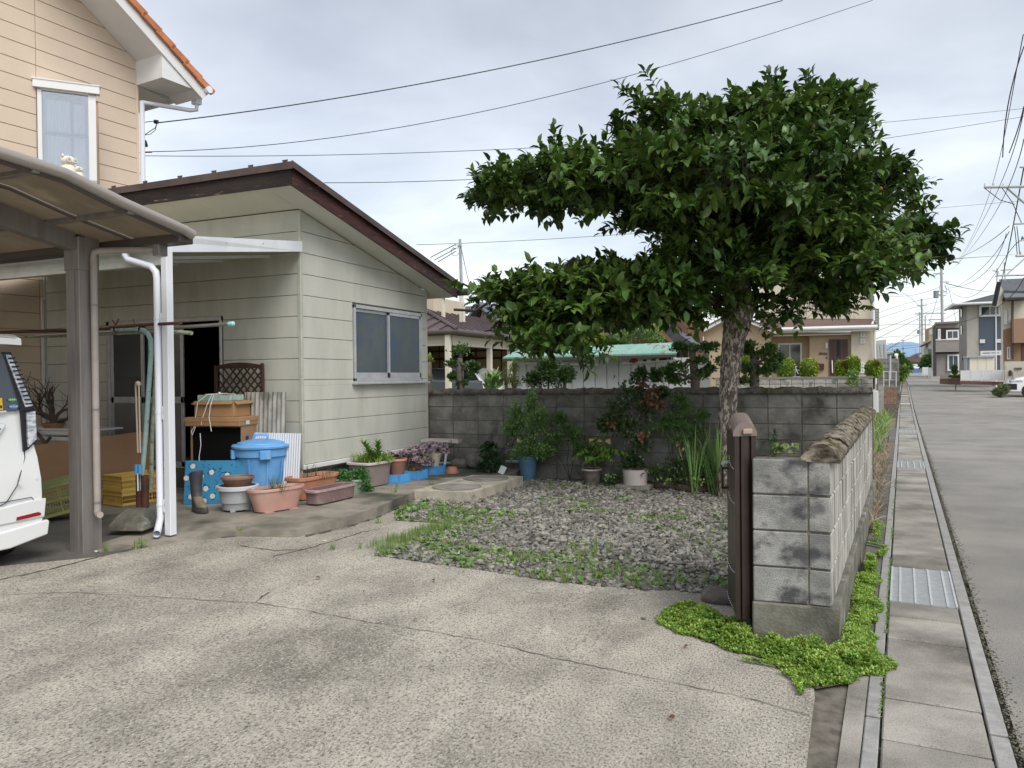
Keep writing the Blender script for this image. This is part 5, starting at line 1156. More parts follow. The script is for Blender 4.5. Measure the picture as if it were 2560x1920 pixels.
lcrate('yellow plastic lattice crate stacked on top of the other yellow one', (-7.02, 6.02, .357), .34, .52, .155, math.radians(-8), m_crate_y, 1)
p = Z(175, 1268); lcrate('olive green lattice crate tipped on its edge behind the carport post', (-7.05, 5.12, .22), .50, .34, .32, math.radians(52), m_crate_g, 2, tilt=(0, -.22))
t, L_, R = lean('cardboard_sheet', 'big sheet of brown cardboard propped behind the lattice crates', 'cardboard', (-7.95, 5.35), (-7.45, 6.7), .5, .12, .01, m_cardd)
q = MB(); q.add([tuple(R @ Vector(v)) for v in [(0, 0, 0), (L_, 0, 0), (L_, .012, 0), (0, .012, 0), (0, 0, .62), (L_-.06, 0, .72), (L_-.06, .012, .72), (0, .012, .62)]], [(0, 3, 2, 1), (4, 5, 6, 7), (0, 1, 5, 4), (1, 2, 6, 5), (2, 3, 7, 6), (3, 0, 4, 7)]); ob('sheet', q, m_cardd, t, world=False)
# bonsai on a bench behind the post
bn = thing('plant_bench', 'white slatted bench behind the cardboard carrying the old bonsai', 'bench', (-8.7, 6.3, .2))
q = MB()
for z in (.83, .90): q.bx(-9.6, -8.0, 6.25, 6.28, z-.02, z+.02); 
q.bx(-9.6, -8.0, 6.25, 6.7, .93, .95); ob('slats', q, m_wtrim, bn)
for x in (-9.5, -8.1): q = MB(); q.bx(x, x+.05, 6.3, 6.35, .2, .93); ob('leg', q, m_wtrim, bn)
q = MB(); q.tube([(-8.4, 6.15, .62), (-8.9, 6.2, .95), (-9.1, 6.2, 1.0)], .02, 6); q.tube([(-9.2, 6.15, .3), (-8.6, 6.2, .85)], .018, 6); ob('brace', q, m_deadw, bn)
bs = thing('bonsai_tree', 'old gnarled leafless bonsai in front of the shed wall', 'bonsai', (-8.75, 6.35, .95))
qr = random.Random(21); q = MB()
def grow(p, d, r, n, mb, spread=.6, seg=.05):
    pts = [p]; rs = [r]
    for i in range(n):
        d = (d+Vector((qr.uniform(-.55, .55), qr.uniform(-.4, .4), qr.uniform(-.35, .45)))).normalized(); p = p+d*seg; r *= .88; pts.append(p); rs.append(r)
        if qr.random() < .42 and r > .004 and n > 2: grow(p, (d+Vector((qr.uniform(-1, 1), qr.uniform(-.6, .6), qr.uniform(-.3, .8)))).normalized(), r*.75, n-2, mb, spread, seg*.9)
    mb.tube(pts, rs, 6)
for d in ((-.9, 0, .6), (.6, .1, .8), (.2, -.1, .9), (-.3, 0, 1), (.9, 0, .5)): grow(Vector((-8.75, 6.35, 1.0)), Vector(d).normalized(), .026, 10, q)
ob('branches', q, m_deadw, bs)
q = MB(); q.lathe([(.10, 0), (.13, .05), (.12, .06)], 16, (-8.75, 6.35, .95)); ob('pot_body', q, m_cardd, bs)
# bench by the wall, stones, mint bar
be = thing('side_table', 'narrow worn board on white pipe legs beside the rear wall', 'table', (-5.3, 9.8, .2))
a, b = PY(1068, 1096, 9.85), PY(1143, 1099, 9.85); z = a[2]
q = MB(); q.bx(-5.56, b[0], 9.62, 9.9, z-.03, z); q.bx(b[0], b[0]+.09, 9.7, 9.82, z-.045, z+.0); ob('table_top', q, m_tauper, be)
for x, dx in ((-5.50, 0), (PY(1124, 1110, 9.8)[0], -.05)): q = MB(); q.tube([(x, 9.75, z-.03), (x+dx, 9.72, .2)], .016, 10); ob('leg', q, m_pipew, be)
q = MB(); q.tube([(b[0]+.02, 9.78, z-.05), (b[0]-.15, 9.76, z-.16)], .006, 6); ob('brace', q, m_blkpl, be)
for (px, py, r, lab) in ((1150, 1160, (.14, .10, .085), 'long grey field stone leaning on the rear wall under the table'), (1190, 1152, (.16, .11, .12), 'rounded dark boulder beside the leafy shrub at the rear wall')):
    p = PY(px, py, 9.88); q = MB(); q.ico((0, 0, 0), r, int(px), .08, sub=3); o_ = ob('stone', q, m_stone, smooth='all', label=lab, cat='stone'); o_.location = (p[0], p[1], max(.2+r[2]*.8, p[2]))
mbp = thing('mint_bar', 'mint green bar lying along the foot of the rear wall by the blue pot', 'bar', PY(1252, 1153, 9.9)); q = MB(); q.tube([PY(1100, 1158, 9.92), PY(1252, 1153, 9.92), PY(1300, 1154, 9.92)], .02, 10); ob('tube', q, m_mint, mbp, smooth=True)
sg = PY(1256, 1175, 9.45); q = MB(); q.rbx((0, 0, 0), (.085, .006, .11), -.1, tilt=Matrix.Rotation(.35, 3, 'Y') @ Matrix.Rotation(-.4, 3, 'X')); o_ = ob('white_card', q, m_stw, label='small white card stuck in the ground by the leafy shrub', cat='card'); o_.location = sg
q = MB()
for i in range(4): q.bx(-.03, .03, -.0045, -.0035, -.035+i*.02, -.027+i*.02)
# manhole slab
ms = thing('manhole_slab', 'raised pale concrete slab with two round covers at the corner of the gravel', 'manhole', (-4.16, 8.43, .1))
q = MB(); q.prism([(-4.52, 7.65, .08), (-3.83, 7.76, .08), (-3.80, 9.20, .08), (-4.49, 9.12, .08)], (0, 0, .14)); ob('slab', q, M('pale_slab', (.50, .46, .37), (.36, .33, .27), 6, 8, c3=(.22, .20, .17), sc3=5, f3=(.56, .68), rough=.9, bump=.4), ms, bev=.008)
for y in (8.02, 8.83):
    q = MB(); q.tube([(-4.16, y, .215), (-4.16, y, .226)], .27, 36); c_ = ob('cover', q, m_slab, ms); q = MB(); q.lathe([(.27, .218), (.285, .2235), (.29, .2225)], 36, (-4.16, y, 0), capb=False); ob('cover_ring', q, m_mortar, c_)
    q = MB(); q.bx(-4.2, -4.12, y-.2, y-.185, .226, .229); ob('grip', q, m_mortar, c_)
# pots by the rear wall
pot('plant_pot', 'tall faded blue bucket pot holding a bushy shrub', 'pot', 0, 0, .095, .135, .33, m_bluep, m_bluep, .02, .006, loc=(GH(1322, 1199)[0]-.02, GH(1322, 1199)[1]+.02, .09))
pot('plant_pot', 'small stone coloured pot with ferns by the rear wall', 'pot', 0, 0, .10, .125, .20, m_mortar, m_tauper, .02, .014, loc=(GH(1483, 1199)[0]+.1, 9.85, .07))
t = pot('plant_pot', 'broken rimmed grey planter under the dark shrub at the wall', 'pot', 0, 0, .15, .17, .20, m_tauper, m_greyp, .01, .0, loc=(PY(1586, 1180, 9.75)[0], 9.78, .10))
q = MB(); c = t.location; q.bx(-.22, .22, -.17, .17, -.04, 0); ob('slab_foot', q, m_slab, t, world=False)
# log edging of the bed
lg = thing('log_edging', 'brown log lying along the gravel edge in front of the bed', 'log', GH(1680, 1218)); pts = [GH(x, y, .04) for x, y in ((1560, 1205), (1624, 1211), (1690, 1218), (1735, 1224), (1790, 1222), (1840, 1228))]
q = MB(); q.tube([(p[0], p[1], p[2]) for p in pts], [.04, .05, .052, .058, .05, .045], 10); ob('log', q, m_deadw, lg, smooth=True)
# ================================================================ folding gate
gt = thing('folding_gate', 'dark brown folded accordion gate with rounded taupe caps beside the block wall', 'gate', (-.55, 4.75, .08))
A0, A1 = DP(1836, 1085, 4.33), DP(1889, 1085, 4.36); B0, B1 = DP(1826, 1040, 5.5), DP(1873, 1040, 5.55)
def lerp(a, b, t): return tuple(a[i]+(b[i]-a[i])*t for i in range(3))
zt_ = A0[2]
npan = 6
for i in range(npan):
    t0, t1 = i/npan, (i+.72)/npan
    a, b, c, d = lerp(A0, B0, t0), lerp(A1, B1, t0), lerp(A1, B1, t1), lerp(A0, B0, t1); z0 = .115 if i == 0 else .13
    q = MB(); q.prism([(p[0], p[1], z0) for p in (a, b, c, d)], (0, 0, zt_-z0)); ob('upright', q, m_gate, gt, bev=.004)
    if i == 0:
        for u0, u1 in ((.0, .22), (.30, .66), (.78, 1.0)):
            p_, r_ = lerp(a, b, u0), lerp(a, b, u1); fwd = Vector((a[0]-B0[0], a[1]-B0[1], 0)).normalized()*.018
            q = MB(); q.prism([(p_[0]+fwd.x, p_[1]+fwd.y, z0+.005), (r_[0]+fwd.x, r_[1]+fwd.y, z0+.005), (r_[0], r_[1], z0+.005), (p_[0], p_[1], z0+.005)], (0, 0, zt_-z0-.01)); ob('groove_strip', q, m_gate, gt, bev=.003)
    ext = .012
    ca_, cb_ = lerp(a, b, -.07), lerp(a, b, 1.07); cc, cd = lerp(b, a, -.07), None
    rows = []
    for t in (t0-.02, t1+.01):
        l, r_ = lerp(A0, B0, t), lerp(A1, B1, t); row = []
        for k in range(11):
            u = -.06+1.12*k/10; p_ = lerp(l, r_, u); row.append((p_[0], p_[1], zt_+.012+.052*(1-abs(2*k/10-1)**3.2)))
        row += [(*lerp(l, r_, 1.06)[:2], zt_-.012), (*lerp(l, r_, -.06)[:2], zt_-.012)]; rows.append(row)
    q = MB(); q.grid(rows); q.f += [tuple(range(13)), tuple(range(13, 26))[::-1], (12, 0, 13, 25)]; q.mi += [0]*3; ob('cap', q, m_gatecap, gt)
fw = Vector((A0[0]-B0[0], A0[1]-B0[1], 0)).normalized()
a, b = lerp(A0, A1, .40), lerp(A0, A1, .84); q = MB(); q.prism([(a[0]+fw.x*.05, a[1]+fw.y*.05, zt_), (b[0]+fw.x*.05, b[1]+fw.y*.05, zt_), (b[0], b[1], zt_), (a[0], a[1], zt_)], (0, 0, .03)); ob('cap_plug', q, m_gatecap2, gt, bev=.006)
q = MB(); a = lerp(A0, A1, .5); q.tube([(a[0], a[1]+.05, .05), (a[0], a[1]+.05, .13)], .03, 10); ob('caster', q, m_rubber, gt)
# white bead strings that swing between the leaves
bq = MB()
def beads(pts, n):
    P = [Vector(DP(*p)) for p in pts]
    for i in range(n):
        t = i/(n-1)*(len(P)-1); k = min(int(t), len(P)-2); c = P[k].lerp(P[k+1], t-k); bq.ico(c, .0030, 1, 0)
beads([(1823, 1140, 4.5), (1824, 1155, 4.5), (1828, 1166, 4.45), (1834, 1172, 4.4)], 9); beads([(1822, 1230, 4.5), (1824, 1243, 4.5), (1829, 1253, 4.45), (1837, 1260, 4.4)], 9); beads([(1818, 1398, 4.5), (1823, 1412, 4.45), (1829, 1424, 4.4), (1836, 1431, 4.4)], 9); beads([(1818, 1480, 4.5), (1822, 1495, 4.45), (1827, 1507, 4.4), (1832, 1518, 4.4)], 9)
ob('bead_chain', bq, m_wtrim, gt, smooth='all')
# side lattice, seen as the dark left flank
q = MB(); a, b = DP(1817, 1090, 4.9), DP(1838, 1090, 4.42); q.prism([(a[0], a[1], .10), (b[0], b[1], .10), (b[0]+.03, b[1]+.03, .10), (a[0]+.03, a[1]+.03, .10)], (0, 0, 1.06)); ob('side_lattice', q, m_gate, gt)
lt = thing('gate_latch', 'dark square latch bracket with a grey top on the left side of the gate', 'latch', DP(1818, 1190, 4.7)); 
for (x0, y0, x1, y1) in ((1805, 1168, 1822, 1173), (1805, 1168, 1809, 1222), (1805, 1216, 1822, 1222)):
    a, b, c, d = DP(x0, y0, 4.7), DP(x1, y0, 4.7), DP(x1, y1, 4.7), DP(x0, y1, 4.7); q = MB(); q.prism([a, b, c, d], tuple(CF*.02)); ob('bracket', q, m_gate, lt)
a, b, c, d = DP(1806, 1158, 4.68), DP(1822, 1152, 4.68), DP(1823, 1156, 4.68), DP(1806, 1163, 4.68); q = MB(); q.prism([a, b, c, d], tuple(CF*.03)); ob('latch_top', q, m_greyp, lt)
# small post box at the street end of the rear wall
pbx = thing('post_box', 'white metal box at the street end of the rear wall', 'box', (0, 0, 0)); a, b = PY(2182, 1000, 10.4), PY(2196, 1000, 10.4); pbx.location = (a[0], 10.4, .3)
q = MB(); q.cbx(a[0], b[0], 10.4, 10.62, PY(2188, 1032, 10.4)[2], PY(2188, 977, 10.4)[2], .006); ob('box_body', q, m_wtrim, pbx)
# stone by the gate foot
p = GH(1785, 1515); q = MB(); q.ico((0, 0, 0), (.13, .10, .06), 8, .08, sub=3); o_ = ob('stone', q, m_stone, smooth='all', label='flat grey stone at the foot of the gate above the bright ground cover', cat='stone'); o_.location = (p[0]+.02, p[1]+.12, .03)
p = GH(948, 1272); q = MB(); q.ico((0, 0, 0), (.045, .04, .05), 4, .2); o_ = ob('stone', q, m_peb, label='pale yellow chunk of stone at the corner of the apron', cat='stone'); o_.location = (p[0], p[1], p[2]+.03)
for i, (x, y, lab) in enumerate(((147, 1381, 'white chip lying by the foot of the carport post'), (812, 1354, 'white pebble on the concrete in front of the pots'), (1608, 1549, 'dark pebble on the driveway left of the bright ground cover'))):
    if i == 0: x, y = 240, 1381
    p = GH(x, y); q = MB(); q.ico((0, 0, 0), (.02, .014, .010), i, .2); o_ = ob('pebble', q, m_peb if i < 2 else m_stone, label=lab, cat='pebble'); o_.location = (p[0], p[1], p[2]+.008)
# ================================================================ persimmon tree
def unit(v): return v/np.maximum(np.linalg.norm(v, axis=-1, keepdims=True), 1e-9)
TD = 9.35
tree = thing('persimmon_tree', 'large dark green persimmon tree with a pale flaked trunk in front of the rear wall', 'tree', (-1.28, 9.72, 0))
base = GH(1822, 1243); tb = np.array([base[0], base[1], -.05])
dep0 = float((tb-O)@CF)
def T(px, py, dd=0.): return DP(px, py, dep0+dd)
tr_pts = [tb, T(1820, 1140), T(1818, 1040), T(1822, 960), T(1828, 900), T(1834, 850), T(1842, 810), T(1852, 770), T(1848, 730), T(1850, 690)]
tr_r = [.155, .125, .108, .110, .125, .135, .165, .165, .13, .10]
# flaked, slightly lumpy trunk surface
q = MB(); P = []; R_ = []
for i in range(len(tr_pts)-1):
    for j in range(6):
        t = j/6; P.append(Vector(tr_pts[i]*(1-t)+tr_pts[i+1]*t)); R_.append(tr_r[i]*(1-t)+tr_r[i+1]*t)
q.tube(P, R_, 28); rq = random.Random(2)
q.v = [tuple(Vector(v)+Vector((rq.uniform(-.006, .006), rq.uniform(-.006, .006), 0))) for v in q.v]
ob('trunk', q, m_bark, tree, smooth='all')
fork = [T(1850, 700), T(1842, 740), T(1852, 770)]
# crown lobes: image place (px of the photo), half sizes in px, depth offset in metres, weight
LB = [(1322, 485, 78, 40, .2, .8), (1410, 480, 125, 68, -.3, 1.5), (1550, 470, 140, 95, -.4, 1.8), (1710, 385, 165, 140, -.3, 2.0), (1880, 345, 165, 135, 0, 2.0), (2040, 320, 115, 110, .3, 1.3),
      (1800, 470, 220, 130, -1.2, 2.2), (1960, 480, 220, 130, -.8, 2.2), (2130, 500, 125, 90, .2, 1.4), (2180, 620, 120, 100, 0, 1.3), (2090, 640, 170, 110, -.7, 1.8), (1860, 600, 200, 110, -.6, 1.9), (1690, 575, 105, 72, -.2, 1.1),
      (1345, 768, 90, 36, -.3, 1.0), (1455, 750, 118, 52, -.4, 1.4), (1600, 735, 120, 58, -.5, 1.5), (1330, 815, 62, 30, -.3, .5), (1500, 785, 105, 28, -.3, .8), (1390, 860, 55, 26, -.8, .25), (1720, 715, 135, 62, -.6, 1.4),
      (1860, 680, 165, 72, -.6, 1.5), (2010, 690, 150, 62, -.3, 1.4), (1640, 770, 90, 38, -.2, .6), (2225, 640, 80, 46, .1, .6), (2290, 640, 30, 16, .1, .2), (1800, 790, 50, 25, .0, .2), (1990, 765, 95, 24, .1, .4), (1262, 748, 22, 12, -.3, .1), (1252, 490, 28, 12, .2, .15), (2190, 455, 70, 50, .3, .5), (1960, 600, 200, 150, 1.0, 1.6), (1740, 520, 170, 110, 1.0, 1.3), (1480, 470, 140, 45, .8, .6), (2100, 560, 160, 130, 1.1, 1.2)]
lobes = []
for (px, py, rx, ry, dd, w) in LB:
    c = T(px, py, dd); k = (dep0+dd)/F; lobes.append((c, rx*k*.90, ry*k*.84, min(rx*k*.95, 1.0), w))
def inside(p):
    # nearest-to-centre measure over the lobes: <1 inside
    best = np.full(len(p), 9.)
    for c, a, b, d, w in lobes:
        v = p-c; m = (v@CR/a)**2+(v@CU/b)**2+(v@CF/d)**2; best = np.minimum(best, m)
    return best
limb_me = MB(); q = random.Random(4)
def limb(a, b, r0, r1, sag=.0, n=7):
    a, b = np.array(a), np.array(b); P = []; L_ = np.linalg.norm(b-a)
    for i in range(n+1):
        t = i/n; p = a*(1-t)+b*t+np.array([q.uniform(-.05, .05), q.uniform(-.05, .05), q.uniform(-.04, .04)])*L_*.35*(0 < t < 1)+np.array([0, 0, 1])*sag*math.sin(math.pi*t)*L_; P.append(p)
    return P, [r0*(1-i/n)+r1*i/n for i in range(n+1)]
mains = []
for (px, py, dd, r) in ((1700, 560, -.2, .09), (1900, 520, .1, .10), (2060, 600, 0, .08), (1560, 720, -.4, .075), (1840, 480, .6, .07), (1980, 700, -.5, .06)):
    P, R2 = limb(tr_pts[-3] if px < 1650 else tr_pts[-1], T(px, py, dd), r, r*.5, .05); mb = MB(); mb.tube(P, R2, 10); ob('limb', mb, m_limb, tree, smooth='all'); mains.append((P, r*.5))
mall = [(p, .035) for P, r in mains for p in P[2:]]
for c, a, b, d, w in lobes:
    # each lobe is fed from the nearest point of a main limb
    j = min(range(len(mall)), key=lambda i: np.linalg.norm((mall[i][0]-c)*np.array([1, 1, 3.]))); P, R2 = limb(mall[j][0], c, .032, .012, .06, 6); limb_me.tube(P, R2, 6)
    for k in range(int(5+w*4)):
        dv = unit(rng.normal(size=3)); e = c+CR*dv[0]*a*.75+CU*abs(dv[1])*b*.7+CF*dv[2]*d*.75; P2, R3 = limb(P[3 if k % 2 else -1], e, .012, .005, .04, 4); limb_me.tube(P2, R3, 5)
ob('branches', limb_me, m_limb, tree, smooth='all', kind='stuff')
# leafy shoots over and through the lobes
SP, SD, SL = [], [], []
for c, a, b, d, w in lobes:
    nc = int(9*w+4); v = unit(rng.normal(size=(nc, 3))); v[:, 1] = np.where(v[:, 1] < -.55, -v[:, 1]*.6, v[:, 1]); rad = rng.uniform(.55, 1.08, nc); cc = c+(v[:, :1]*a*CR+v[:, 1:2]*b*CU+v[:, 2:]*d*CF)*rad[:, None]
    m = 9; n = nc*m; out_ = np.repeat(unit(v[:, :1]*CR+v[:, 1:2]*CU*.5+v[:, 2:]*CF), m, 0); p = np.repeat(cc, m, 0)+rng.normal(size=(n, 3))*np.array([.15, .15, .055])
    dr = unit(out_*.9+np.array([0, 0, .35])+rng.normal(size=(n, 3))*.38); SP.append(p); SD.append(dr); SL.append(rng.uniform(.18, .36, n))
    k = int(16*w); v = unit(rng.normal(size=(k, 3))); p = c+(v[:, :1]*a*CR+v[:, 1:2]*b*CU+v[:, 2:]*d*CF)*rng.uniform(0, .75, k)[:, None]; SP.append(p); SD.append(unit(v+np.array([0, 0, .2]))); SL.append(rng.uniform(.2, .3, k))
# upright shoots standing out of the top
for (px, py, n_) in ((1925, 185, 6), (1990, 215, 5), (2035, 200, 7), (2140, 240, 5), (1560, 280, 3), (1385, 322, 4), (1480, 345, 3), (1765, 275, 4), (2245, 455, 4), (2260, 400, 1), (1650, 300, 2), (2170, 300, 3), (1690, 330, 4), (1420, 370, 3), (1850, 240, 4), (1960, 240, 4), (2080, 250, 3)):
    for k in range(n_):
        e = T(px+rng.uniform(-28, 28), py+rng.uniform(-6, 22), rng.uniform(-.5, .5)); SP.append((e-np.array([0, 0, .38]))[None]); SD.append(unit(np.array([[rng.uniform(-.25, .25), rng.uniform(-.2, .2), 1.]]))); SL.append(np.array([rng.uniform(.38, .52)]))
SP = np.concatenate(SP); SD = np.concatenate(SD); SL = np.concatenate(SL)
LP, LDr, LU, LS = [], [], [], []; tw = MB()
nl = 9
side0 = unit(np.cross(SD, rng.normal(size=SD.shape)))
for i in range(nl):
    t = .12+.88*(i+.5)/nl; pos = SP+SD*(SL*t)[:, None]+np.array([0, 0, -.06])*(t*t)
    sgn = 1 if i % 2 else -1
    ang = rng.normal(0, .35, len(SP)); b3 = np.cross(SD, side0); lat = side0*np.cos(ang)[:, None]+b3*np.sin(ang)[:, None]
    dr = unit(lat*sgn*1.0+SD*.55+np.array([0, 0, -.05])+rng.normal(size=SD.shape)*.18)
    if i == nl-1: dr = unit(SD+rng.normal(size=SD.shape)*.2)
    LP.append(pos); LDr.append(dr); up = unit(np.array([0, 0, 1.])+SD*.4+rng.normal(size=SD.shape)*.22); LU.append(up); LS.append(rng.uniform(.10, .17, len(SP))*(1.05-.35*abs(t-.5)))
LP = np.concatenate(LP); LDr = np.concatenate(LDr); LU = np.concatenate(LU); LS = np.concatenate(LS)
FR = frames(LDr, LU); near = np.argsort((LP-O)@CF+rng.uniform(0, 2.5, len(LP)))
sel = near[:299]; rest = near[299:]
V, Fc = scat(*BIG_LEAF, LP[rest], FR[rest], LS[rest]); npob('foliage', V, Fc, m_leaf, tree, kind='stuff', smooth=True)
lm = None; off = Vector(tree.location)
for i in sel:
    if lm is None: lm = npmesh('leaf', BIG_LEAF[0], BIG_LEAF[1], m_leaf_o := M('persimmon_leaf_single', (.052, .112, .021), rough=.36, spec=.5, obr=.42, trl=.16), smooth=True)
    o = bpy.data.objects.new('leaf', lm); COL.objects.link(o); o.parent = tree
    m4 = Matrix([[float(FR[i][r, c])*float(LS[i]) for c in range(3)]+[float(LP[i][r]-off[r])] for r in range(3)]+[[0, 0, 0, 1]]); o.matrix_local = m4
TV = np.array([(-.5, 0, 0), (.5, 0, 0), (.0, 0, .8), (-.3, 1, 0), (.3, 1, 0), (.0, 1, .5)]); TF = np.array([(0, 1, 4, 3), (1, 2, 5, 4), (2, 0, 3, 5)])
V, Fc = scat(TV, TF, SP-SD*.12, frames(SD, rng.normal(size=SD.shape)), np.stack([np.full(len(SP), .006), SL+.12, np.full(len(SP), .006)], 1)); npob('twigs', V, Fc, m_twig, tree, kind='stuff')
q = MB(); c = T(2200, 472, -.2); q.ico((0, 0, 0), .03, 4, .08, sub=2); o_ = ob('persimmon', q, M('unripe_fruit', (.42, .13, .05), rough=.4), tree, world=False, smooth='all'); o_.location = Vector([float(c[i]) for i in range(3)])-off
# ================================================================ plants
def foliage(name, mat, parent, lobes_, n, size, tmpl=QLEAF, up=.5, out=.7, shell=.5, droop=0., kind='stuff', jit=.5):
    P, D_ = [], []
    tot = sum(max(.02, l[1][0]*l[1][1]*l[1][2])**.67 for l in lobes_)
    for c, r in lobes_:
        k = max(4, int(n*max(.02, r[0]*r[1]*r[2])**.67/tot)); v = unit(rng.normal(size=(k, 3))); rd = rng.uniform(shell, 1, k)[:, None]
        P.append(np.array(c)+v*np.array(r)*rd); D_.append(unit(v*out+np.array([0, 0, up-droop])+rng.normal(size=(k, 3))*jit))
    P = np.concatenate(P); D_ = np.concatenate(D_); U_ = unit(np.array([0, 0, 1.])+rng.normal(size=P.shape)*.4); S = rng.uniform(size[0], size[1], len(P))
    V, Fc = scat(*tmpl, P, frames(D_, U_), S); return npob(name, V, Fc, mat, parent, kind=kind)
def stems(parent, base, tips, r=.006, mat=None, name='stem', bend=.1, n=5):
    b = Vector(base)
    for tpt in tips:
        e = Vector(tpt); L_ = (e-b).length; P = [b.lerp(e, i/n)+Vector((random.uniform(-1, 1), random.uniform(-1, 1), 0))*bend*L_*(.5 if 0 < i < n else 0)+Vector((0, 0, 1))*bend*L_*math.sin(math.pi*i/n) for i in range(n+1)]
        q = MB(); q.tube(P, [r*(1-.6*i/n) for i in range(n+1)], 6); ob(name, q, mat or m_limb, parent, smooth='all')
def L3(px, py, Y, rpx, rpz, rd=None):
    c = PY(px, py, Y); k = Y/ray(px, py)[1]/F; return (tuple(c), (rpx*k, rd if rd else rpx*k*.8, rpz*k))
# bushy shrub in the tall blue pot
s1 = thing('potted_shrub', 'light green bushy shrub with upright shoots growing from the tall blue pot', 'shrub', (-3.95, 9.8, .35))
Y1 = 9.72
foliage('leaves', l_green, s1, [L3(1330, 1100, Y1, 62, 48), L3(1320, 1055, Y1, 45, 35), L3(1330, 1010, Y1, 16, 38, .08), L3(1290, 1040, Y1, 16, 42, .08), L3(1352, 1050, Y1, 22, 38, .1), L3(1275, 1075, Y1, 22, 25), L3(1355, 1130, Y1, 34, 22), L3(1310, 1135, Y1, 40, 20)], 4200, (.024, .05), shell=.2, up=.7)
stems(s1, (-3.95, 9.8, .38), [PY(1325, 985, Y1), PY(1287, 1005, Y1), PY(1362, 1020, Y1), PY(1268, 1068, Y1)])
s2 = thing('shrub', 'arching pale green shrub between the blue pot and the ferns against the wall', 'shrub', (-3.4, 9.9, .1))
foliage('leaves', l_mid, s2, [L3(1400, 1045, 9.8, 22, 14), L3(1415, 1075, 9.8, 38, 25), L3(1440, 1095, 9.8, 28, 25), L3(1385, 1100, 9.8, 30, 22), L3(1370, 1130, 9.8, 25, 20), L3(1450, 1125, 9.8, 16, 14)], 1700, (.025, .055), shell=.1)
stems(s2, (-3.4, 9.9, .1), [PY(1395, 1035, 9.85), PY(1440, 1080, 9.8), PY(1370, 1110, 9.8)], .005)
# ferns / leafy sprays in the small pot
s3 = thing('fern', 'spreading bright ferny sprays growing from the small stone coloured pot', 'fern', (-3.1, 9.85, .27))
P, D_, S = [], [], []
for (px, py, L_) in ((1420, 1165, .5), (1440, 1150, .45), (1470, 1120, .4), (1500, 1125, .4), (1530, 1140, .5), (1560, 1150, .55), (1590, 1155, .6), (1515, 1100, .35), (1450, 1180, .4), (1545, 1170, .5), (1475, 1145, .4)):
    e = PY(px, py, 9.55); b = np.array([-3.02, 9.82, .30]); n = 26
    for i in range(n):
        t = .15+.85*i/n; p = b*(1-t)+e*t+np.array([0, 0, .18])*math.sin(math.pi*t); d = e-b; sd = np.cross(d, [0, 0, 1.]); sd /= np.linalg.norm(sd)
        for s in (-1, 1): P.append(p); D_.append(sd*s+d/np.linalg.norm(d)*.5+np.array([0, 0, -.25])+rng.normal(size=3)*.15); S.append(.14*math.sin(math.pi*min(1, t+.12))**.5*rng.uniform(.7, 1.1))
P = np.array(P); V, Fc = scat(*LONG_LEAF, P, frames(np.array(D_), np.tile([0, 0, 1.], (len(P), 1))), np.array(S)); npob('fronds', V, Fc, l_fern, s3, kind='stuff', smooth=True)
# tall dark shrub with russet leaves behind the grey planter
s4 = thing('dark_shrub', 'tall dark shrub with clumps of dry russet leaves rising above the rear wall', 'shrub', (-2.55, 9.8, .25))
Yd = 9.75
foliage('leaves', l_dark, s4, [L3(1540, 1030, Yd, 38, 38), L3(1515, 1060, Yd, 26, 22), L3(1575, 990, Yd, 45, 40), L3(1620, 1020, Yd, 34, 45), L3(1560, 1065, Yd, 45, 25), L3(1600, 1110, Yd, 35, 50), L3(1580, 1160, Yd, 34, 30), L3(1600, 940, Yd, 22, 20), L3(1655, 985, Yd, 18, 16), L3(1640, 940, Yd, 16, 18)], 2300, (.035, .066), tmpl=BROAD, shell=.2)
foliage('russet_leaves', l_dry, s4, [L3(1636, 975, Yd-.15, 22, 26), L3(1618, 1000, Yd-.15, 14, 10), L3(1642, 1010, Yd-.15, 16, 18), L3(1606, 960, Yd-.1, 14, 12), L3(1603, 1090, Yd-.15, 8, 8), L3(1530, 1058, Yd-.1, 8, 8)], 220, (.035, .075), tmpl=BROAD, droop=.9, shell=.1)
stems(s4, (-2.55, 9.8, .28), [PY(1572, 1032, Yd), PY(1545, 1060, Yd), PY(1610, 1040, Yd), PY(1590, 930, Yd), PY(1640, 930, Yd)], .010, m_bark)
s5 = thing('ivy_patch', 'low dark ivy and ground plants at the foot of the wall behind the log', 'ground plants', (-2.0, 9.8, .05)); s5['kind'] = 'stuff'
foliage('leaves', l_dark, s5, [L3(1640, 1180, 9.8, 45, 26), L3(1700, 1190, 9.8, 55, 26), L3(1760, 1180, 9.9, 50, 34), L3(1700, 1160, 9.9, 40, 20), L3(1540, 1195, 9.7, 22, 10)], 900, (.03, .055), tmpl=BROAD, shell=.1)
foliage('pale_leaves', l_green, s5, [L3(1520, 1195, 9.6, 14, 8), L3(1665, 1203, 9.6, 22, 8), L3(1735, 1203, 9.6, 30, 10)], 90, (.025, .05), tmpl=BROAD)
s6 = thing('maple_shrub', 'wispy green shrub with feathery leaves against the wall left of the trunk', 'shrub', (-1.95, 9.9, .1))
foliage('leaves', l_mid, s6, [L3(1680, 1045, 9.9, 42, 14), L3(1700, 1070, 9.9, 60, 20), L3(1660, 1065, 9.9, 36, 18), L3(1740, 1080, 9.9, 40, 26), L3(1700, 1100, 9.9, 48, 18), L3(1700, 1000, 9.9, 24, 12), L3(1750, 1040, 9.9, 26, 20), L3(1710, 1020, 9.9, 26, 18)], 2600, (.035, .065), tmpl=LONG_LEAF, shell=.05)
stems(s6, (-1.95, 9.9, .1), [PY(1700, 1000, 9.9), PY(1740, 1050, 9.9), PY(1665, 1055, 9.9)], .006)
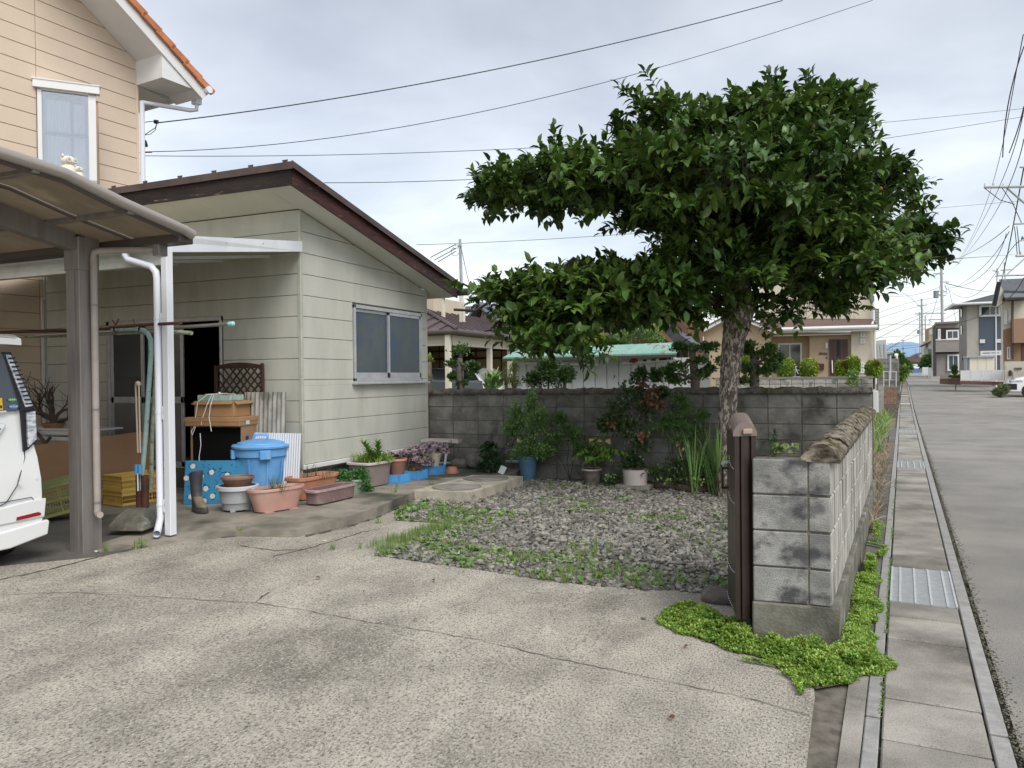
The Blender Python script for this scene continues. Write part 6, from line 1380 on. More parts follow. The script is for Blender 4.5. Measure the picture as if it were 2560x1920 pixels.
# tall grassy iris blades
def blades(name, lab, cat, c, n, h_, spread, mat, w=.012, lean_=.25, group=None, kind=None):
    t = thing(name, lab, cat, c, 0, group) if not kind else None
    a = rng.uniform(0, 6.28, n); r = rng.uniform(0, 1, n)**.5*spread; P = np.stack([c[0]+np.cos(a)*r, c[1]+np.sin(a)*r, np.full(n, c[2])], 1)
    D_ = unit(np.stack([np.cos(a)*lean_*rng.uniform(.2, 1, n)+rng.normal(0, .05, n), np.sin(a)*lean_*rng.uniform(.2, 1, n), np.ones(n)], 1)); U_ = np.stack([np.cos(a), np.sin(a), np.zeros(n)], 1); hs_ = rng.uniform(h_*.6, h_, n)
    V, Fc = scat(BLADE[0]/np.array([.06, 1, 1]), BLADE[1], P, frames(D_, U_), np.stack([np.full(n, w), hs_, hs_*.5], 1)); npob('blades', V, Fc, mat, t, kind='stuff'); return t
for px, py, hpx_, n, lab in ((1738, 1228, 150, 16, 'tall clump of narrow green blades left of the others near the log'), (1772, 1222, 165, 18, 'tall clump of narrow green blades in the middle near the trunk'), (1800, 1236, 150, 26, 'dense clump of narrow green blades just left of the gate'), (1786, 1230, 110, 16, 'shorter clump of green blades between the taller ones')):
    p = GH(px, py); blades('iris_clump', lab, 'iris', (p[0], p[1]-.12, .0), int(n*1.9), hpx_*p[1]/F*1.25, .07, l_iris, .022, .22, 'clumps of iris blades')
s = thing('climbing_plant', 'thin upright green climber on the rear wall above the block return', 'plant', (-.75, 10.1, .3)); foliage('leaves', l_mid, s, [L3(1937, 1085, 10.05, 6, 18, .04), L3(1934, 1105, 10.05, 9, 12, .05), L3(1931, 1128, 10.05, 8, 16, .05), L3(1950, 1125, 10.05, 8, 8, .04)], 260, (.02, .04), shell=0.1)
s = thing('leafy_shrub', 'low glossy shrub with rounded leaves by the boulder at the rear wall', 'shrub', (-4.5, 9.6, .15))
foliage('leaves', m_rlf := LM('round_glossy_leaf', (.035, .075, .03), c2=(.05, .10, .04), rough=.35), s, [L3(1225, 1140, 9.6, 28, 22), L3(1215, 1165, 9.55, 26, 16), L3(1240, 1160, 9.55, 26, 18), L3(1222, 1120, 9.7, 22, 10)], 420, (.045, .075), tmpl=BROAD, shell=.3)
foliage('leaves', LM('grey_leaf', (.13, .16, .14)), s, [L3(1245, 1130, 9.7, 26, 14)], 130, (.03, .05))
# --- potted plants
def local(t, z): return (t.location[0], t.location[1], t.location[2]+z)
def tuft(name, t, z, pts, n, h_, mat, w=.006, lean_=.35):
    P, D_ = [], []
    for (x, y) in pts:
        for k in range(n): a = rng.uniform(0, 6.28); P.append((x+rng.normal(0, .02), y+rng.normal(0, .02), z)); D_.append((math.cos(a)*lean_*rng.uniform(.2, 1.2), math.sin(a)*lean_*rng.uniform(.2, 1.2), 1))
    P, D_ = np.array(P), np.array(D_); U_ = np.stack([D_[:, 0], D_[:, 1], np.zeros(len(P))+.01], 1); hs_ = rng.uniform(h_*.5, h_, len(P))
    V, Fc = scat(BLADE[0]/np.array([.06, 1, 1]), BLADE[1], P, frames(D_, U_), np.stack([np.full(len(P), w), hs_, hs_*.5], 1)); return npob(name, V, Fc, mat, t, kind='stuff')
tuft('thin_grass', pk, .2+.20, [(-5.24, 5.96), (-5.20, 6.05), (-5.16, 6.24), (-5.22, 6.15)], 11, .19, l_onion, .005)
tuft('thin_grass', te, .2+.21, [(-5.40, 6.75), (-5.38, 6.9), (-5.38, 7.0), (-5.36, 7.15), (-5.42, 6.66)], 11, .22, l_onion, .005)
def cloud(t, mat, pts, n, size, tmpl, name='leaves', **k): return foliage(name, mat, t, pts, n, size, tmpl=tmpl, **k)
cloud(mp, l_pars, [((-5.27, 7.30, .40), (.13, .11, .06)), ((-5.18, 7.25, .38), (.08, .08, .05))], 420, (.02, .04), BROAD, shell=.2)
ps = thing('parsley', 'dark curly parsley cascading between the mauve planter and the big taupe planter', 'herb', (-5.1, 7.45, .3)); cloud(ps, l_pars, [((-5.14, 7.47, .40), (.13, .12, .07)), ((-5.05, 7.42, .30), (.10, .10, .11)), ((-5.05, 7.50, .22), (.08, .08, .07))], 760, (.02, .04), BROAD, shell=.25)
# lilies: upright stems with whorled narrow leaves
for (px, py, h0) in ((868, 1100, 0), (922, 1105, 0), (888, 1130, 0)):
    Yl = 7.85; top = PY(px, py, Yl); b = np.array([-5.30+(.05 if px > 900 else -.02), Yl, .5]); n = 46
    P = []; D_ = []
    for i in range(n): t = .0+.88*i/n; a = i*2.4; P.append(b*(1-t)+top*t); D_.append((math.cos(a), math.sin(a), .45+.9*t))
    P = np.array(P); V, Fc = scat(*LONG_LEAF, P, frames(np.array(D_), np.tile([0, 0, 1.], (n, 1))), np.linspace(.13, .10, n)); npob('lily_leaves', V, Fc, l_lily, bg, kind='stuff', smooth=True)
    q = MB(); q.tube([tuple(b), tuple((b+top)/2+np.array([.01, 0, 0])), tuple(top)], .005, 6); ob('lily_stem', q, l_lily, bg)
tuft('herb_sprigs', bg, .49, [(-5.30+dx, 7.76+dy) for dx in (-.1, 0, .1) for dy in (0, .08, .16, .24, .32)], 12, .16, l_herb, .010, .9)
cloud(bg, l_herb, [((-5.27, 8.0, .52), (.16, .23, .07)), ((-5.18, 7.8, .52), (.08, .12, .06))], 900, (.03, .055), LONG_LEAF, name='herb_leaves', shell=0.)
# echeveria rosettes: each a ring of broad pointed leaves
def rosettes(t, cs, n_l=14, size=.055):
    P, D_, S, U_ = [], [], [], []
    for c in cs:
        ax = unit(np.array([rng.normal(0, .5)+.25, rng.normal(0, .5)-.45, 1.])); x = unit(np.cross(ax, [0, 1, .1])); y = np.cross(ax, x)
        for i in range(n_l):
            a = i*2.4; el = .15+.9*i/n_l; d = (x*math.cos(a)+y*math.sin(a))*math.cos(el)+ax*math.sin(el); P.append(np.array(c)+d*.004); D_.append(d); U_.append(ax); S.append(size*(1-.45*i/n_l)*rng.uniform(.85, 1.1))
    V, Fc = scat(*BROAD, np.array(P), frames(np.array(D_), np.array(U_)), np.array(S)); npob('rosettes', V, Fc, l_succ, t, kind='stuff', smooth=True)
def rc(c, r, n): v = unit(rng.normal(size=(n, 3))); v[:, 2] = np.abs(v[:, 2])*.9-.1; return np.array(c)+v*np.array(r)
rosettes(tp, rc(local(tp, .22), (.10, .10, .06), 10)); rosettes(bk, np.concatenate([rc(local(bk, .20), (.15, .15, .12), 30), rc(local(bk, .10)+np.array([.08, -.1, 0]), (.07, .07, .10), 12)])); rosettes(cw, np.concatenate([rc(local(cw, .20), (.19, .17, .13), 44), rc(np.array(local(cw, .04))+np.array([-.02, -.13, 0]), (.08, .05, .10), 14)]))
# ================================================================ gravel, weeds, ground cover
from mathutils.geometry import intersect_point_tri_2d
def inpoly(P, poly):
    x, y = P[:, 0], P[:, 1]; c = np.zeros(len(P), bool); n = len(poly)
    for i in range(n):
        x1, y1 = poly[i]; x2, y2 = poly[(i+1) % n]; m = ((y1 > y) != (y2 > y)) & (x < (x2-x1)*(y-y1)/((y2-y1)+1e-12)+x1); c ^= m
    return c
def zz_arr(P): return np.array([hz(a, b) for a, b in P])
gpoly = gravel_poly
C = rng.uniform([-4.6, 5.1], [-.1, 9.9], (60000, 2)); C = C[inpoly(C, gpoly)]
def fnoise(P, s, seed):
    g = np.random.default_rng(seed).uniform(0, 1, (64, 64)); x = (P[:, 0]*s) % 63; y = (P[:, 1]*s) % 63; i, j = x.astype(int), y.astype(int); u, v = x-i, y-j; u = u*u*(3-2*u); v = v*v*(3-2*v)
    return g[i, j]*(1-u)*(1-v)+g[(i+1) % 64, j]*u*(1-v)+g[i, (j+1) % 64]*(1-u)*v+g[(i+1) % 64, (j+1) % 64]*u*v
d = fnoise(C, 2.2, 1); frontness = np.clip((6.3-C[:, 1])/1.0, 0, 1)
keep = (rng.uniform(0, 1, len(C)) < np.clip(.95-.55*frontness*(d > .45)-.25*(d > .75)-.5*np.clip((C[:, 1]-9.35)/.4, 0, 1), .12, 1)); C = C[keep][:24000]
n = len(C); st_v = np.array([(-.5, -.4, -.3), (.5, -.45, -.25), (.45, .4, -.3), (-.45, .5, -.3), (-.35, -.3, .3), (.3, -.38, .22), (.35, .3, .34), (-.38, .3, .25)]); st_f = np.array([(0, 3, 2, 1), (4, 5, 6, 7), (0, 1, 5, 4), (1, 2, 6, 5), (2, 3, 7, 6), (3, 0, 4, 7)])
sz = rng.gamma(6, .0045, n)+.006; sc3 = np.stack([sz*rng.uniform(.8, 1.6, n), sz*rng.uniform(.6, 1.1, n), sz*rng.uniform(.35, .7, n)], 1)
Pz = np.column_stack([C, zz_arr(C)+.002+sc3[:, 2]*.25]); V, Fc = scat(st_v, st_f, Pz, frames(unit(np.column_stack([rng.normal(size=(n, 2)), rng.normal(0, .25, n)])), unit(np.array([0, 0, 1.])+rng.normal(size=(n, 3))*.3)), sc3)
npob('gravel', V, Fc, m_gravel, kind='stuff', label='dark grey crushed gravel covering the bed before the wall')
# weeds: small rosettes and tufts, thicker along the front edge
def weeds(poly, box, n, dens, size, mat, name, label, tm=BLADE, lean_=.8, per=6, w=.12):
    C = rng.uniform(box[0], box[1], (n, 2)); C = C[inpoly(C, poly)]; C = C[rng.uniform(0, 1, len(C)) < dens(C)]; m = len(C)
    P = np.repeat(np.column_stack([C, zz_arr(C)+.004]), per, 0)+np.column_stack([rng.normal(0, .012, (m*per, 2)), np.zeros(m*per)]); a = rng.uniform(0, 6.28, m*per); l = rng.uniform(.2, lean_, m*per)
    D_ = np.stack([np.cos(a)*l, np.sin(a)*l, np.ones(m*per)], 1); U_ = np.stack([-np.cos(a), -np.sin(a), np.ones(m*per)*.4], 1); S = np.repeat(rng.uniform(.6, 1.3, m), per)*rng.uniform(size[0], size[1], m*per)
    tv = tm[0] if tm is not BLADE else BLADE[0]*np.array([1/.06*w, 1, 1]); V, Fc = scat(tv, tm[1], P, frames(D_, U_), S); return npob(name, V, Fc, mat, kind='stuff', label=label)
front = lambda C: np.clip((6.05-C[:, 1])/.75, 0, 1)
left = lambda C: np.clip((-2.85-C[:, 0])/.6, 0, 1)*(C[:, 1] < 7.4)
patch = lambda C, s, sd, th: (fnoise(C, s, sd) > th)*1.
D1 = lambda C: np.clip(.85*front(C)*(fnoise(C, 3.2, 3) > .22)+.8*left(C)*(fnoise(C, 3, 4) > .25)+.16*patch(C, 2.6, 5, .62)+.4*patch(C, 1.9, 15, .80), 0, 1)
bx_ = ([-4.6, 5.0], [-.1, 9.9])
weeds(gpoly, bx_, 9000, D1, (.02, .05), l_grass, 'weeds', 'patchy short green weeds growing through the gravel', per=9, lean_=2.6, w=.14)
weeds(gpoly, bx_, 5200, lambda C: D1(C)*.9, (.02, .05), l_green, 'broad_weeds', 'small broad leaved weeds scattered over the gravel', tm=BROAD, per=5, lean_=2.5)
weeds(gpoly, bx_, 3000, lambda C: np.clip((5.75-C[:, 1])/.35, 0, 1)*np.clip((C[:, 0]+2.2)/.8, 0, 1), (.05, .13), l_grass, 'grass_fringe', 'longer grass along the front edge of the gravel near the gate', per=10, lean_=1.3, w=.035)
weeds(gpoly, bx_, 900, lambda C: ((C[:, 0]+1.75)**2+(C[:, 1]-6.0)**2 < .045)*1., (.08, .17), l_grass, 'grass_tuft', 'fine grass tuft standing in the gravel', per=9, lean_=.6, w=.03)
weeds([(-3.7, 5.35), (-3.45, 5.35), (-3.35, 6.7), (-3.6, 6.6)], ([-3.8, 5.2], [-3.3, 6.8]), 900, lambda C: np.full(len(C), .8), (.03, .07), l_grass, 'edge_grass', 'dense short grass along the edge of the concrete tongue', per=7, lean_=.9, w=.05)
# dead leaves on gravel and drive
dl = rng.uniform([-4.3, 5.2], [-.6, 9.5], (70, 2)); dl = dl[inpoly(dl, gpoly)]; dl = np.concatenate([dl, rng.uniform([-4.4, 3.0], [-.6, 5.2], (7, 2))]); m = len(dl)
V, Fc = scat(*BROAD, np.column_stack([dl, zz_arr(dl)+.015]), frames(unit(np.column_stack([rng.normal(size=(m, 2)), np.zeros(m)])), unit(np.array([0, 0, 1.])+rng.normal(size=(m, 3))*.2)), rng.uniform(.018, .04, m)); npob('fallen_leaves', V, Fc, l_dry, kind='stuff', label='dry brown leaves fallen on the gravel and the driveway')
# wood chips at the foot of the iris
n = 900; c = rng.uniform([-2.1, 9.0], [-.6, 9.75], (n, 2)); V, Fc = scat(st_v, st_f, np.column_stack([c, np.full(n, .008)]), frames(unit(np.column_stack([rng.normal(size=(n, 2)), np.zeros(n)])), np.tile([0, 0, 1.], (n, 1))), np.stack([rng.uniform(.01, .03, n), rng.uniform(.006, .015, n), rng.uniform(.004, .008, n)], 1)); npob('wood_chips', V, Fc, l_straw, kind='stuff', label='pale wood chips around the grass blades near the gate')
# bright sedum mat round the wall end
sed_poly = [gp(*p) for p in ((1655, 1555), (1665, 1530), (1720, 1512), (1790, 1535), (1830, 1568), (1880, 1580), (1960, 1600), (2080, 1600), (2130, 1560), (2120, 1500), (2140, 1440), (2180, 1440), (2185, 1520), (2165, 1590), (2195, 1640), (2225, 1668), (2200, 1690), (2150, 1680), (2115, 1712), (2040, 1725), (1985, 1690), (1900, 1645), (1820, 1625), (1740, 1595), (1690, 1578))]
bxs = (np.min(sed_poly, 0), np.max(sed_poly, 0))
C = rng.uniform(bxs[0]-.1, bxs[1]+.1, (52000, 2))
def sdist(C, poly):
    d = np.full(len(C), 9.)
    for i in range(len(poly)):
        a, b = np.array(poly[i]), np.array(poly[(i+1) % len(poly)]); ab = b-a; t = np.clip(((C-a)@ab)/(ab@ab+1e-9), 0, 1); d = np.minimum(d, np.linalg.norm(C-a-t[:, None]*ab, axis=1))
    return d
ins = inpoly(C, sed_poly); sd_ = sdist(C, sed_poly); edge = fnoise(C, 9, 8)*.10; rnd_ = rng.uniform(0, 1, len(C))
keep = (ins & (rnd_ < .35+.65*np.clip(sd_/.05, 0, 1))) | (~ins & (sd_ < (edge-.035)) & (rnd_ < .5))
keep &= ~((C[:, 0] > -.47) & (C[:, 0] < .0) & (C[:, 1] > 4.43)); C = C[keep]; ins, sd_ = ins[keep], sd_[keep]
hgt = np.where(ins, np.clip(sd_/.10, 0, 1)*.085*(.15+fnoise(C, 14, 9))+.010, .008); n = len(C)
def sprigs(C, zt, mat, name, label, size=(.011, .021), per=8):
    n = len(C); P = np.repeat(np.column_stack([C, zt]), per, 0)+rng.normal(0, .0035, (n*per, 3)); a = np.tile(np.arange(per)*2.4, n)+np.repeat(rng.uniform(0, 6, n), per); el = np.tile(np.linspace(.1, 1.1, per), n)
    D_ = np.stack([np.cos(a)*np.cos(el), np.sin(a)*np.cos(el), np.sin(el)], 1)+rng.normal(0, .12, (n*per, 3)); V, Fc = scat(*QLEAF, P, frames(D_, np.tile([0, 0, 1.], (n*per, 1))), rng.uniform(*size, n*per)); return npob(name, V, Fc, mat, kind='stuff', label=label)
order = rng.permutation(n)[:21000]; C = C[order]; hgt = hgt[order]; lay = rng.uniform(.25, 1, len(C))
sprigs(C[:19000], (zz_arr(C)+hgt*lay+.004)[:19000], l_sedum, 'sedum_mat', 'bright yellow green ground cover spilling round the foot of the block wall')
under = sheet('sedum_soil', [tuple(p) for p in sed_poly], .006, m_soil, cuts=False)
# its strip between wall and gutter
n = 16000; yv = rng.uniform(4.2, 8.2, n); wd = .03+.09*fnoise(np.column_stack([yv*1.5, yv*0]), 3, 12); xv = .0+.066*(yv-4.2)+rng.uniform(0, 1, n)**1.2*wd*1.35; xv = np.maximum(xv, .02+.069*(yv-4.4)+.004); C = np.column_stack([xv, yv])
keep = rng.uniform(0, 1, n) < np.clip(1.0-.5*(yv-6.0), .10, 1)*np.clip(fnoise(C, 5, 14)*2.6-.75, 0, 1); C = C[keep][:6500]
sprigs(C, np.full(len(C), .01)+rng.uniform(.0, .07, len(C))*np.clip(fnoise(C, 6, 2)*1.6, .2, 1), l_sedum, 'sedum_strip', 'bright green ground cover growing between the wall and the gutter')
runners = [gp(1880, 1664), gp(1930, 1672)]; C = []
for a, b in (((1860, 1655), (1990, 1680)), ((1960, 1688), (2022, 1722)), ((2100, 1715), (2130, 1700)), ((2170, 1660), (2240, 1672)), ((2150, 1255), (2205, 1262)), ((2160, 1360), (2215, 1372)), ((1985, 1700), (2005, 1740))):
    a, b = np.array(gp(*a)), np.array(gp(*b))
    for i in range(46): C.append(a+(b-a)*i/45+rng.normal(0, .006, 2))
C = np.array(C); sprigs(C, np.full(len(C), .016), l_sedum, 'sedum_runners', 'loose runners of bright ground cover creeping over the concrete')
# moss and grit along the gutter joints and the road edge
def linegrit(o0, o1, y0, y1, n, mat, name, label, size, tm=QLEAF):
    yv = rng.uniform(y0, y1, n); keep = fnoise(np.column_stack([yv, yv*0]), 2.5, 33) > .3; yv = yv[keep]; n = len(yv); C = np.column_stack([.065*yv-.09+rng.uniform(o0, o1, n), yv]); V, Fc = scat(*tm, np.column_stack([C, zz_arr(C)+.003]), frames(unit(rng.normal(size=(n, 3))+np.array([0, 0, .6])), np.tile([0, 0, 1.], (n, 1))), rng.uniform(*size, n)); npob(name, V, Fc, mat, kind='stuff', label=label)
linegrit(-.012, .004, 2, 12, 3200, l_sedumd, 'joint_moss', 'dark moss in the joint beside the gutter covers', (.006, .014))
yv = rng.uniform(2, 24, 5200); 
m_grit = M('road_grit', (.10, .09, .07), (.16, .15, .11), 30, rough=.95, isl=.4)
n = len(yv); C = np.column_stack([.065*yv-.09+.475+np.abs(rng.normal(0, .022, n))*(1+.5*fnoise(np.column_stack([yv, yv*0]), 2, 3)), yv]); V, Fc = scat(st_v, st_f, np.column_stack([C, zz_arr(C)+.002]), frames(unit(np.column_stack([rng.normal(size=(n, 2)), np.zeros(n)])), np.tile([0, 0, 1.], (n, 1))), rng.uniform(.005, .014, n)[:, None]*np.array([1, .7, .4])); npob('road_edge_grit', V, Fc, m_grit, kind='stuff', label='line of dark grit and moss between the kerb and the asphalt')
# dry grass and sticks past the end of the side wall
n = 2600; yv = rng.uniform(8.0, 18, n); xo = rng.uniform(-.75, -.12, n); xo = np.where(yv < 10.1, rng.uniform(-.33, -.15, n), xo); C = np.column_stack([.065*yv-.09+xo, yv])
V, Fc = scat(BLADE[0], BLADE[1], np.column_stack([C, np.zeros(n)]), frames(unit(np.column_stack([rng.normal(0, .9, (n, 2)), np.ones(n)])), unit(rng.normal(size=(n, 3)))), rng.uniform(.05, .20, n)); npob('dry_grass', V, Fc, l_straw, kind='stuff', label='tan dry grass beside the gutter beyond the side wall')
n = 2600; C = np.column_stack([rng.uniform(-.9, 1.3, n), rng.uniform(15, 29, n)]); C[:, 0] += .065*(C[:, 1]-12)-.9; keep = C[:, 0] < .065*C[:, 1]-.09-.14; C = C[keep]; n = len(C)
V, Fc = scat(BLADE[0]*np.array([1.6, 1, 1]), BLADE[1], np.column_stack([C, zz_arr(C)]), frames(unit(np.column_stack([rng.normal(0, .6, (n, 2)), np.ones(n)])), unit(rng.normal(size=(n, 3)))), rng.uniform(.12, .38, n)); npob('verge_grass', V, Fc, l_grass, kind='stuff', label='green verge grass round the white pole by the street')
dsk = thing('dead_sticks', 'bleached dead sticks standing in the dry grass beyond the side wall', 'sticks', GH(2190, 1130)); qr = random.Random(31); q = MB()
for (px, py) in ((2196, 1110), (2200, 1130), (2190, 1085), (2206, 1075)): grow(Vector(GH(px, py)), Vector((qr.uniform(-.2, .2), 0, 1)).normalized(), .011, 9, q, seg=.07)
ob('branches', q, M('bleached_wood', (.34, .31, .28), rough=.9), dsk)
# tufts at the crack and the post
def tufts(pts, h_=.06):
    P, D_ = [], []
    for p in pts:
        for k in range(16): a = rng.uniform(0, 6.28); P.append((p[0]+rng.normal(0, .014), p[1]+rng.normal(0, .014), p[2])); D_.append((math.cos(a)*1.0*rng.uniform(.2, 1), math.sin(a)*rng.uniform(.2, 1), 1))
    P, D_ = np.array(P), np.array(D_); V, Fc = scat(BLADE[0]*np.array([1.8, 1, 1]), BLADE[1], P, frames(D_, np.tile([0, 0, 1.], (len(P), 1))), rng.uniform(h_*.5, h_*1.3, len(P))); npob('crack_weeds', V, Fc, l_grass, kind='stuff', label='small green tufts growing in the concrete cracks and joints')
tufts([GH(x, y) for x, y in ((265, 1378), (352, 1362), (592, 1333), (600, 1338), (946, 1308), (832, 1375), (300, 1322), (355, 1370), (340, 1372), (980, 1230), (1070, 1212), (310, 1320))]+[(-4.9, 7.9, .2), (-4.6, 8.2, .2)])
V0 = GH(985, 1248); tufts([(V0[0], V0[1], V0[2])], .13)
# ================================================================ beyond the rear wall
def bxs_(t, name, mat, x0, x1, y0, y1, z0, z1, ch=.004, **k): q = MB(); q.cbx(min(x0, x1), max(x0, x1), y0, y1, z0, z1, ch) if ch else q.bx(min(x0, x1), max(x0, x1), y0, y1, z0, z1); return ob(name, q, mat, t, **k)
def win(t, x0, x1, z0, z1, Y, fr=.06, mat=None, n=2, pane=None, dep=.05):
    mat = mat or m_wtrim; q = MB()
    for a in ((x0, x1, z1-fr, z1), (x0, x1, z0, z0+fr), (x0, x0+fr, z0+fr, z1-fr), (x1-fr, x1, z0+fr, z1-fr)): q.bx(a[0], a[1], Y-dep, Y, a[2], a[3])
    w = ob('window', q, mat, t)
    for i in range(n):
        a, b = x0+fr+(x1-x0-2*fr)*i/n, x0+fr+(x1-x0-2*fr)*(i+1)/n; p = MB(); p.bx(a+.012, b-.012, Y-.02, Y-.005, z0+fr, z1-fr); ob('pane', p, pane or m_gdark, w)
        if i: p = MB(); p.bx(a-.02, a+.02, Y-dep+.005, Y, z0+fr, z1-fr); ob('mullion', p, mat, w)
    return w
m_crm = M('cream_wall', (.60, .52, .40), (.55, .475, .36), 1.5, 6, rough=.8); m_crmp = M('cream_paint', (.70, .66, .54), rough=.6)
m_brnroof = M('maroon_metal', (.075, .05, .05), (.11, .075, .075), 3, rough=.45); m_tan = M('tan_board', (.42, .31, .17), (.34, .25, .14), 3, 6, rough=.8); m_greyw = M('grey_render', (.22, .21, .19), (.19, .18, .165), 3, rough=.85)
m_greyt = M('grey_roof_tile', (.085, .095, .12), (.14, .15, .18), 9, 4, rough=.4, spec=.5, isl=.2); m_mintr = M('mint_roof', (.34, .50, .42), (.30, .45, .38), 3, rough=.6); m_tim = M('orange_timber', (.24, .125, .045), (.17, .085, .03), 5, 5, rough=.7); m_darkw = M('dark_timber_wall', (.035, .024, .018), (.06, .04, .028), 5, rough=.8)
m_blkroof = M('black_roof', (.045, .047, .052), (.075, .078, .085), 5, rough=.4)
# --- porch building on the left
Yp = 17.0; e0 = PY(1142, 824, Yp); XA = e0[0]; ze = e0[2]
pb = thing('porch_building', 'cream neighbouring house with a dark hipped porch roof on pale posts sheltering two cars', 'house', (XA-3, Yp+3, 0))
gxz = 0
def PXa(px, py, X): return PX(px, py, X)
pys = [PXa(px, 900, XA-.25)[1] for px in (1122, 1225, 1276)]
for y in pys+[pys[2]+3.0]: bxs_(pb, 'post', m_crmp, XA-.33, XA-.20, y-.06, y+.06, 0, ze-.05)
for x in (XA-3.3,): bxs_(pb, 'post', m_crmp, x-.06, x+.06, Yp+.15, Yp+.27, 0, ze-.05)
yE = pys[2]+6
q = MB(); rx, ry, rz_2 = XA-2.4, Yp+2.2, PXa(1066, 790, XA-2.4)[2]
q.add([(XA, Yp, ze), (XA, yE, ze), (XA-2.4, yE, ze+.80), (XA-2.4, Yp+2.4, ze+.80), (XA-8, Yp, ze), (XA-8, Yp+2.4, ze+.80)], [(0, 1, 2, 3), (0, 3, 5, 4)]); q.v += [(v[0], v[1], v[2]-.10) for v in q.v[:6]]; q.f += [(6, 9, 8, 7), (6, 10, 11, 9), (0, 6, 7, 1), (0, 4, 10, 6)]; q.mi += [0]*4; ob('porch_roof', q, m_brnroof, pb)
for i in range(14):
    x = XA-.5-i*.45; t = min(2.4, max(0, XA-x)); q = MB(); q.prism([(x, Yp, ze+.015), (x+.03, Yp, ze+.015), (x+.03, Yp+t, ze+.015+.333*t), (x, Yp+t, ze+.015+.333*t)], (0, 0, .03)); ob('roof_seam', q, m_brnroof, pb)
for i in range(20):
    y = Yp+.5+i*.45; t = min(2.4, y-Yp); q = MB(); q.prism([(XA, y, ze+.015), (XA, y+.03, ze+.015), (XA-t, y+.03, ze+.015+.333*t), (XA-t, y, ze+.015+.333*t)], (0, 0, .03)); ob('roof_seam', q, m_brnroof, pb)
q = MB(); q.tube([(XA, Yp, ze+.02), (XA-2.4, Yp+2.4, ze+.85)], .05, 6); ob('hip_cap', q, m_roofbrn, pb)
q = MB(); q.tube([(XA-8, Yp-.06, ze-.06), (XA+.05, Yp-.06, ze-.06), (XA+.05, yE, ze-.06)], .055, 8); ob('eave_gutter', q, m_bronzed, pb)
bxs_(pb, 'beam', m_crmp, XA-8, XA-.2, Yp+.15, Yp+.25, ze-.38, ze-.12); bxs_(pb, 'beam', m_crmp, XA-.32, XA-.22, Yp+.2, yE, ze-.38, ze-.12)
bxs_(pb, 'soffit', m_greyw, XA-8, XA-.05, Yp+.05, yE, ze-.11, ze-.10, ch=0)
Yb = Yp+5.6
bxs_(pb, 'rear_wall', m_tan, XA-4.1, XA-.35, Yb, Yb+.1, 0, ze+.4); bxs_(pb, 'rear_wall', m_greyw, XA-9, XA-4.1, Yb-.6, Yb-.5, 0, ze+.4)
for z in (1.25, 2.35, ze-.6): bxs_(pb, 'rail', m_darkw, XA-4.1, XA-.35, Yb-.04, Yb, z, z+.06)
for i in range(9): x = XA-4.0+i*.45; bxs_(pb, 'batten', m_darkw, x, x+.03, Yb-.02, Yb, 0, ze+.3)
bxs_(pb, 'inner_post', m_darkw, XA-4.2, XA-4.0, Yb-.7, Yb-.5, 0, ze); bxs_(pb, 'inner_door', m_darkw, XA-3.0, XA-2.3, Yb-.08, Yb-.03, 1.4, 2.4); bxs_(pb, 'inner_door', m_darkw, XA-2.6, XA-1.9, Yb-.1, Yb-.05, 0, 1.1)
# storey above, balcony
Yu = 20.0; a = PY(1066, 840, Yu)
u0, u1 = PY(1040, 740, Yu)[0], PY(1084, 740, Yu)[0]; bxs_(pb, 'upper_wall', m_crm, u0-5, u1, Yu, Yu+2, 2.6, PY(1080, 742, Yu)[2])
L0, L1 = PY(1066, 792, Yu), PY(1163, 807, Yu-.5); q = MB(); q.prism([(L0[0], Yu-.2, L0[2]-.15), (L1[0], Yu-1.2, L0[2]-.15-.25), (L1[0], Yu-1.2, L0[2]-.02), (L0[0], Yu-.2, L0[2]+.20)], (0, .06, 0)) if False else None
zt1, zt2 = PY(1066, 788, Yu)[2], PY(1160, 802, Yu)[2]; zb1, zb2 = PY(1066, 800, Yu)[2], PY(1160, 812, Yu)[2]
q = MB(); q.prism([(u0, Yu-1.0, zb1), (PY(1160, 800, Yu)[0], Yu-1.0, zb2), (PY(1160, 800, Yu)[0], Yu-1.0, zt2), (u0, Yu-1.0, zt1)], (0, .1, 0)); ob('balcony_parapet', q, m_crmp, pb)
for x0, x1 in ((1104, 1110), (1149, 1155), (1156, 1160)): X0, X1 = PY(x0, 780, Yu-1)[0], PY(x1, 780, Yu-1)[0]; bxs_(pb, 'balcony_post', m_crmp, X0, X1, Yu-1.02, Yu-.92, zb2, PY(1105, 742, Yu-1)[2] if x0 < 1156 else PY(1156, 756, Yu-1)[2])
zt = PY(1150, 742, Yu-1)[2]; bxs_(pb, 'balcony_beam', m_crmp, u0-5, PY(1163, 745, Yu)[0], Yu-1.05, Yu-.9, zt, zt+.2)
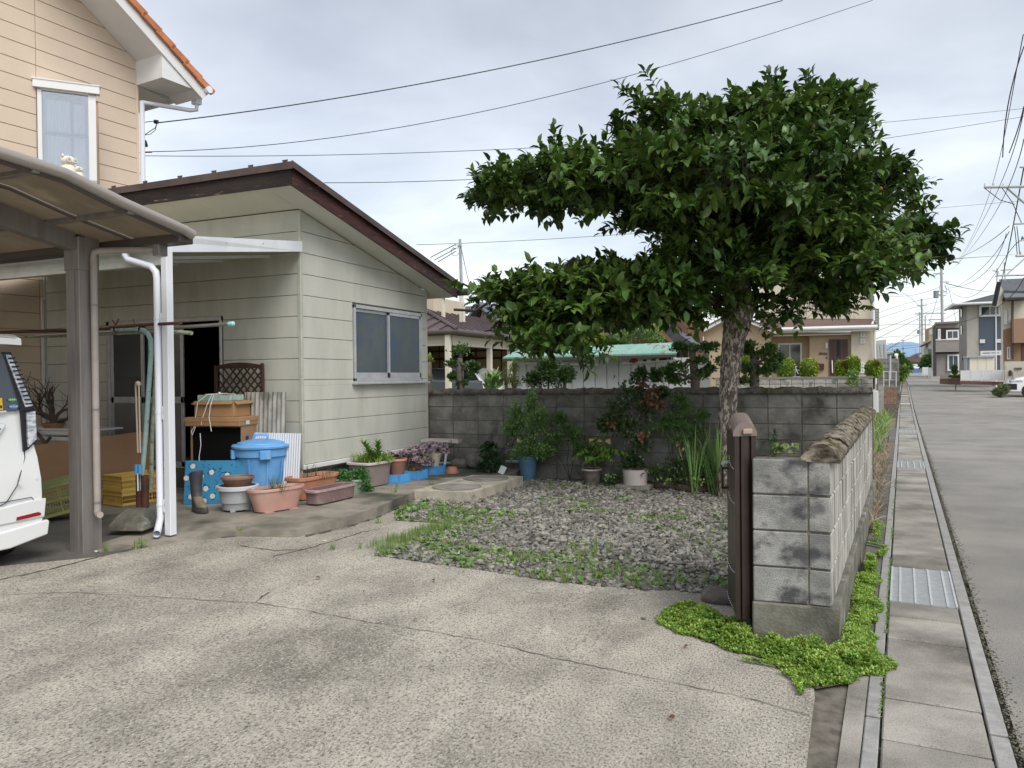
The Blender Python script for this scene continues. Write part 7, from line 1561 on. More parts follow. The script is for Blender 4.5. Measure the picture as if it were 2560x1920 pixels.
# --- grey tiled house behind
Yg = 30.0
gh_ = thing('tiled_house', 'cream house with a grey glazed tile roof and open gable, behind the porch building', 'house', (*PY(1180, 800, Yg+3)[:2], 0))
A = PY(1194, 753, Yg); Bq = PY(1229, 799, Yg); Cq = PY(1160, 795, Yg)
ap = (A[0], Yg, A[2]); rgt = (Bq[0], Yg, Bq[2]); lft = (2*A[0]-Bq[0], Yg, Bq[2])
q = MB(); q.prism([(ap[0], Yg+.6, ap[2]-.15), (rgt[0]-.5, Yg+.6, rgt[2]+.15), (rgt[0]-.5, Yg+.6, 0), (lft[0]+.5, Yg+.6, 0), (lft[0]+.5, Yg+.6, lft[2]+.15)], (0, 9, 0)); ob('wall', q, m_crm, gh_)
q = MB(); ln = PY(1084, 757, Yg)[0]
for i, (p_, s_) in enumerate(((rgt, 1), (lft, -1))):
    q = MB(); q.prism([(ap[0], Yg, ap[2]), (p_[0], Yg, p_[2]), (p_[0], Yg, p_[2]-.14), (ap[0], Yg, ap[2]-.14)], (0, 10, 0)); ob('roof', q, m_greyt if i == 0 else m_greyt, gh_)
# its long wing with tile rows runs left
zr0, zr1 = PY(1150, 757, Yg)[2], PY(1150, 793, Yg)[2]; rows_ = 7
for r_ in range(rows_):
    t0, t1 = r_/rows_, (r_+1)/rows_
    z0, z1 = zr1+(zr0-zr1)*t0, zr1+(zr0-zr1)*t1; y0, y1 = Yg-.6+3.0*t0, Yg-.6+3.0*t1
    n = 30; X0 = ln; X1 = ap[0]-(1-t0)*0+0
    x1 = PY(1160+34*t0, 780, Yg)[0]
    q = MB(); rows = []
    for i in range(n*4+1):
        x = X0-1+(x1-X0+1)*i/(n*4); w = .045*math.sin(i*math.pi/2)+.03; rows.append([(x, y0-.02, z0+w+.05), (x, y1, z1+w-.01)])
    q.grid(rows[::-1]); ob('tile_row', q, m_greyt, gh_)
bxs_(gh_, 'wing_wall', m_crm, ln-1, A[0]-.6, Yg+.4, Yg+4, 0, zr1)
# --- mint roofed house
Ym = 44.; mh = thing('mint_house', 'far cream house with pale mint green roofs and a small gable', 'house', (*PY(1260, 800, Ym+3)[:2], 0))
P_ = lambda x, y: tuple(PY(x, y, Ym))
def face(pts, dy=.2, name='roof', mat=m_mintr, t=mh, Y=None): q = MB(); q.prism([tuple(PY(x, y, (Y or Ym)+o)) for x, y, o in pts], (0, dy, 0)); return ob(name, q, mat, t)
face([(1195, 762, 4), (1285, 757, 4), (1300, 800, 0), (1225, 805, 0)]); face([(1233, 758, -.3), (1272, 790, -.3), (1268, 790, -.3), (1233, 763, -.3), (1218, 776, -.3), (1214, 774, -.3)], .5); face([(1233, 763, -.1), (1262, 788, -.1), (1214, 788, -.1), (1216, 778, -.1)], .2, 'gable_wall', m_crm); face([(1218, 805, 0), (1300, 800, 0), (1300, 860, 0), (1200, 860, 0)], .2, 'wall', m_crm); face([(1205, 800, -1.), (1300, 792, -.2), (1300, 806, -1.2), (1205, 808, -1.5)], .2, 'lower_roof')
# antenna mast
am = thing('aerial_mast', 'thin television aerial mast rising beside the mint roof', 'aerial', PY(1236, 805, 30)); q = MB(); q.tube([PY(1236, 810, 30), PY(1235, 705, 30)], .03, 6); q.tube([PY(1213, 706, 30), PY(1250, 704, 30)], .012, 5); q.tube([PY(1222, 742, 30), PY(1246, 744, 30)], .012, 5); ob('mast', q, m_galv, am); q = MB(); q.tube([PY(1236, 815, 30), PY(1236, 786, 30)], .07, 6); ob('bracket', q, m_bronzed, am)
# --- big traditional timber house
Yt = 25.; th_h = thing('timber_house', 'large dark traditional timber house with orange bargeboards half hidden by the tree', 'house', (*PY(1450, 800, Yt+4)[:2], 0))
def tface(pts, dy, name, mat, Y=Yt): return face(pts, dy, name, mat, th_h, Y)
tface([(1433, 652, .3), (1495, 700, .3), (1560, 745, .3), (1700, 850, .3), (1700, 960, .3), (1215, 960, .3), (1240, 825, .3), (1300, 790, .3)], 6, 'wall', m_darkw)
tface([(1433, 645, 0), (1340, 728, 0), (1298, 782, 0), (1224, 816, 0), (1226, 822, 0), (1301, 789, 0), (1344, 736, 0), (1433, 654, 0)], 1.2, 'bargeboard', m_tim); tface([(1433, 645, 0), (1500, 695, 0), (1600, 765, 0), (1600, 773, 0), (1500, 704, 0), (1433, 654, 0)], 1.2, 'bargeboard', m_tim)
tface([(1433, 641, -.2), (1338, 724, -.2), (1296, 778, -.2), (1222, 812, -.2), (1224, 816, -.2), (1298, 782, -.2), (1340, 728, -.2), (1433, 645, -.2)], 7, 'roof_edge', m_blkroof); tface([(1433, 641, -.2), (1482, 668, 3), (1560, 730, 3), (1610, 770, 0), (1500, 694, -.2)], .3, 'roof', m_greyt)
tface([(1433, 664, -.1), (1425, 672, -.1), (1441, 672, -.1)], .1, 'gable_ornament', m_tim)
tface([(1380, 835, -3), (1520, 815, -3), (1530, 838, -3.4), (1370, 852, -3.4)], .2, 'lower_roof', m_brnroof)
# right wing: brown wall and black lower roof
tface([(1640, 770, 1), (1720, 770, 1), (1720, 900, 1), (1640, 900, 1)], 3, 'wing_wall', M('brown_board', (.17, .085, .05), (.12, .06, .04), 3, rough=.8)); tface([(1630, 795, -1), (1662, 810, -1), (1735, 860, -1), (1740, 868, -1), (1655, 862, -1), (1640, 830, -1)], 2, 'wing_roof', m_blkroof); tface([(1667, 780, .9), (1669, 780, .9), (1669, 835, .9), (1667, 835, .9)], .1, 'drain_pipe', m_pipew); tface([(1626, 800, -1.1), (1690, 862, -1.1), (1684, 866, -1.1), (1624, 812, -1.1)], .2, 'bargeboard', m_tim)
# --- long white metal shed with a green roof
Ys = 14.2; ws = thing('metal_shed', 'long low white metal shed with a rust stained turquoise roof behind the wall', 'shed', (*PY(1480, 930, Ys)[:2], 0))
m_turq = M('rusty_turquoise', (.20, .40, .32), (.27, .46, .38), 3, 6, c3=(.26, .16, .12), sc3=3.2, f3=(.57, .64), rough=.6, st=(2.2, .5, 1)); m_whmet = M('dingy_white_metal', (.70, .72, .72), (.60, .62, .61), 2.5, 6, rough=.5)
xl_, xr_ = PY(1290, 930, Ys)[0], PY(1735, 930, Ys)[0]
zt_l = PY(1300, 895, Ys)[2]; zt_r = PY(1690, 888, Ys)[2]
nb = 15
for i in range(nb):
    x0 = xl_+(xr_-xl_)*i/nb; x1 = xl_+(xr_-xl_)*(i+1)/nb; q = MB(); q.cbx(x0+.006, x1-.006, Ys, Ys+.03, 0, zt_l-.06, .006); ob('wall_panel', q, m_whmet, ws)
bxs_(ws, 'foundation', m_tan, xl_, xr_, Ys-.05, Ys-.005, -.05, .34); bxs_(ws, 'back', m_greyw, xl_, xr_, Ys+.03, Ys+1.9, 0, zt_l-.1)
e1, e2 = PY(1257, 897, Ys-.35), PY(1690, 886, Ys-.35); r1, r2 = PY(1300, 876, Ys+.9), PY(1706, 859, Ys+.9)
q = MB(); q.prism([tuple(e1), tuple(e2), tuple(r2), tuple(r1)], (0, 0, .03)); ob('roof', q, m_turq, ws)
for i in range(12):
    t = (i+.5)/12; a, b = e1*(1-t)+e2*t, r1*(1-t)+r2*t; q = MB(); q.tube([a+np.array([0, 0, .03]), b+np.array([0, 0, .03])], .012, 4); ob('roof_seam', q, m_turq, ws)
q = MB(); q.prism([tuple(e1-np.array([0, 0, .05])), tuple(e2-np.array([0, 0, .05])), tuple(e2), tuple(e1)], (0, .03, 0)); ob('eave_trim', q, m_bronzed, ws)
for (a, b) in (((1296, 906), (1493, 911)), ((1556, 907), (1690, 897))): q = MB(); q.tube([PY(*a, Ys-.12), PY(*b, Ys-.12)], .032, 8); ob('hanging_pipe', q, m_white, ws)
for px in (1493, 1487): q = MB(); q.tube([PY(px, 896, Ys-.1), PY(px, 915, Ys-.1)], .012, 6); ob('hanger', q, m_white, ws)
q = MB(); q.tube([PY(1572, 904, Ys-.16), PY(1682, 896, Ys-.16)], .02, 8); ob('striped_pole', q, M('striped_pole', (.72, .66, .4), (.04, .04, .04), 18, 0, (.49, .5), st=(1, .05, .05)), ws)
q = MB(); c = PY(1585, 902, Ys-.18); q.ico(c, .06, 3, .2); ob('red_clip', q, M('red_clip', (.38, .03, .05)), ws)
for a, b, c_ in (((1533, 950), (1538, 940), (1536, 936)), ((1571, 946), (1575, 948), (1574, 950))): q = MB(); q.prism([PY(*a, Ys-.004), PY(*b, Ys-.004), PY(*c_, Ys-.004)], (0, .002, 0)); ob('dent_mark', q, m_blkpl, ws)
# --- beige house with porch
Ye = 43.; eh = thing('beige_house', 'beige tiled two-storey house with white gutters and a brown front door behind the topiary', 'house', (*PY(1980, 900, Ye+4)[:2], 0))
m_beige = M('beige_brick_tile', (.50, .375, .255), (.44, .33, .22), 6, 5, rough=.8, st=(1, 1, 4)); m_ivory = M('ivory_render', (.62, .56, .45), (.585, .525, .42), 2, 5, rough=.85); m_brt = M('brown_shingle', (.13, .085, .07), (.17, .115, .095), 3, 6, rough=.8, st=(.4, 1, 4))
def ef(pts, dy, name, mat, o=0): q = MB(); q.prism([tuple(PY(x, y, Ye+o)) for x, y in pts], (0, dy, 0)); return ob(name, q, mat, eh)
ef([(1900, 640), (2183, 640), (2183, 812), (1900, 812)], 7, 'upper_wall', m_ivory, 1.2)
for x in (2005, 2135): ef([(x, 640), (x+.8, 640), (x+.8, 804), (x, 804)], .02, 'wall_joint', m_crm, 1.18)
ef([(1752, 828), (1828, 790), (1925, 826), (1925, 975), (1752, 975)], 7, 'wing_wall', m_beige, -1.2); ef([(1925, 820), (2028, 835), (2028, 975), (1925, 975)], .4, 'porch_wall', m_beige, .6); ef([(2024, 833), (2128, 833), (2128, 975), (2024, 975)], .4, 'entry_wall', m_beige, .0); ef([(2128, 826), (2190, 826), (2190, 975), (2128, 975)], 6, 'front_wall', m_ivory, -.25)
ef([(1738, 830), (1830, 783), (1938, 826), (1938, 833), (1830, 791), (1742, 838)], 7.5, 'verge', m_wtrim, -1.7); ef([(1736, 829), (1830, 779), (1830, 783), (1738, 832)], 7.5, 'wing_roof', m_brt, -1.75); ef([(1830, 779), (1938, 822), (1938, 826), (1830, 783)], 7.5, 'wing_roof', m_brt, -1.75)
ra, rb, rc_, rd = PY(1895, 798, Ye+1.1), PY(2183, 800, Ye+1.1), PY(2192, 816, Ye-.9), PY(1925, 822, Ye-.9); q = MB(); q.prism([tuple(ra), tuple(rb), tuple(rc_), tuple(rd)], (0, 0, .06)); ob('lower_roof', q, m_brt, eh)
for t in (.2, .4, .6, .8):
    a, b = ra*(1-t)+rd*t, rb*(1-t)+rc_*t; q = MB(); q.prism([tuple(a+np.array([0, 0, .06])), tuple(b+np.array([0, 0, .06])), tuple(b+np.array([0, .1, .08])), tuple(a+np.array([0, .1, .08]))], (0, 0, .03)); ob('shingle_course', q, m_brt, eh)
q = MB(); q.tube([PY(1936, 824, Ye-1.0), PY(2194, 817, Ye-1.0)], .10, 8); ob('gutter', q, m_wtrim, eh, smooth=True); ef([(1936, 827), (2190, 820), (2190, 827), (1936, 832)], .3, 'fascia', m_wtrim, -.9); ef([(1925, 832), (2128, 830), (2128, 836), (1925, 838)], .3, 'porch_beam', m_beige, -.5); ef([(1925, 839), (2126, 834), (2126, 836), (1925, 841)], .1, 'porch_trim', m_wtrim, -.55)
q = MB(); q.tube([PY(2183, 640, Ye+1), PY(2184, 800, Ye+1), PY(2180, 812, Ye-.8), PY(2186, 825, Ye-.5), PY(2190, 960, Ye-.4)], .06, 8); ob('downpipe', q, m_wtrim, eh, smooth=True); q = MB(); q.tube([PY(1742, 836, Ye-1.5), PY(1757, 842, Ye-1.4), PY(1759, 960, Ye-1.4)], .06, 8); ob('downpipe', q, m_wtrim, eh)
m_door = M('brown_door', (.075, .04, .035), (.10, .055, .045), 12, 3, rough=.5, st=(1, 1, .1))
d_ = ef([(2073, 848), (2119, 848), (2121, 945), (2074, 945)], .06, 'front_door', m_door, -.08); q = MB(); q.prism([tuple(PY(x, y, Ye-.1)) for x, y in ((2093, 851), (2099, 851), (2099, 892), (2093, 892))], (0, .015, 0)); ob('door_glass', q, m_gdark, d_); q = MB(); q.tube([PY(2080, 901, Ye-.14), PY(2081, 932, Ye-.14)], .03, 6); ob('handle', q, m_chrome, d_)
for k in range(1, 5): q = MB(); x = 2073+46*k/5; q.prism([tuple(PY(x, y, Ye-.085)) for x, y in ((x, 849), (x+.6, 849), (x+1, 945), (x+.4, 945))], (0, .01, 0)); ob('door_groove', q, m_blkpl, d_)
a, b = PY(1945, 858, Ye+.55), PY(2005, 858, Ye+.55); zb_ = PY(1970, 945, Ye+.55)[2]; win(eh, a[0], b[0], zb_, a[2], Ye+.58, .09)
for y0, y1 in ((830, 843), (846, 859), (906, 918), (921, 933)): a = PY(2151, y1, Ye-.3); b = PY(2163, y0, Ye-.3); win(eh, a[0], b[0], a[2], b[2], Ye-.26, .09, n=1)
ef([(2043, 909), (2060, 909), (2060, 924), (2043, 924)], .2, 'letter_box', M('dark_red', (.11, .02, .02), rough=.4), -.2); ef([(2064, 857), (2069, 857), (2069, 871), (2064, 871)], .1, 'wall_lamp', m_wtrim, -.1); ef([(2047, 885), (2069, 885), (2069, 886.5), (2047, 886.5)], .04, 'name_sign', m_bronzed, -.05)
for i, x in enumerate((2049, 2054, 2059, 2064)): ef([(x, 881-(i == 0)*2), (x+2.4, 881), (x+2.4, 885), (x, 885)], .03, 'name_sign', m_bronzed, -.05)
ef([(2065, 892), (2068, 892), (2068, 897), (2065, 897)], .05, 'door_bell', m_bronzed, -.05)
ac = thing('shutter_box', 'dark louvred unit fixed behind the street corner of the beige house', 'unit', PY(2192, 790, Ye+3)); q = MB(); q.prism([tuple(PY(x, y, Ye+3)) for x, y in ((2186, 772), (2198, 771), (2198, 823), (2188, 823))], (0, 1, 0)); ob('box_body', q, m_greyw, ac)
for k in range(12): q = MB(); y = 775+k*4; q.prism([tuple(PY(x_, y_, Ye+2.95)) for x_, y_ in ((2187, y), (2196, y), (2196, y+1.5), (2187, y+1.5))], (0, .04, 0)); ob('louvre', q, m_galv, ac)
wpn = thing('corrugated_building', 'pale grey ribbed building leaning past the corner of the beige house', 'building', PY(2205, 880, Ye+14)); q = MB()
for i, (x0, x1) in enumerate(((2188, 2197), (2197, 2206), (2206, 2215))): q = MB(); q.prism([tuple(PY(x, y, Ye+14+i*2)) for x, y in ((x0, 852-i*1.2), (x1, 851-i*1.2), (x1+3, 896), (x0+1, 896))], (0, 3, 0)); ob('wall_panel', q, m_greyt if False else M('pale_metal', (.50, .50, .49), rough=.6), wpn); q = MB(); q.prism([tuple(PY(x, y, Ye+13.9+i*2)) for x, y in ((x0+3, 860), (x0+6, 860), (x0+7, 890), (x0+4, 890))], (0, .1, 0)); ob('rib', q, m_greyp, wpn)
# low block wall with topiary
Yw = 31.; lw = thing('low_block_wall', 'low pale block wall with topiary bushes standing behind it in front of the beige house', 'wall', (*PY(1990, 950, Yw)[:2], 0))
x0, x1 = PY(1790, 945, Yw)[0], PY(2208, 945, Yw)[0]; zt = PY(2000, 942, Yw)[2]; nb = int((x1-x0)/.4); m_lb = M('pale_block', (.30, .29, .26), (.42, .41, .37), 1.6, 6, c3=(.16, .155, .14), sc3=2.2, f3=(.52, .62), rough=.9, obr=.12); bmx = None
for r_ in range(4):
    for i in range(nb):
        if bmx is None: q = MB(); q.cbx(.01, .39, 0, .12, .01, .19, .01); o_ = ob('block', q, m_lb, lw, world=False); bmx = o_.data
        else: o_ = inst('block', bmx, lw)
        o_.location = (x0+.4*i-lw.location.x, Yw-lw.location.y, zt-.08-.2*(r_+1))
bxs_(lw, 'mortar', m_mortar, x0, x0+.4*nb, Yw+.01, Yw+.11, -.2, zt-.09); bxs_(lw, 'coping', m_greyw, x0-.02, x0+.4*nb+.02, Yw-.02, Yw+.14, zt-.08, zt)
tp_ = []
for i, (px, py, rx, ry, lab) in enumerate(((1964, 918, 21, 23, 'clipped lime green topiary ball, left of the bicycle'), (2022, 919, 21, 22, 'clipped lime green topiary ball under the red letter box'), (2102, 922, 11, 20, 'half browned topiary in front of the front door'), (2132, 912, 16, 22, 'tall lime topiary right of the front door'), (2184, 920, 19, 19, 'lime topiary with a brown patch nearest the street'), (1864, 905, 14, 20, 'lime shrub half hidden behind the trunk'))):
    c = PY(px, py, Yw+.8); k = (Yw+.8)/ray(px, py)[1]/F; t = thing('topiary', lab, 'topiary', (c[0], c[1], c[2]-ry*k), 0, 'clipped bushes along the low wall')
    q = MB(); q.tube([(c[0], c[1], c[2]-ry*k-.5), (c[0], c[1], c[2])], .05, 6); ob('stem', q, m_limb, t); q = MB(); q.ico((c[0], c[1], c[2]-.25*ry*k), (rx*k*.88, rx*k*.8, ry*k*.92), i, .06, sub=3); ob('inner_mass', q, l_mid, t, smooth='all'); foliage('leaves', l_lime, t, [((c[0], c[1], c[2]+.12*ry*k), (rx*k, rx*k*.9, ry*k*.85)), ((c[0], c[1], c[2]-.5*ry*k), (rx*k*.97, rx*k*.9, ry*k*.8))], 2100, (.05, .11), shell=.85, up=.3)
    if i in (2, 4): foliage('browned_leaves', l_dry, t, [((c[0]+.08, c[1]-rx*k*.6, c[2]+ry*k*.4), (rx*k*.5, rx*k*.5, ry*k*.5))], 300, (.04, .08), shell=.3)
s = thing('shrub', 'young green shrub growing in front of the low block wall', 'shrub', PY(2132, 960, Yw-.6)); foliage('leaves', l_green, s, [L3(2132, 938, Yw-.6, 14, 14), L3(2130, 955, Yw-.6, 17, 10)], 420, (.06, .12))
bi = thing('bicycle', 'white framed bicycle parked between the topiary balls', 'bicycle', PY(1990, 930, Yw+1.4))
def bp_(x, y): return tuple(PY(x, y, Yw+1.4))
for cx_ in (1972, 1995):
    q = MB(); q.tube([bp_(cx_+9*math.cos(a)*.85, 935+9.5*math.sin(a)) for a in np.linspace(0, 2*math.pi, 25)], .018, 5, cap=False); ob('wheel', q, m_greyr, bi)
q = MB(); q.tube([bp_(1972, 935), bp_(1978, 922), bp_(1990, 923), bp_(1995, 935)], .02, 5); q.tube([bp_(1978, 922), bp_(1983, 935), bp_(1990, 923)], .02, 5); q.tube([bp_(1990, 925), bp_(1989, 917), bp_(1993, 916)], .02, 5); ob('frame', q, m_pipew, bi)
# --- cars in the porch
def simple_car(name, lab, cat, X0, X1, Y0, zr, paint, prof, gprof, wy):
    t = thing(name, lab, cat, ((X0+X1)/2, Y0+.8, 0)); L_ = X1-X0
    q = MB(); q.prism([(X0+u*L_, Y0, z) for u, z in prof], (0, 1.55, 0)); ob('body', q, paint, t, bev=.05, smooth=True)
    for k, g in enumerate(gprof): q = MB(); q.prism([(X0+u*L_, Y0-.006, z) for u, z in g], (0, .01, 0)); ob('side_glass', q, m_gdark, t, bev=.0)
    for u in wy: q = MB(); q.tube([(X0+u*L_, Y0-.01, .32), (X0+u*L_, Y0+.2, .32)], .32, 20); w_ = ob('wheel', q, m_tyre, t); q = MB(); q.tube([(X0+u*L_, Y0-.02, .32), (X0+u*L_, Y0, .32)], .19, 16); ob('rim', q, m_chrome, w_)
    return t
m_carg = M('grey_car_paint', (.10, .115, .13), rough=.25, coat=.5, spec=.5)
Yj = 17.6; xa, xb = PY(1015, 940, Yj)[0], PY(1148, 940, Yj)[0]; zr = PY(1090, 921, Yj)[2]; zh = PY(1120, 951, Yj)[2]
simple_car('grey_car', 'boxy dark grey off-road car parked under the left side of the porch', 'car', xa-2.2, xb, Yj, zr, m_carg, [(0, .35), (1, .35), (1, .80), (.985, zh-.02), (.80, zh+.03), (.72, zr-.03), (.66, zr), (.02, zr-.02), (0, .9)], [[(.74, zh+.05), (.70, zr-.08), (.56, zr-.06), (.56, zh+.05)], [(.54, zh+.05), (.54, zr-.06), (.30, zr-.06), (.30, zh+.05)]], (.18, .86))
q = MB()
Yk = 19.4; xa, xb = PY(1118, 940, Yk)[0], PY(1207, 940, Yk)[0]; zr2 = PY(1160, 919, Yk)[2]; zh2 = PY(1190, 952, Yk)[2]
kt = simple_car('white_van', 'small white van with a black windscreen parked beside the grey car', 'van', xa-.6, xb, Yk, zr2, m_car, [(0, .35), (1, .35), (1, zh2-.05), (.97, zh2), (.82, zr2-.03), (.78, zr2), (.0, zr2)], [[(.93, zh2+.02), (.81, zr2-.08), (.66, zr2-.08), (.66, zh2+.02)], [(.62, zh2+.02), (.62, zr2-.08), (.3, zr2-.08), (.3, zh2+.02)]], (.2, .84))
bxs_(kt, 'front_panel', m_car, xb-.02, xb+.02, Yk+.1, Yk+1.4, .5, zh2-.1)
# --- trees and shrubs beyond the wall
def niwaki(lab, base, pads, Yn, trunk, mat=l_pine, n=1700, kind='cloud_pruned_tree'):
    b = PY(*base, Yn); t = thing(kind, lab, 'pruned tree', (b[0], b[1], 0), 0, None); P = [PY(x, y, Yn) for x, y in trunk]; P = [np.array([b[0], b[1], 0])]+P
    q = MB(); q.tube(P, [.085*(1-.6*i/len(P)) for i in range(len(P))], 8); ob('trunk', q, m_bark2, t, smooth='all')
    for (x, y, rx, ry) in pads:
        c = PY(x, y, Yn); j = min(range(len(P)), key=lambda i: np.linalg.norm(P[i]-c)); q = MB(); q.tube([P[j], (P[j]+c)/2+np.array([0, 0, .05]), c], [.03, .022, .015], 6); ob('branch', q, m_bark2, t, smooth='all')
    L_ = []
    for (x, y, rx, ry) in pads:
        c, r = L3(x, y, Yn, rx, ry); L_.append((c, r))
        for _ in range(3): dv = rng.normal(size=2); L_.append(((c[0]+dv[0]*r[0]*.5, c[1], c[2]+abs(dv[1])*r[2]*.25), (r[0]*.5, r[1]*.6, r[2]*.75)))
    foliage('needles', mat, t, L_, n, (.035, .075), tmpl=QLEAF, up=.9, shell=.35, jit=.45); return t
m_bark2 = M('grey_bark', (.13, .11, .09), (.20, .175, .15), 14, rough=.95, bump=.6)
niwaki('cloud pruned tree with layered pads in front of the parked cars', (1148, 975), [(1150, 880, 40, 17), (1130, 912, 22, 11), (1172, 915, 22, 11), (1130, 945, 12, 9), (1178, 935, 16, 9), (1152, 962, 18, 9), (1190, 925, 8, 8)], 12.2, [(1152, 960), (1148, 925), (1150, 895)])
niwaki('cloud pruned tree behind the wall just left of the persimmon trunk', (1738, 980), [(1735, 875, 48, 16), (1705, 868, 26, 12), (1765, 870, 22, 14), (1755, 905, 34, 12), (1700, 925, 34, 18), (1745, 940, 36, 18), (1700, 955, 40, 14), (1660, 935, 20, 16), (1775, 925, 16, 10)], 12.0, [(1738, 950), (1733, 900), (1730, 880)], n=2800)
niwaki('cloud pruned tree with grey branches right of the persimmon trunk', (1885, 975), [(1880, 868, 24, 16), (1930, 878, 20, 18), (1900, 890, 30, 10), (1860, 880, 16, 12), (1935, 905, 24, 16), (1870, 925, 24, 14), (1905, 935, 34, 14), (1870, 955, 34, 10), (1925, 925, 20, 14)], 12.2, [(1886, 950), (1885, 910), (1883, 885)], n=2200)
niwaki('small pale sprig tree peeping past the shed corner', (1070, 975), [(1074, 900, 8, 12), (1072, 945, 8, 8)], 12.0, [(1070, 940), (1072, 905)], l_lime, 160)
def bush(lab, lobes_, Yn, mat, n, size, base, cat='shrub', name='shrub', grp=None, tmpl=QLEAF, shell=.5, up=.5):
    b = PY(*base, Yn); t = thing(name, lab, cat, (b[0], b[1], 0), 0, grp); c0 = lobes_[0]
    for (x, y, rx, ry) in lobes_[:5]: e = PY(x, y, Yn); q = MB(); q.tube([(b[0], b[1], 0), tuple((np.array([b[0], b[1], 0])+e)/2+rng.normal(0, .05, 3)), tuple(e)], [.03, .02, .01], 5); ob('stem', q, m_bark2, t, smooth='all')
    foliage('leaves', mat, t, [L3(x, y, Yn, rx, ry) for x, y, rx, ry in lobes_], n, size, tmpl=tmpl, shell=shell, up=up); return t
l_olive = LM('olive_leaf', (.13, .17, .06), c2=(.19, .22, .08)); l_camel = LM('camellia_leaf', (.06, .12, .035), c2=(.11, .19, .055), sc=6, rough=.4)
bush('soft olive brown bush between the parked cars and the white shed', [(1278, 935, 24, 28), (1268, 955, 26, 20), (1290, 958, 18, 16), (1288, 918, 14, 14)], 12.4, l_olive, 1700, (.03, .06), (1278, 980), tmpl=NARROW, shell=.2)
bush('rounded glossy green bush in front of the white shed', [(1375, 930, 42, 32), (1350, 945, 38, 26), (1400, 945, 36, 24), (1420, 935, 22, 22), (1370, 912, 28, 16), (1330, 950, 22, 18)], 12.5, l_camel, 3000, (.035, .07), (1375, 980), shell=.35)
bush('tall grassy tuft at the foot of the second porch post', [(1232, 967, 18, 10)], 12.3, l_iris, 120, (.15, .3), (1232, 975), tmpl=NARROW, up=2.5)
bush('pair of yellow lime shrubs above the turquoise roof', [(1455, 853, 19, 15), (1498, 852, 20, 17), (1476, 858, 20, 12)], 18.5, l_lime, 1500, (.05, .10), (1475, 960))
for i, (x, y, rx, ry) in enumerate(((1410, 862, 14, 10), (1375, 858, 20, 14), (1528, 858, 16, 11), (1553, 860, 12, 8), (1400, 850, 8, 8))): bush(['low round green shrub at the left above the shed roof', 'dark green shrub farthest left above the shed roof', 'round green shrub right of the lime pair', 'small round green shrub fourth along the shed roof', 'small green tuft above the shed roof'][i], [(x, y, rx, ry)], 18.5, l_mid, 420, (.05, .10), (x, 960), grp='shrubs above the shed roof')
bush('feathery green tree behind the white shed', [(1590, 820, 46, 34), (1560, 845, 36, 22), (1625, 835, 36, 26), (1600, 795, 28, 20), (1545, 865, 14, 8), (1640, 855, 24, 14)], 20, l_green, 3600, (.05, .11), (1590, 960), 'tree', 'garden_tree', tmpl=LONG_LEAF, shell=.15)
bush('dark trees behind the lower timber roof', [(1350, 850, 50, 20), (1320, 845, 20, 14), (1290, 838, 22, 12)], 21, l_green, 900, (.06, .12), (1340, 960), 'shrub', 'shrub', shell=.2)
# ================================================================ poles
m_conc = M('pole_concrete', (.42, .42, .42), (.36, .36, .36), 3, rough=.8)
def upole(lab, bx, by, tx, ty, dep, r, arms=(), trans=None, rungs=True, extra=()):
    b, t_ = DP(bx, by, dep), DP(tx, ty, dep); t = thing('utility_pole', lab, 'pole', b, 0); k = dep/F; q = MB(); q.tube([b-np.array([0, 0, 1.5]), b, t_], [r*1.15, r*1.1, r*.8], 12); ob('mast', q, m_conc, t, smooth=True)
    def at(py): s = (py-by)/(ty-by); return b*(1-s)+t_*s
    for (py, w0, w1) in arms:
        c = at(py); q = MB(); q.tube([c+CR*w0*k, c+CR*w1*k], max(.05, .7*k), 4); ob('cross_arm', q, m_greyp, t)
        for s in np.linspace(w0, w1, 4): q = MB(); p_ = c+CR*s*k; q.tube([p_, p_+np.array([0, 0, 2.0*k])], .8*k, 6); ob('insulator', q, m_greyr, t)
    if trans:
        px, py, w, h_ = trans; c = DP(px, py, dep); q = MB(); q.tube([c-np.array([0, 0, h_*k]), c+np.array([0, 0, h_*k])], w*k, 10); ob('transformer', q, M('transformer_grey', (.24, .26, .30), rough=.6), t); q = MB(); q.tube([c, at(py)], 1.*k, 5); ob('bracket', q, m_greyp, t)
    if rungs:
        for i in range(9): py = ty+(by-ty)*(.12+.06*i); c = at(py); s = 1 if i % 2 else -1; q = MB(); q.tube([c, c+CR*s*(r+3*k)], .35*k, 4); ob('climbing_peg', q, m_greyp, t)
    for pts in extra: q = MB(); q.tube([DP(x, y, dep) for x, y in pts], .6*k, 5); ob('cable_loop', q, m_blkpl, t)
    return t
upole('slim concrete utility pole behind the shed roof with small line fittings', 1156, 800, 1150, 598, 34, .075, ((615, -6, 4),), extra=(((1134, 618), (1128, 626), (1130, 638), (1142, 640), (1148, 632)), ((1131, 614), (1146, 612)), ((1131, 622), (1146, 619))))
upole('tall concrete utility pole carrying a transformer beside the grey house', 2358, 925, 2353, 648, 78, .135, ((684, -20, 6), (705, -4, 18), (783, -45, 8), (799, -32, 2), (738, -20, 10)), (2340, 736, 6, 9), extra=(((2358, 725), (2368, 735), (2366, 722), (2362, 712)), ((2336, 690), (2345, 684), (2352, 686)), ((2322, 812), (2330, 806), (2322, 800)), ((2345, 728), (2356, 732), (2366, 728))))
upole('second utility pole down the street with two cross arms', 2307, 925, 2304, 747, 112, .15, ((764, -12, 12), (783, -16, 10), (800, -12, 8)), (2297, 830, 4, 5), extra=(((2312, 850), (2316, 838), (2314, 825)),))
upole('third utility pole just left of the second one', 2301, 920, 2299, 780, 135, .11, ((786, -10, 10),), rungs=False)
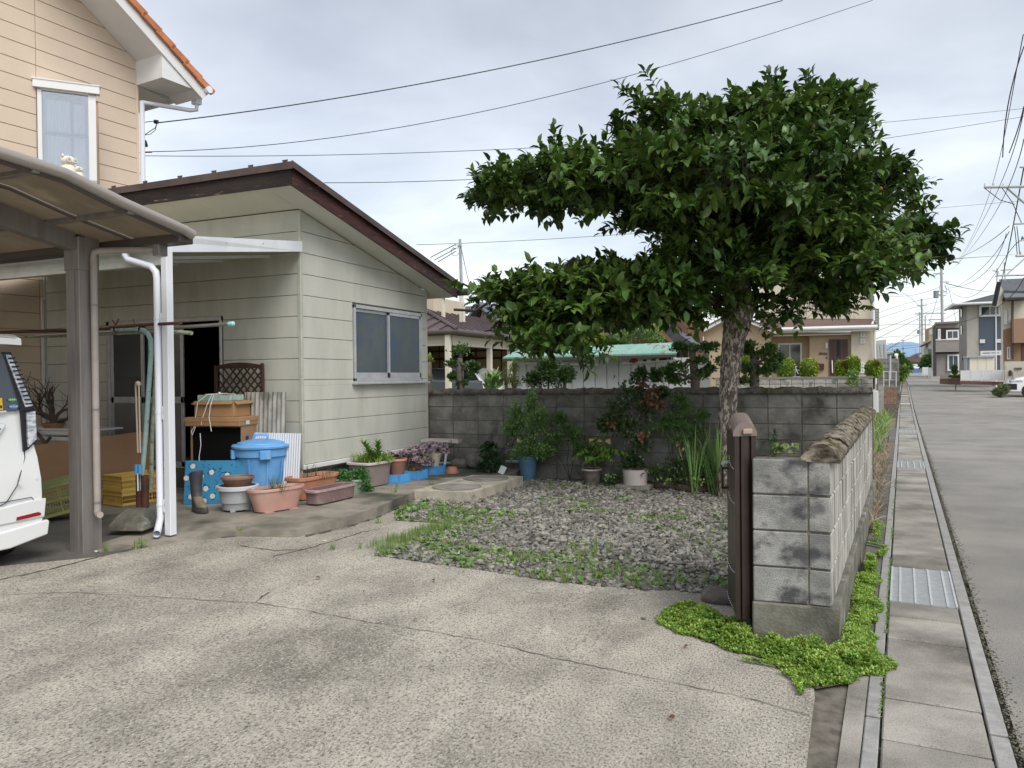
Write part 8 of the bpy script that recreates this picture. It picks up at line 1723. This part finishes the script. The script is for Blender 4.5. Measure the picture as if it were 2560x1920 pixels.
upole('fourth utility pole seen right of the second one', 2315, 920, 2313, 790, 140, .12, ((800, -8, 8), (812, -6, 6)), rungs=False)
upole('thin far pole above the blue fence', 2258, 900, 2258, 849, 260, .14, ((852, -5, 5),), (2258, 871, 2.5, 2.5), rungs=False); upole('far pole left of the thin one', 2231, 890, 2231, 858, 300, .12, ((859, -12, 18),), rungs=False); upole('far pole beside the hills', 2289, 900, 2289, 870, 300, .1, ((874, -4, 4),), rungs=False)
# the pole at the right edge: only its arms and struts reach into the picture
Dn = 24.; npole = thing('near_pole', 'steel cross arms and struts of a utility pole reaching in at the right edge', 'pole', DP(2585, 800, Dn))
q = MB(); q.tube([DP(2592, 1000, Dn), DP(2582, 380, Dn)], .16, 12); ob('mast', q, m_conc, npole, smooth=True)
for a, b, r in (((2461, 468), (2600, 466), .045), ((2515, 468), (2575, 520), .03), ((2535, 560), (2600, 557), .03), ((2493, 689), (2600, 687), .03), ((2513, 690), (2600, 612), .02), ((2540, 640), (2600, 638), .04), ((2550, 418), (2600, 418), .03)): q = MB(); q.tube([DP(*a, Dn), DP(*b, Dn)], r, 6); ob('cross_arm', q, m_greyp, npole)
for x, y in ((2463, 466), (2486, 466), (2509, 466), (2545, 636), (2553, 636), (2496, 686)): q = MB(); q.tube([DP(x, y+3, Dn), DP(x, y-7, Dn)], .035, 8); ob('insulator', q, m_wtrim, npole)
for pts in (((2536, 566), (2540, 600), (2543, 636)), ((2542, 566), (2546, 600), (2549, 636)), ((2556, 590), (2552, 604), (2560, 600)), ((2461, 470), (2500, 500), (2537, 511)), ((2505, 470), (2530, 505), (2555, 560))): q = MB(); q.tube([DP(x, y, Dn) for x, y in pts], .012, 5); ob('jumper_wire', q, m_blkpl, npole)
q = MB(); q.ico(DP(2556, 596, Dn), .05, 1, .2); ob('fuse', q, m_bluep, npole)
# ================================================================ wires
m_wire = M('wire', (.045, .047, .055), rough=.6)
def wire(lab, pts, r, deps, n=24, grp='overhead wires'):
    # a smooth curve through its measured points, at the depths given for its ends
    P = []; m = len(pts); xs2 = [p[0] for p in pts]; tt_ = np.linspace(0, 1, n)
    u = np.array([0]+list(np.cumsum([math.hypot(pts[i+1][0]-pts[i][0], pts[i+1][1]-pts[i][1]) for i in range(m-1)]))); u /= u[-1]
    cx2 = np.polyfit(u, [p[0] for p in pts], min(3, m-1)); cy2 = np.polyfit(u, [p[1] for p in pts], min(3, m-1))
    iz = lambda s: 1/((1-s)/deps[0]+s/deps[1])
    q = MB(); q.tube([DP(np.polyval(cx2, s), np.polyval(cy2, s), iz(s)) for s in tt_], r, 6); o = ob('wire', q, m_wire, label=lab, cat='wire', group=grp, smooth='all'); return o
k_ = 2560/2212
def D_(*p): return [(x*k_, y*k_) for x, y in p]
wire('thick power cable rising from the peach house to the top of the picture', D_((335, 264), (500, 249), (700, 216), (1100, 140), (1400, 80), (1690, 0)), .010, (13, 17))
wire('thinner cable below the thick one, leaving the house at its wall bracket', D_((308, 328), (500, 320), (700, 300), (1000, 250), (1300, 178), (1600, 95), (1885, 0)), .0065, (13, 17))
wire('fine line running level from the house behind the tree', D_((308, 337), (700, 334), (1165, 319), (1500, 300), (1870, 266), (2212, 235)), .006, (13, 24))
wire('twisted line from the shed ridge through the tree to the right edge', D_((700, 395), (1080, 384), (1500, 352), (1850, 307), (2212, 252)), .007, (15, 24))
wire('faint line behind the slim pole', D_((900, 531), (995, 522), (1270, 513), (1990, 452), (2212, 434)), .012, (34, 60))
for i, (a, b) in enumerate((((930, 556), (984, 528)), ((938, 562), (984, 537)), ((946, 566), (984, 543)))): wire('short service line from the slim pole to the house behind, %s' % ('top', 'middle', 'bottom')[i], D_(a, b), .018, (36, 34), 6)
wire('guy line slanting down from the slim pole', D_((994, 528), (1008, 590), (1018, 625), (1060, 690)), .014, (34, 30)); 
for i, pts in enumerate((((2212, 75), (2195, 140), (2164, 345), (2137, 405), (2070, 565)), ((2212, 232), (2198, 300), (2157, 405), (2100, 520), (2068, 572)), ((2212, 300), (2180, 400), (2110, 520), (2060, 580)))): wire(('outermost', 'middle', 'innermost')[i]+' street power line swooping down from the right edge', D_(*pts), .009, (14, 76))
for i, pts in enumerate((((2212, 100), (2200, 135), (2166, 340)), ((2212, 230), (2195, 290), (2180, 330)))): wire(('longer', 'shorter')[i]+' fringed bird guard sleeve on the street line', D_(*pts), .011, (14.2, 16.5), 12, 'bird guard sleeves')
for i, pts in enumerate((((2180, 488), (2125, 530), (2060, 562)), ((2180, 500), (2120, 580), (2065, 620)), ((2174, 505), (2085, 615), (2050, 622)), ((2203, 520), (2150, 590), (2100, 640), (2040, 618)), ((2044, 612), (2100, 625), (2150, 632)), ((2044, 560), (2120, 555), (2190, 550)))): wire('fine line number crossing beside the transformer pole'.replace(' number', '')+(', upper', ', second', ', third', ', looping', ', slack', ', level')[i], D_(*pts), .013, (26, 78))
wire('thick bundled cable descending steeply at the right edge', D_((2212, 360), (2190, 480), (2165, 600), (2155, 640)), .02, (24, 40)); wire('dark cable sloping over the right hand roofs', D_((2212, 600), (2160, 660), (2060, 700), (1970, 715)), .015, (24, 100))
farw = [((2090, 735), (1960, 752), (1888, 760)), ((2090, 705), (2000, 720), (1890, 770)), ((2030, 705), (1960, 700), (1888, 704)), ((2030, 664), (1960, 690), (1888, 718)), ((2060, 655), (1980, 690), (1888, 735)), ((2040, 640), (1960, 655), (1888, 680)), ((2040, 650), (1960, 668), (1888, 692)), ((2030, 620), (1950, 640), (1895, 637)), ((1996, 672), (1962, 640), (1950, 632)), ((1985, 725), (1930, 727), (1888, 731)), ((1985, 745), (1940, 748), (1890, 752)), ((1985, 775), (1930, 765), (1890, 755)), ((1995, 700), (1940, 740), (1890, 775)), ((2040, 745), (2100, 735), (2160, 700)), ((2040, 690), (2100, 660), (2170, 640)), ((2034, 600), (2020, 660), (2006, 700)), ((2048, 620), (2058, 660), (2066, 700)), ((1985, 790), (1940, 792), (1910, 795)), ((1985, 783), (1940, 776), (1905, 770))]
for i, pts in enumerate(farw): wire('one of the many thin lines strung between the street poles and the left side houses', D_(*pts), .02, (95, 85), 10, 'thin street lines')
# cable end fittings on the house
ce = thing('cable_bracket', 'loops of red and black cable fixed at the peach house corner', 'cable', DP(300, 395, 12.6))
for pts, m_, r in ((((385, 303), (375, 304), (358, 306)), m_wire, .006), (((393, 306), (388, 320), (372, 330), (358, 340)), m_wire, .006), (((393, 306), (388, 326), (375, 336), (358, 338)), m_wire, .005), (((380, 381), (345, 382), (320, 386), (312, 400), (311, 422)), M('red_cable', (.42, .07, .04)), .007), (((318, 388), (322, 410), (332, 430), (345, 436)), m_wire, .004), (((338, 424), (352, 435), (365, 453)), m_wire, .007)):
    q = MB(); q.tube([DP(x, y, 12.4) for x, y in pts], r, 6); ob('cable', q, m_, ce, smooth='all')
q = MB(); q.tube([DP(386, 304, 12.9), DP(395, 305, 12.9)], .035, 8); ob('clamp', q, m_blkpl, ce); q = MB(); q.tube([DP(361, 352, 12.9), DP(365, 366, 12.9)], .035, 6); ob('hanging_plug', q, m_blkpl, ce); q = MB(); q.tube([DP(328, 391, 12.4), DP(342, 391, 12.4)], .012, 6); ob('clamp', q, m_blkpl, ce)
# ================================================================ right side of the street
m_grn = M('taupe_render', (.30, .275, .25), (.27, .25, .225), 2, rough=.9); m_crm2 = M('pale_render', (.46, .44, .39), (.42, .40, .355), 2, 5, rough=.9); m_navy = M('slate_panel', (.085, .11, .145), rough=.7); m_tan2 = M('tan_render', (.30, .19, .125), rough=.9); m_cr3 = M('cream_render', (.60, .56, .46), rough=.9)
def rf(t, pts, Y, dy, name, mat): q = MB(); q.prism([tuple(PY(x, y, Y)) for x, y in pts], (0, dy, 0)); return ob(name, q, mat, t)
def W3(x, y): return (2260+x*300/1555, 640+y*300/1555)
def wz(x, y): return W3(x, y)
def rwin(t, x0, y0, x1, y1, Y, n=2, fr=.12, pane=None): a, b = PY(*W3(x0, y1), Y), PY(*W3(x1, y0), Y); return win(t, a[0], b[0], a[2], b[2], Y, fr, n=n, pane=pane)
YG = 58.; g1 = thing('grey_panel_house', 'pale two-storey house with a slate blue wall panel and dark hipped roof across the street', 'house', PY(*W3(1000, 1550), YG+4))
rf(g1, [W3(815, 640), W3(1262, 630), W3(1300, 1550), W3(820, 1550)], YG, 1, 'front_wall', m_crm2)
c0, c1 = PY(*W3(815, 640), YG), PY(*W3(815, 1550), YG); ds = PX(*W3(712, 900), c0[0]-.03)[1]-YG; q = MB(); q.prism([(c0[0]-.03, YG, c0[2]), (c0[0]-.03, YG, c1[2]), (c0[0]-.03, YG+ds, c1[2]), (c0[0]-.03, YG+ds, c0[2])], (.03, 0, 0)); ob('side_wall', q, m_grn, g1)
rf(g1, [W3(975, 790), W3(1255, 783), W3(1260, 1215), W3(982, 1222)], YG-.06, .05, 'slate_panel', m_navy); rwin(g1, 975, 630, 1250, 790, YG-.08, pane=m_curt2 if 'm_curt2' in globals() else None); rwin(g1, 982, 1080, 1048, 1130, YG-.08, 1); rwin(g1, 1192, 1076, 1255, 1124, YG-.08, 1); rwin(g1, 990, 1225, 1260, 1290, YG-.08)
rf(g1, [W3(1130, 1235), W3(1245, 1230), W3(1245, 1520), W3(1180, 1520)], YG-.05, .04, 'frosted_door', m_frost)
ex = c0[0]; ez = c0[2]; q = MB(); E0 = PY(*W3(700, 640), YG-.6); ax_, ay_, az_ = ex-.75, YG-.7, ez+.05; bx2 = PY(*W3(1300, 600), YG)[0]+4
pk_ = (ex+4.5, YG+3., PY(*W3(1230, 370), YG+3)[2]); q.add([(ax_, ay_, az_), (bx2, ay_, az_), (bx2, YG+3, pk_[2]), pk_, (ax_, YG+ds+.6, az_), (bx2, YG+ds+.6, az_)], [(0, 1, 2, 3), (0, 3, 4), (3, 2, 5, 4), (0, 4, 5, 1)]); ob('roof', q, m_blkroof, g1)
for i, (x, y) in enumerate(((870, 566), (928, 545), (990, 560), (1068, 538), (1130, 553))): pass
q = MB(); q.tube([(ax_-.05, ay_-.05, az_), (bx2, ay_-.05, az_)], .09, 6); q.tube([(ax_-.05, ay_-.05, az_), (ax_-.05, YG+ds+.6, az_)], .09, 6); ob('gutter', q, m_wtrim, g1)
for y0, y1, x in ((640, 800, 776), (915, 1025, 756), (1300, 1350, 785)): a = PY(*W3(x, y1), YG+3); b = PY(*W3(x, y0), YG+3); q = MB(); q.bx(ex-.08, ex-.03, YG+ds*.5, YG+ds*.5+.5, a[2], b[2]); ob('slit_window', q, m_gdark, g1)
q = MB(); q.tube([(ex+1.6, YG-.1, 0), (ex+1.6, YG-.1, ez)], .05, 6); ob('downpipe', q, m_wtrim, g1)
YF = 72.; g2 = thing('taupe_house', 'taupe flat roofed two-storey house with a balcony behind the transformer pole', 'house', PY(*W3(560, 1550), YF+3))
rf(g2, [W3(410, 865), W3(712, 848), W3(715, 1560), W3(412, 1560)], YF, .3, 'front_wall', m_grn); rf(g2, [W3(372, 905), W3(410, 870), W3(412, 1560), W3(380, 1560)], YF+.5, .3, 'side_wall', m_greyw); rf(g2, [W3(415, 935), W3(712, 930), W3(712, 1085), W3(415, 1085)], YF-.05, .04, 'balcony_recess', m_darkw); rwin(g2, 545, 955, 715, 1085, YF-.1, 2); rwin(g2, 438, 945, 475, 1080, YF-.1, 1); rf(g2, [W3(412, 1085), W3(715, 1080), W3(715, 1240), W3(412, 1245)], YF-.5, .3, 'balcony_front', m_grn); rf(g2, [W3(412, 1080), W3(715, 1075), W3(715, 1088), W3(412, 1093)], YF-.55, .3, 'balcony_rail', m_wtrim); rf(g2, [W3(412, 1240), W3(715, 1236), W3(715, 1262), W3(412, 1266)], YF-.06, .05, 'painted_recess_shadow', m_darkw); rwin(g2, 562, 1275, 716, 1490, YF-.1, 2, pane=m_frost); rf(g2, [W3(405, 858), W3(716, 842), W3(716, 868), W3(405, 884)], YF-.3, .5, 'roof_edge', m_greyw)  # the dark strip below the balcony front is its shade, painted in
q = MB(); q.tube([PY(*W3(408, 900), YF-.2), PY(*W3(412, 1550), YF-.2)], .07, 6); ob('downpipe', q, m_bronzed, g2)
g3 = thing('tan_house', 'cream and tan two-storey house with a tan balcony at the right edge', 'house', PY(*W3(1450, 1550), 52)); YT = 51.
rf(g3, [W3(1262, 520), W3(1640, 560), W3(1640, 1500), W3(1300, 1500), W3(1285, 950)], YT, .3, 'front_wall', m_cr3); rf(g3, [W3(1285, 955), W3(1405, 925), W3(1410, 1400), W3(1290, 1400)], YT-.05, .05, 'tan_wall', m_tan2); rf(g3, [W3(1422, 815), W3(1640, 800), W3(1640, 1120), W3(1425, 1125)], YT-.9, .9, 'balcony', m_tan2); rf(g3, [W3(1410, 1130), W3(1640, 1125), W3(1640, 1400), W3(1412, 1400)], YT-.04, .04, 'tan_wall', m_tan2); rwin(g3, 1300, 705, 1332, 885, YT-.06, 1, .05); rwin(g3, 1355, 678, 1388, 868, YT-.06, 1, .05); rwin(g3, 1335, 1180, 1375, 1340, YT-.1, 1, .05); rf(g3, [W3(1525, 1130), W3(1640, 1130), W3(1640, 1400), W3(1525, 1400)], YT-.08, .04, 'entrance_door', m_door)
q = MB(); a = PY(*W3(1225, 340), YT-.8); b = PY(*W3(1640, 300), YT-.8); q.prism([tuple(PY(*W3(1232, 335), YT+3)), tuple(PY(*W3(1640, 318), YT+3)), tuple(PY(*W3(1640, 490), YT-.6)), tuple(PY(*W3(1295, 480), YT-.6))], (0, 0, .15)); ob('roof', q, m_blkroof, g3); rf(g3, [W3(1232, 338), W3(1295, 478), W3(1255, 655), W3(1185, 650), W3(1170, 640)], YT-.5, .4, 'gable_end', m_cr3); q = MB(); q.tube([PY(*W3(1232, 338), YT-.9), PY(*W3(1165, 645), YT-.9)], .13, 6); ob('verge_trim', q, m_blkpl, g3); rf(g3, [W3(1305, 540), W3(1640, 530), W3(1640, 560), W3(1310, 570)], YT-.9, .8, 'eave_trim', m_darkw); rf(g3, [W3(1290, 480), W3(1640, 486), W3(1640, 530), W3(1305, 540)], YT-.8, .7, 'porch_roof', M('blue_grey_roof', (.22, .27, .30), rough=.5))
q = MB(); q.tube([PY(*W3(1408, 580), YT-.3), PY(*W3(1400, 900), YT-.3), PY(*W3(1412, 1340), YT-.3)], .07, 6); ob('downpipe', q, m_bronzed, g3)
for pts in (((1205, 160), (1205, 360)), ((1145, 190), (1230, 200)), ((1180, 260), (1245, 258)), ((1300, 90), (1310, 320)), ((1250, 185), (1420, 175)), ((1290, 88), (1320, 90))): q = MB(); q.tube([PY(*W3(*p), YT) for p in pts], .03, 4); ob('aerial', q, m_greyp, g3)
st_ = thing('storage_shed', 'cream steel storage shed with three doors behind the white fence', 'storage shed', PY(*W3(1000, 1550), 50)); YS = 50.
for i in range(3): x0 = 852+i*107; rf(st_, [W3(x0, 1318), W3(x0+104, 1318), W3(x0+104, 1600), W3(x0, 1600)], YS, .06, 'door_panel', m_crmp)
rf(st_, [W3(820, 1315), W3(852, 1315), W3(852, 1600), W3(824, 1600)], YS+.3, 1.3, 'side_wall', M('pale_blue_metal', (.42, .48, .56), rough=.5)); rf(st_, [W3(812, 1292), W3(1180, 1288), W3(1180, 1312), W3(812, 1318)], YS-.1, 1.6, 'roof', m_greyp); rf(st_, [W3(852, 1300), W3(1175, 1300), W3(1175, 1600), W3(852, 1600)], YS+.07, 1.3, 'body', m_crmp)
fn = thing('mesh_fence', 'low white mesh fence on a brown brick base across the street', 'fence', PY(*W3(1000, 1600), 47)); YN = 47.
rf(fn, [W3(732, 1618), W3(1305, 1632), W3(1305, 1672), W3(732, 1664)], YN, .3, 'brick_base', M('brown_brick', (.16, .085, .06), (.12, .065, .05), 3, 5, rough=.9, st=(2, 1, 6)))
for x in (734, 870, 1006, 1142, 1282): rf(fn, [W3(x, 1480), W3(x+8, 1480), W3(x+8, 1620), W3(x, 1620)], YN+.02, .06, 'post', m_wtrim)
for y in (1484, 1500, 1550, 1600): rf(fn, [W3(734, y), W3(1290, y-8), W3(1290, y-4), W3(734, y+4)], YN+.04, .02, 'rail', m_wtrim)
q = MB()
for i in range(70): x = 738+i*7.9; a, b = PY(*W3(x, 1484-i*.1), YN+.05), PY(*W3(x, 1606), YN+.05); q.tube([a, b], .016, 4)
ob('mesh_wires', q, m_wtrim, fn, kind='stuff')
wl_ = thing('plastered_wall', 'stained cream plastered garden wall with an arched niche at the right edge', 'wall', PY(*W3(1450, 1640), 46)); rf(wl_, [W3(1305, 1368), W3(1700, 1360), W3(1700, 1660), W3(1308, 1664)], 46.2, .25, 'wall_face', M('stained_plaster', (.48, .45, .37), (.40, .37, .30), 1.2, 6, c3=(.16, .15, .12), sc3=1.6, f3=(.56, .68), rough=.9)); rf(wl_, [W3(1358, 1500), W3(1362, 1486), W3(1378, 1478), W3(1393, 1486), W3(1398, 1500), W3(1398, 1550), W3(1358, 1550)], 46.15, .04, 'niche', m_darkw); rf(wl_, [W3(1435, 1448), W3(1530, 1446), W3(1530, 1470), W3(1435, 1472)], 46.15, .04, 'letter_slot', m_bronzed); rf(wl_, [W3(1410, 1500), W3(1414, 1500), W3(1414, 1660), W3(1410, 1660)], 46.17, .03, 'joint', m_greyw)
b2 = thing('brick_planter', 'low brown brick planter edge in front of the taupe house', 'planter', PY(2380, 955, 55)); rf(b2, [(2352, 947), (2402, 945), (2402, 962), (2352, 960)], 52, .6, 'brick_base', M('brown_brick_far', (.19, .11, .075), (.13, .08, .06), 3, rough=.9)); rf(b2, [(2352, 936), (2376, 936), (2376, 948), (2352, 948)], 56, .3, 'panel', m_grn); rf(b2, [(2376, 932), (2400, 932), (2400, 944), (2376, 944)], 57, .2, 'low_wall', m_cr3)
bush('tiny conical shrub beside the taupe house', [(2387, 925, 5, 12)], 54, l_mid, 300, (.1, .2), (2387, 945)); bush('low clipped hedge beside the brick planter', [(2390, 943, 14, 3)], 53, l_mid, 300, (.1, .2), (2390, 948))
# white car at the far right
wc = thing('white_car', 'white hatchback with a dark grille parked nose to the street at the right edge', 'car', GH(2580, 990)); a = GH(2522, 993); x0 = a[0]; y0 = a[1]; z0 = a[2]; 
q = MB(); prof = [(0, .22), (0, .55), (.08, .78), (.35, .92), (1.0, 1.06), (1.7, 1.45), (2.4, 1.52), (3.6, 1.5), (4.2, .9), (4.2, .22)]; q.prism([(x0+u, y0, z0+z) for u, z in prof], (0, 1.7, 0)); ob('body', q, m_car, wc, bev=.09, smooth=True)
q = MB(); q.prism([(x0+u, y0-.01, z0+z) for u, z in ((1.15, 1.05), (1.75, 1.38), (2.6, 1.44), (2.6, 1.02))], (0, .02, 0)); ob('side_glass', q, m_gdark, wc)
q = MB(); q.bx(x0-.03, x0+.35, y0-.02, y0+1.2, z0+.36, z0+.66); ob('grille', q, m_blkpl, wc, bev=.03); q = MB(); q.bx(x0+.05, x0+.6, y0-.015, y0+.25, z0+.72, z0+.84); ob('headlight', q, m_lamp, wc, bev=.03)
q = MB(); q.tube([(x0+.85, y0-.02, z0+.32), (x0+.85, y0+.2, z0+.32)], .32, 20); w_ = ob('wheel', q, m_tyre, wc); q = MB(); q.tube([(x0+.85, y0-.03, z0+.32), (x0+.85, y0, z0+.32)], .2, 16); ob('rim', q, m_chrome, w_)
bush('dark grassy tussock at the corner of the parking area in front of the white car', [(2497, 986, 14, 8), (2508, 978, 12, 12)], GH(2497, 994)[1], l_olive, 900, (.1, .3), (2495, 995), tmpl=NARROW, up=1.5)
# far end of the street
bf = thing('blue_fence', 'blue panel fence at the far end of the street', 'fence', PY(2285, 932, 118)); rf(bf, [(2271, 921), (2302, 921), (2302, 933), (2271, 933)], 118, .3, 'panel', M('blue_panel', (.11, .19, .36), rough=.7)); 
fh_ = thing('brown_roof_house', 'low house with a wide brown roof and dark windows at the end of the street', 'house', PY(2280, 925, 124)); rf(fh_, [(2250, 896), (2258, 900), (2305, 900), (2306, 932), (2250, 932)], 124, 8, 'wall', m_greyw); rf(fh_, [(2246, 898), (2262, 893), (2305, 893), (2310, 906), (2246, 906)], 121, 10, 'roof', m_brt); rf(fh_, [(2272, 910), (2303, 910), (2303, 922), (2272, 922)], 120.5, .3, 'window_band', m_curt)
fh2 = thing('grey_roof_house', 'distant house with stepped grey roofs behind the brown one', 'house', PY(2300, 900, 150)); rf(fh2, [(2274, 893), (2290, 884), (2318, 878), (2318, 900), (2274, 900)], 150, 8, 'roof', m_greyt); rf(fh2, [(2300, 886), (2320, 882), (2320, 925), (2300, 925)], 146, 6, 'wall', m_crm2)
fl = thing('grey_shed', 'small grey shed left of the street seen past the block wall', 'shed', PY(2228, 890, 80)); rf(fl, [(2219, 884), (2243, 882), (2243, 930), (2219, 930)], 80, 4, 'wall', M('lilac_grey', (.26, .26, .31), rough=.8)); rf(fl, [(2217, 880), (2245, 879), (2245, 884), (2217, 885)], 79.8, 4.4, 'roof', m_greyp)
th3 = thing('narrow_house', 'narrow house with a dark lean roof between the poles and the taupe house', 'house', PY(2322, 920, 90)); rf(th3, [(2320, 850), (2334, 846), (2334, 930), (2320, 930)], 90, 5, 'wall', m_crm2); rf(th3, [(2307, 862), (2332, 850), (2332, 853), (2308, 866)], 89.5, 3, 'roof', m_darkw); rf(th3, [(2322, 820), (2334, 815), (2334, 850), (2322, 850)], 92, 4, 'upper_wall', m_tan); rf(th3, [(2319, 872), (2330, 872), (2330, 886), (2319, 886)], 89.7, .1, 'window', m_gdark)
bush('green hedge tree between the narrow house and the poles', [(2325, 905, 10, 16), (2315, 912, 10, 10)], 86, l_mid, 700, (.3, .6), (2325, 930), 'tree', 'hedge_tree'); bush('round green tree at the far left side of the street', [(2250, 912, 16, 12), (2245, 898, 9, 14), (2262, 920, 12, 10)], 70, l_mid, 900, (.25, .55), (2250, 930), 'tree', 'street_tree')
ph = thing('board_bundle', 'bundle of white boards and a grey panel by the foot of the far pole', 'boards', PY(2312, 930, 84)); rf(ph, [(2306, 918), (2321, 918), (2321, 938), (2306, 938)], 84, .3, 'white_board', m_whmet); rf(ph, [(2322, 919), (2335, 919), (2335, 939), (2322, 939)], 83, .3, 'grey_board', m_greyp)
mir = thing('road_mirror', 'round traffic mirror on a thin post beside the taupe house', 'mirror', PY(2330, 925, 74)); q = MB(); c = PY(2330, 830, 74); q.tube([c, c+np.array([0, .1, 0])], .22, 18); ob('mirror_disc', q, m_greyr, mir); q = MB(); q.tube([c+np.array([0, .12, 0]), PY(2331, 925, 74)], .05, 6); ob('post', q, m_greyp, mir)
# hedge spilling over on the left side of the street, block pier, white pole
bush('bright overhanging green hedge along the left side of the street', [(2255, 935, 11, 20), (2262, 930, 10, 14), (2245, 945, 9, 16), (2240, 925, 9, 14), (2236, 955, 6, 14)], 36, LM('hedge_leaf', (.17, .28, .06), c2=(.24, .36, .08)), 3200, (.08, .18), (2245, 970), 'hedge', 'hedge', tmpl=LONG_LEAF, shell=.2)
pr = thing('block_pier', 'dark grey block garden wall behind the low wall, near the white pole', 'wall', PY(2210, 930, 34)); q = MB(); X0, X1 = PY(2192, 900, 34)[0], PY(2226, 900, 34)[0]; zt = PY(2210, 896, 34)[2]; bmx = None
for r_ in range(13):
    for i in range(int((X1-X0)/.4)+1):
        if bmx is None: q = MB(); q.cbx(.008, .392, 0, .12, .008, .192, .006); o_ = ob('block', q, m_block, pr, world=False); bmx = o_.data
        else: o_ = inst('block', bmx, pr)
        o_.location = (X0+.4*i-pr.location.x, 34-pr.location.y, zt-.2*(r_+1)-pr.location.z)
bxs_(pr, 'mortar', m_mortar, X0, X0+.4*(int((X1-X0)/.4)+1), 34.01, 34.11, -.2, zt-.01)
bw2 = thing('brick_wall', 'low tan brick wall with a wire fence left of the white pole', 'wall', PY(2220, 985, 29)); X0, X1 = PY(2209, 975, 29)[0], PY(2243, 975, 29)[0]; zt = PY(2220, 967, 29)[2]; m_bt = M('tan_brick', (.28, .18, .125), (.23, .15, .105), 6, rough=.9, obr=.12); bmx = None
for r_ in range(10):
    for i in range(int((X1-X0)/.1)):
        if bmx is None: q = MB(); q.cbx(.004, .096, 0, .1, .004, .056, .003); o_ = ob('brick', q, m_bt, bw2, world=False); bmx = o_.data
        else: o_ = inst('brick', bmx, bw2)
        o_.location = (X0+.1*i-bw2.location.x, 29-bw2.location.y, zt-.06*(r_+1)-bw2.location.z)
bxs_(bw2, 'mortar', m_mortar, X0, X1, 29.008, 29.09, -.2, zt)
for px in (2209, 2223, 2240): q = MB(); q.tube([PY(px, 967, 29.05), PY(px, 928, 29.05)], .02, 6); ob('fence_post', q, m_galv, bw2)
q = MB(); q.tube([PY(2209, 929, 29.05), PY(2243, 930, 29.05)], .012, 5); q.tube([PY(2209, 950, 29.05), PY(2243, 950, 29.05)], .008, 5); ob('fence_wire', q, m_galv, bw2)
bxs_(bw2, 'end_block', m_lb, PY(2195, 975, 28.9)[0], X0, 28.9, 29.1, -.1, PY(2200, 965, 29)[2])
wp_ = thing('white_pole', 'leaning white pole wrapped in plastic standing by the gutter', 'pole', GH(2243, 1005)); yq = GH(2243, 1005)[1]; q = MB(); q.tube([PY(2244.5, 1006, yq), PY(2242, 960, yq), PY(2244, 915, yq), PY(2241, 886, yq)], .055, 10); ob('tube', q, m_wtrim, wp_, smooth=True); q = MB(); q.ico(PY(2240, 888, yq), .09, 3, .3); ob('wrapping', q, m_string, wp_); q = MB(); q.tube([PY(2242, 904, yq), PY(2242, 898, yq)], .06, 8); ob('rusty_band', q, m_rust, wp_)
pl2 = thing('thin_post', 'thin pale post rising beside the dark block pier', 'post', PY(2226, 930, 32)); q = MB(); q.tube([PY(2226, 950, 32), PY(2226, 888, 32)], .03, 6); ob('tube', q, m_greyr, pl2)
# hills on the skyline
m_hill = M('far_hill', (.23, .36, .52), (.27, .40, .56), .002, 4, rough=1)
def hill(name, pts, dist, mat):
    mb = MB(); rows = []
    for (x, y) in pts: b = DP(x, 945, dist); t_ = DP(x, y, dist); t2 = t_+CF*dist*.08; rows.append([tuple(b), tuple((b+t_)/2+CF*dist*.01), tuple(t_), tuple((t2[0], t2[1], 0))])
    mb.grid(rows); return ob(name, mb, mat, kind='structure', smooth='all')
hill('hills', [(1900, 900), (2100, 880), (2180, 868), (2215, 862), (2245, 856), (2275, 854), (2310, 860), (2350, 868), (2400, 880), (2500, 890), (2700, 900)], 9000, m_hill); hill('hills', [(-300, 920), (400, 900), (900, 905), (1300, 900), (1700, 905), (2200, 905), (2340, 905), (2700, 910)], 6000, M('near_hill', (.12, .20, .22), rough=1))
# scattered far buildings so that the horizon is never bare
for i, (px, w, top, Y_) in enumerate(((2425, 90, 880, 140), (2480, 80, 890, 120))): pass
for o in list(bpy.data.objects):
    if o.type == 'MESH' and o.data.users and len(o.data.polygons) == 0: bpy.data.objects.remove(o)
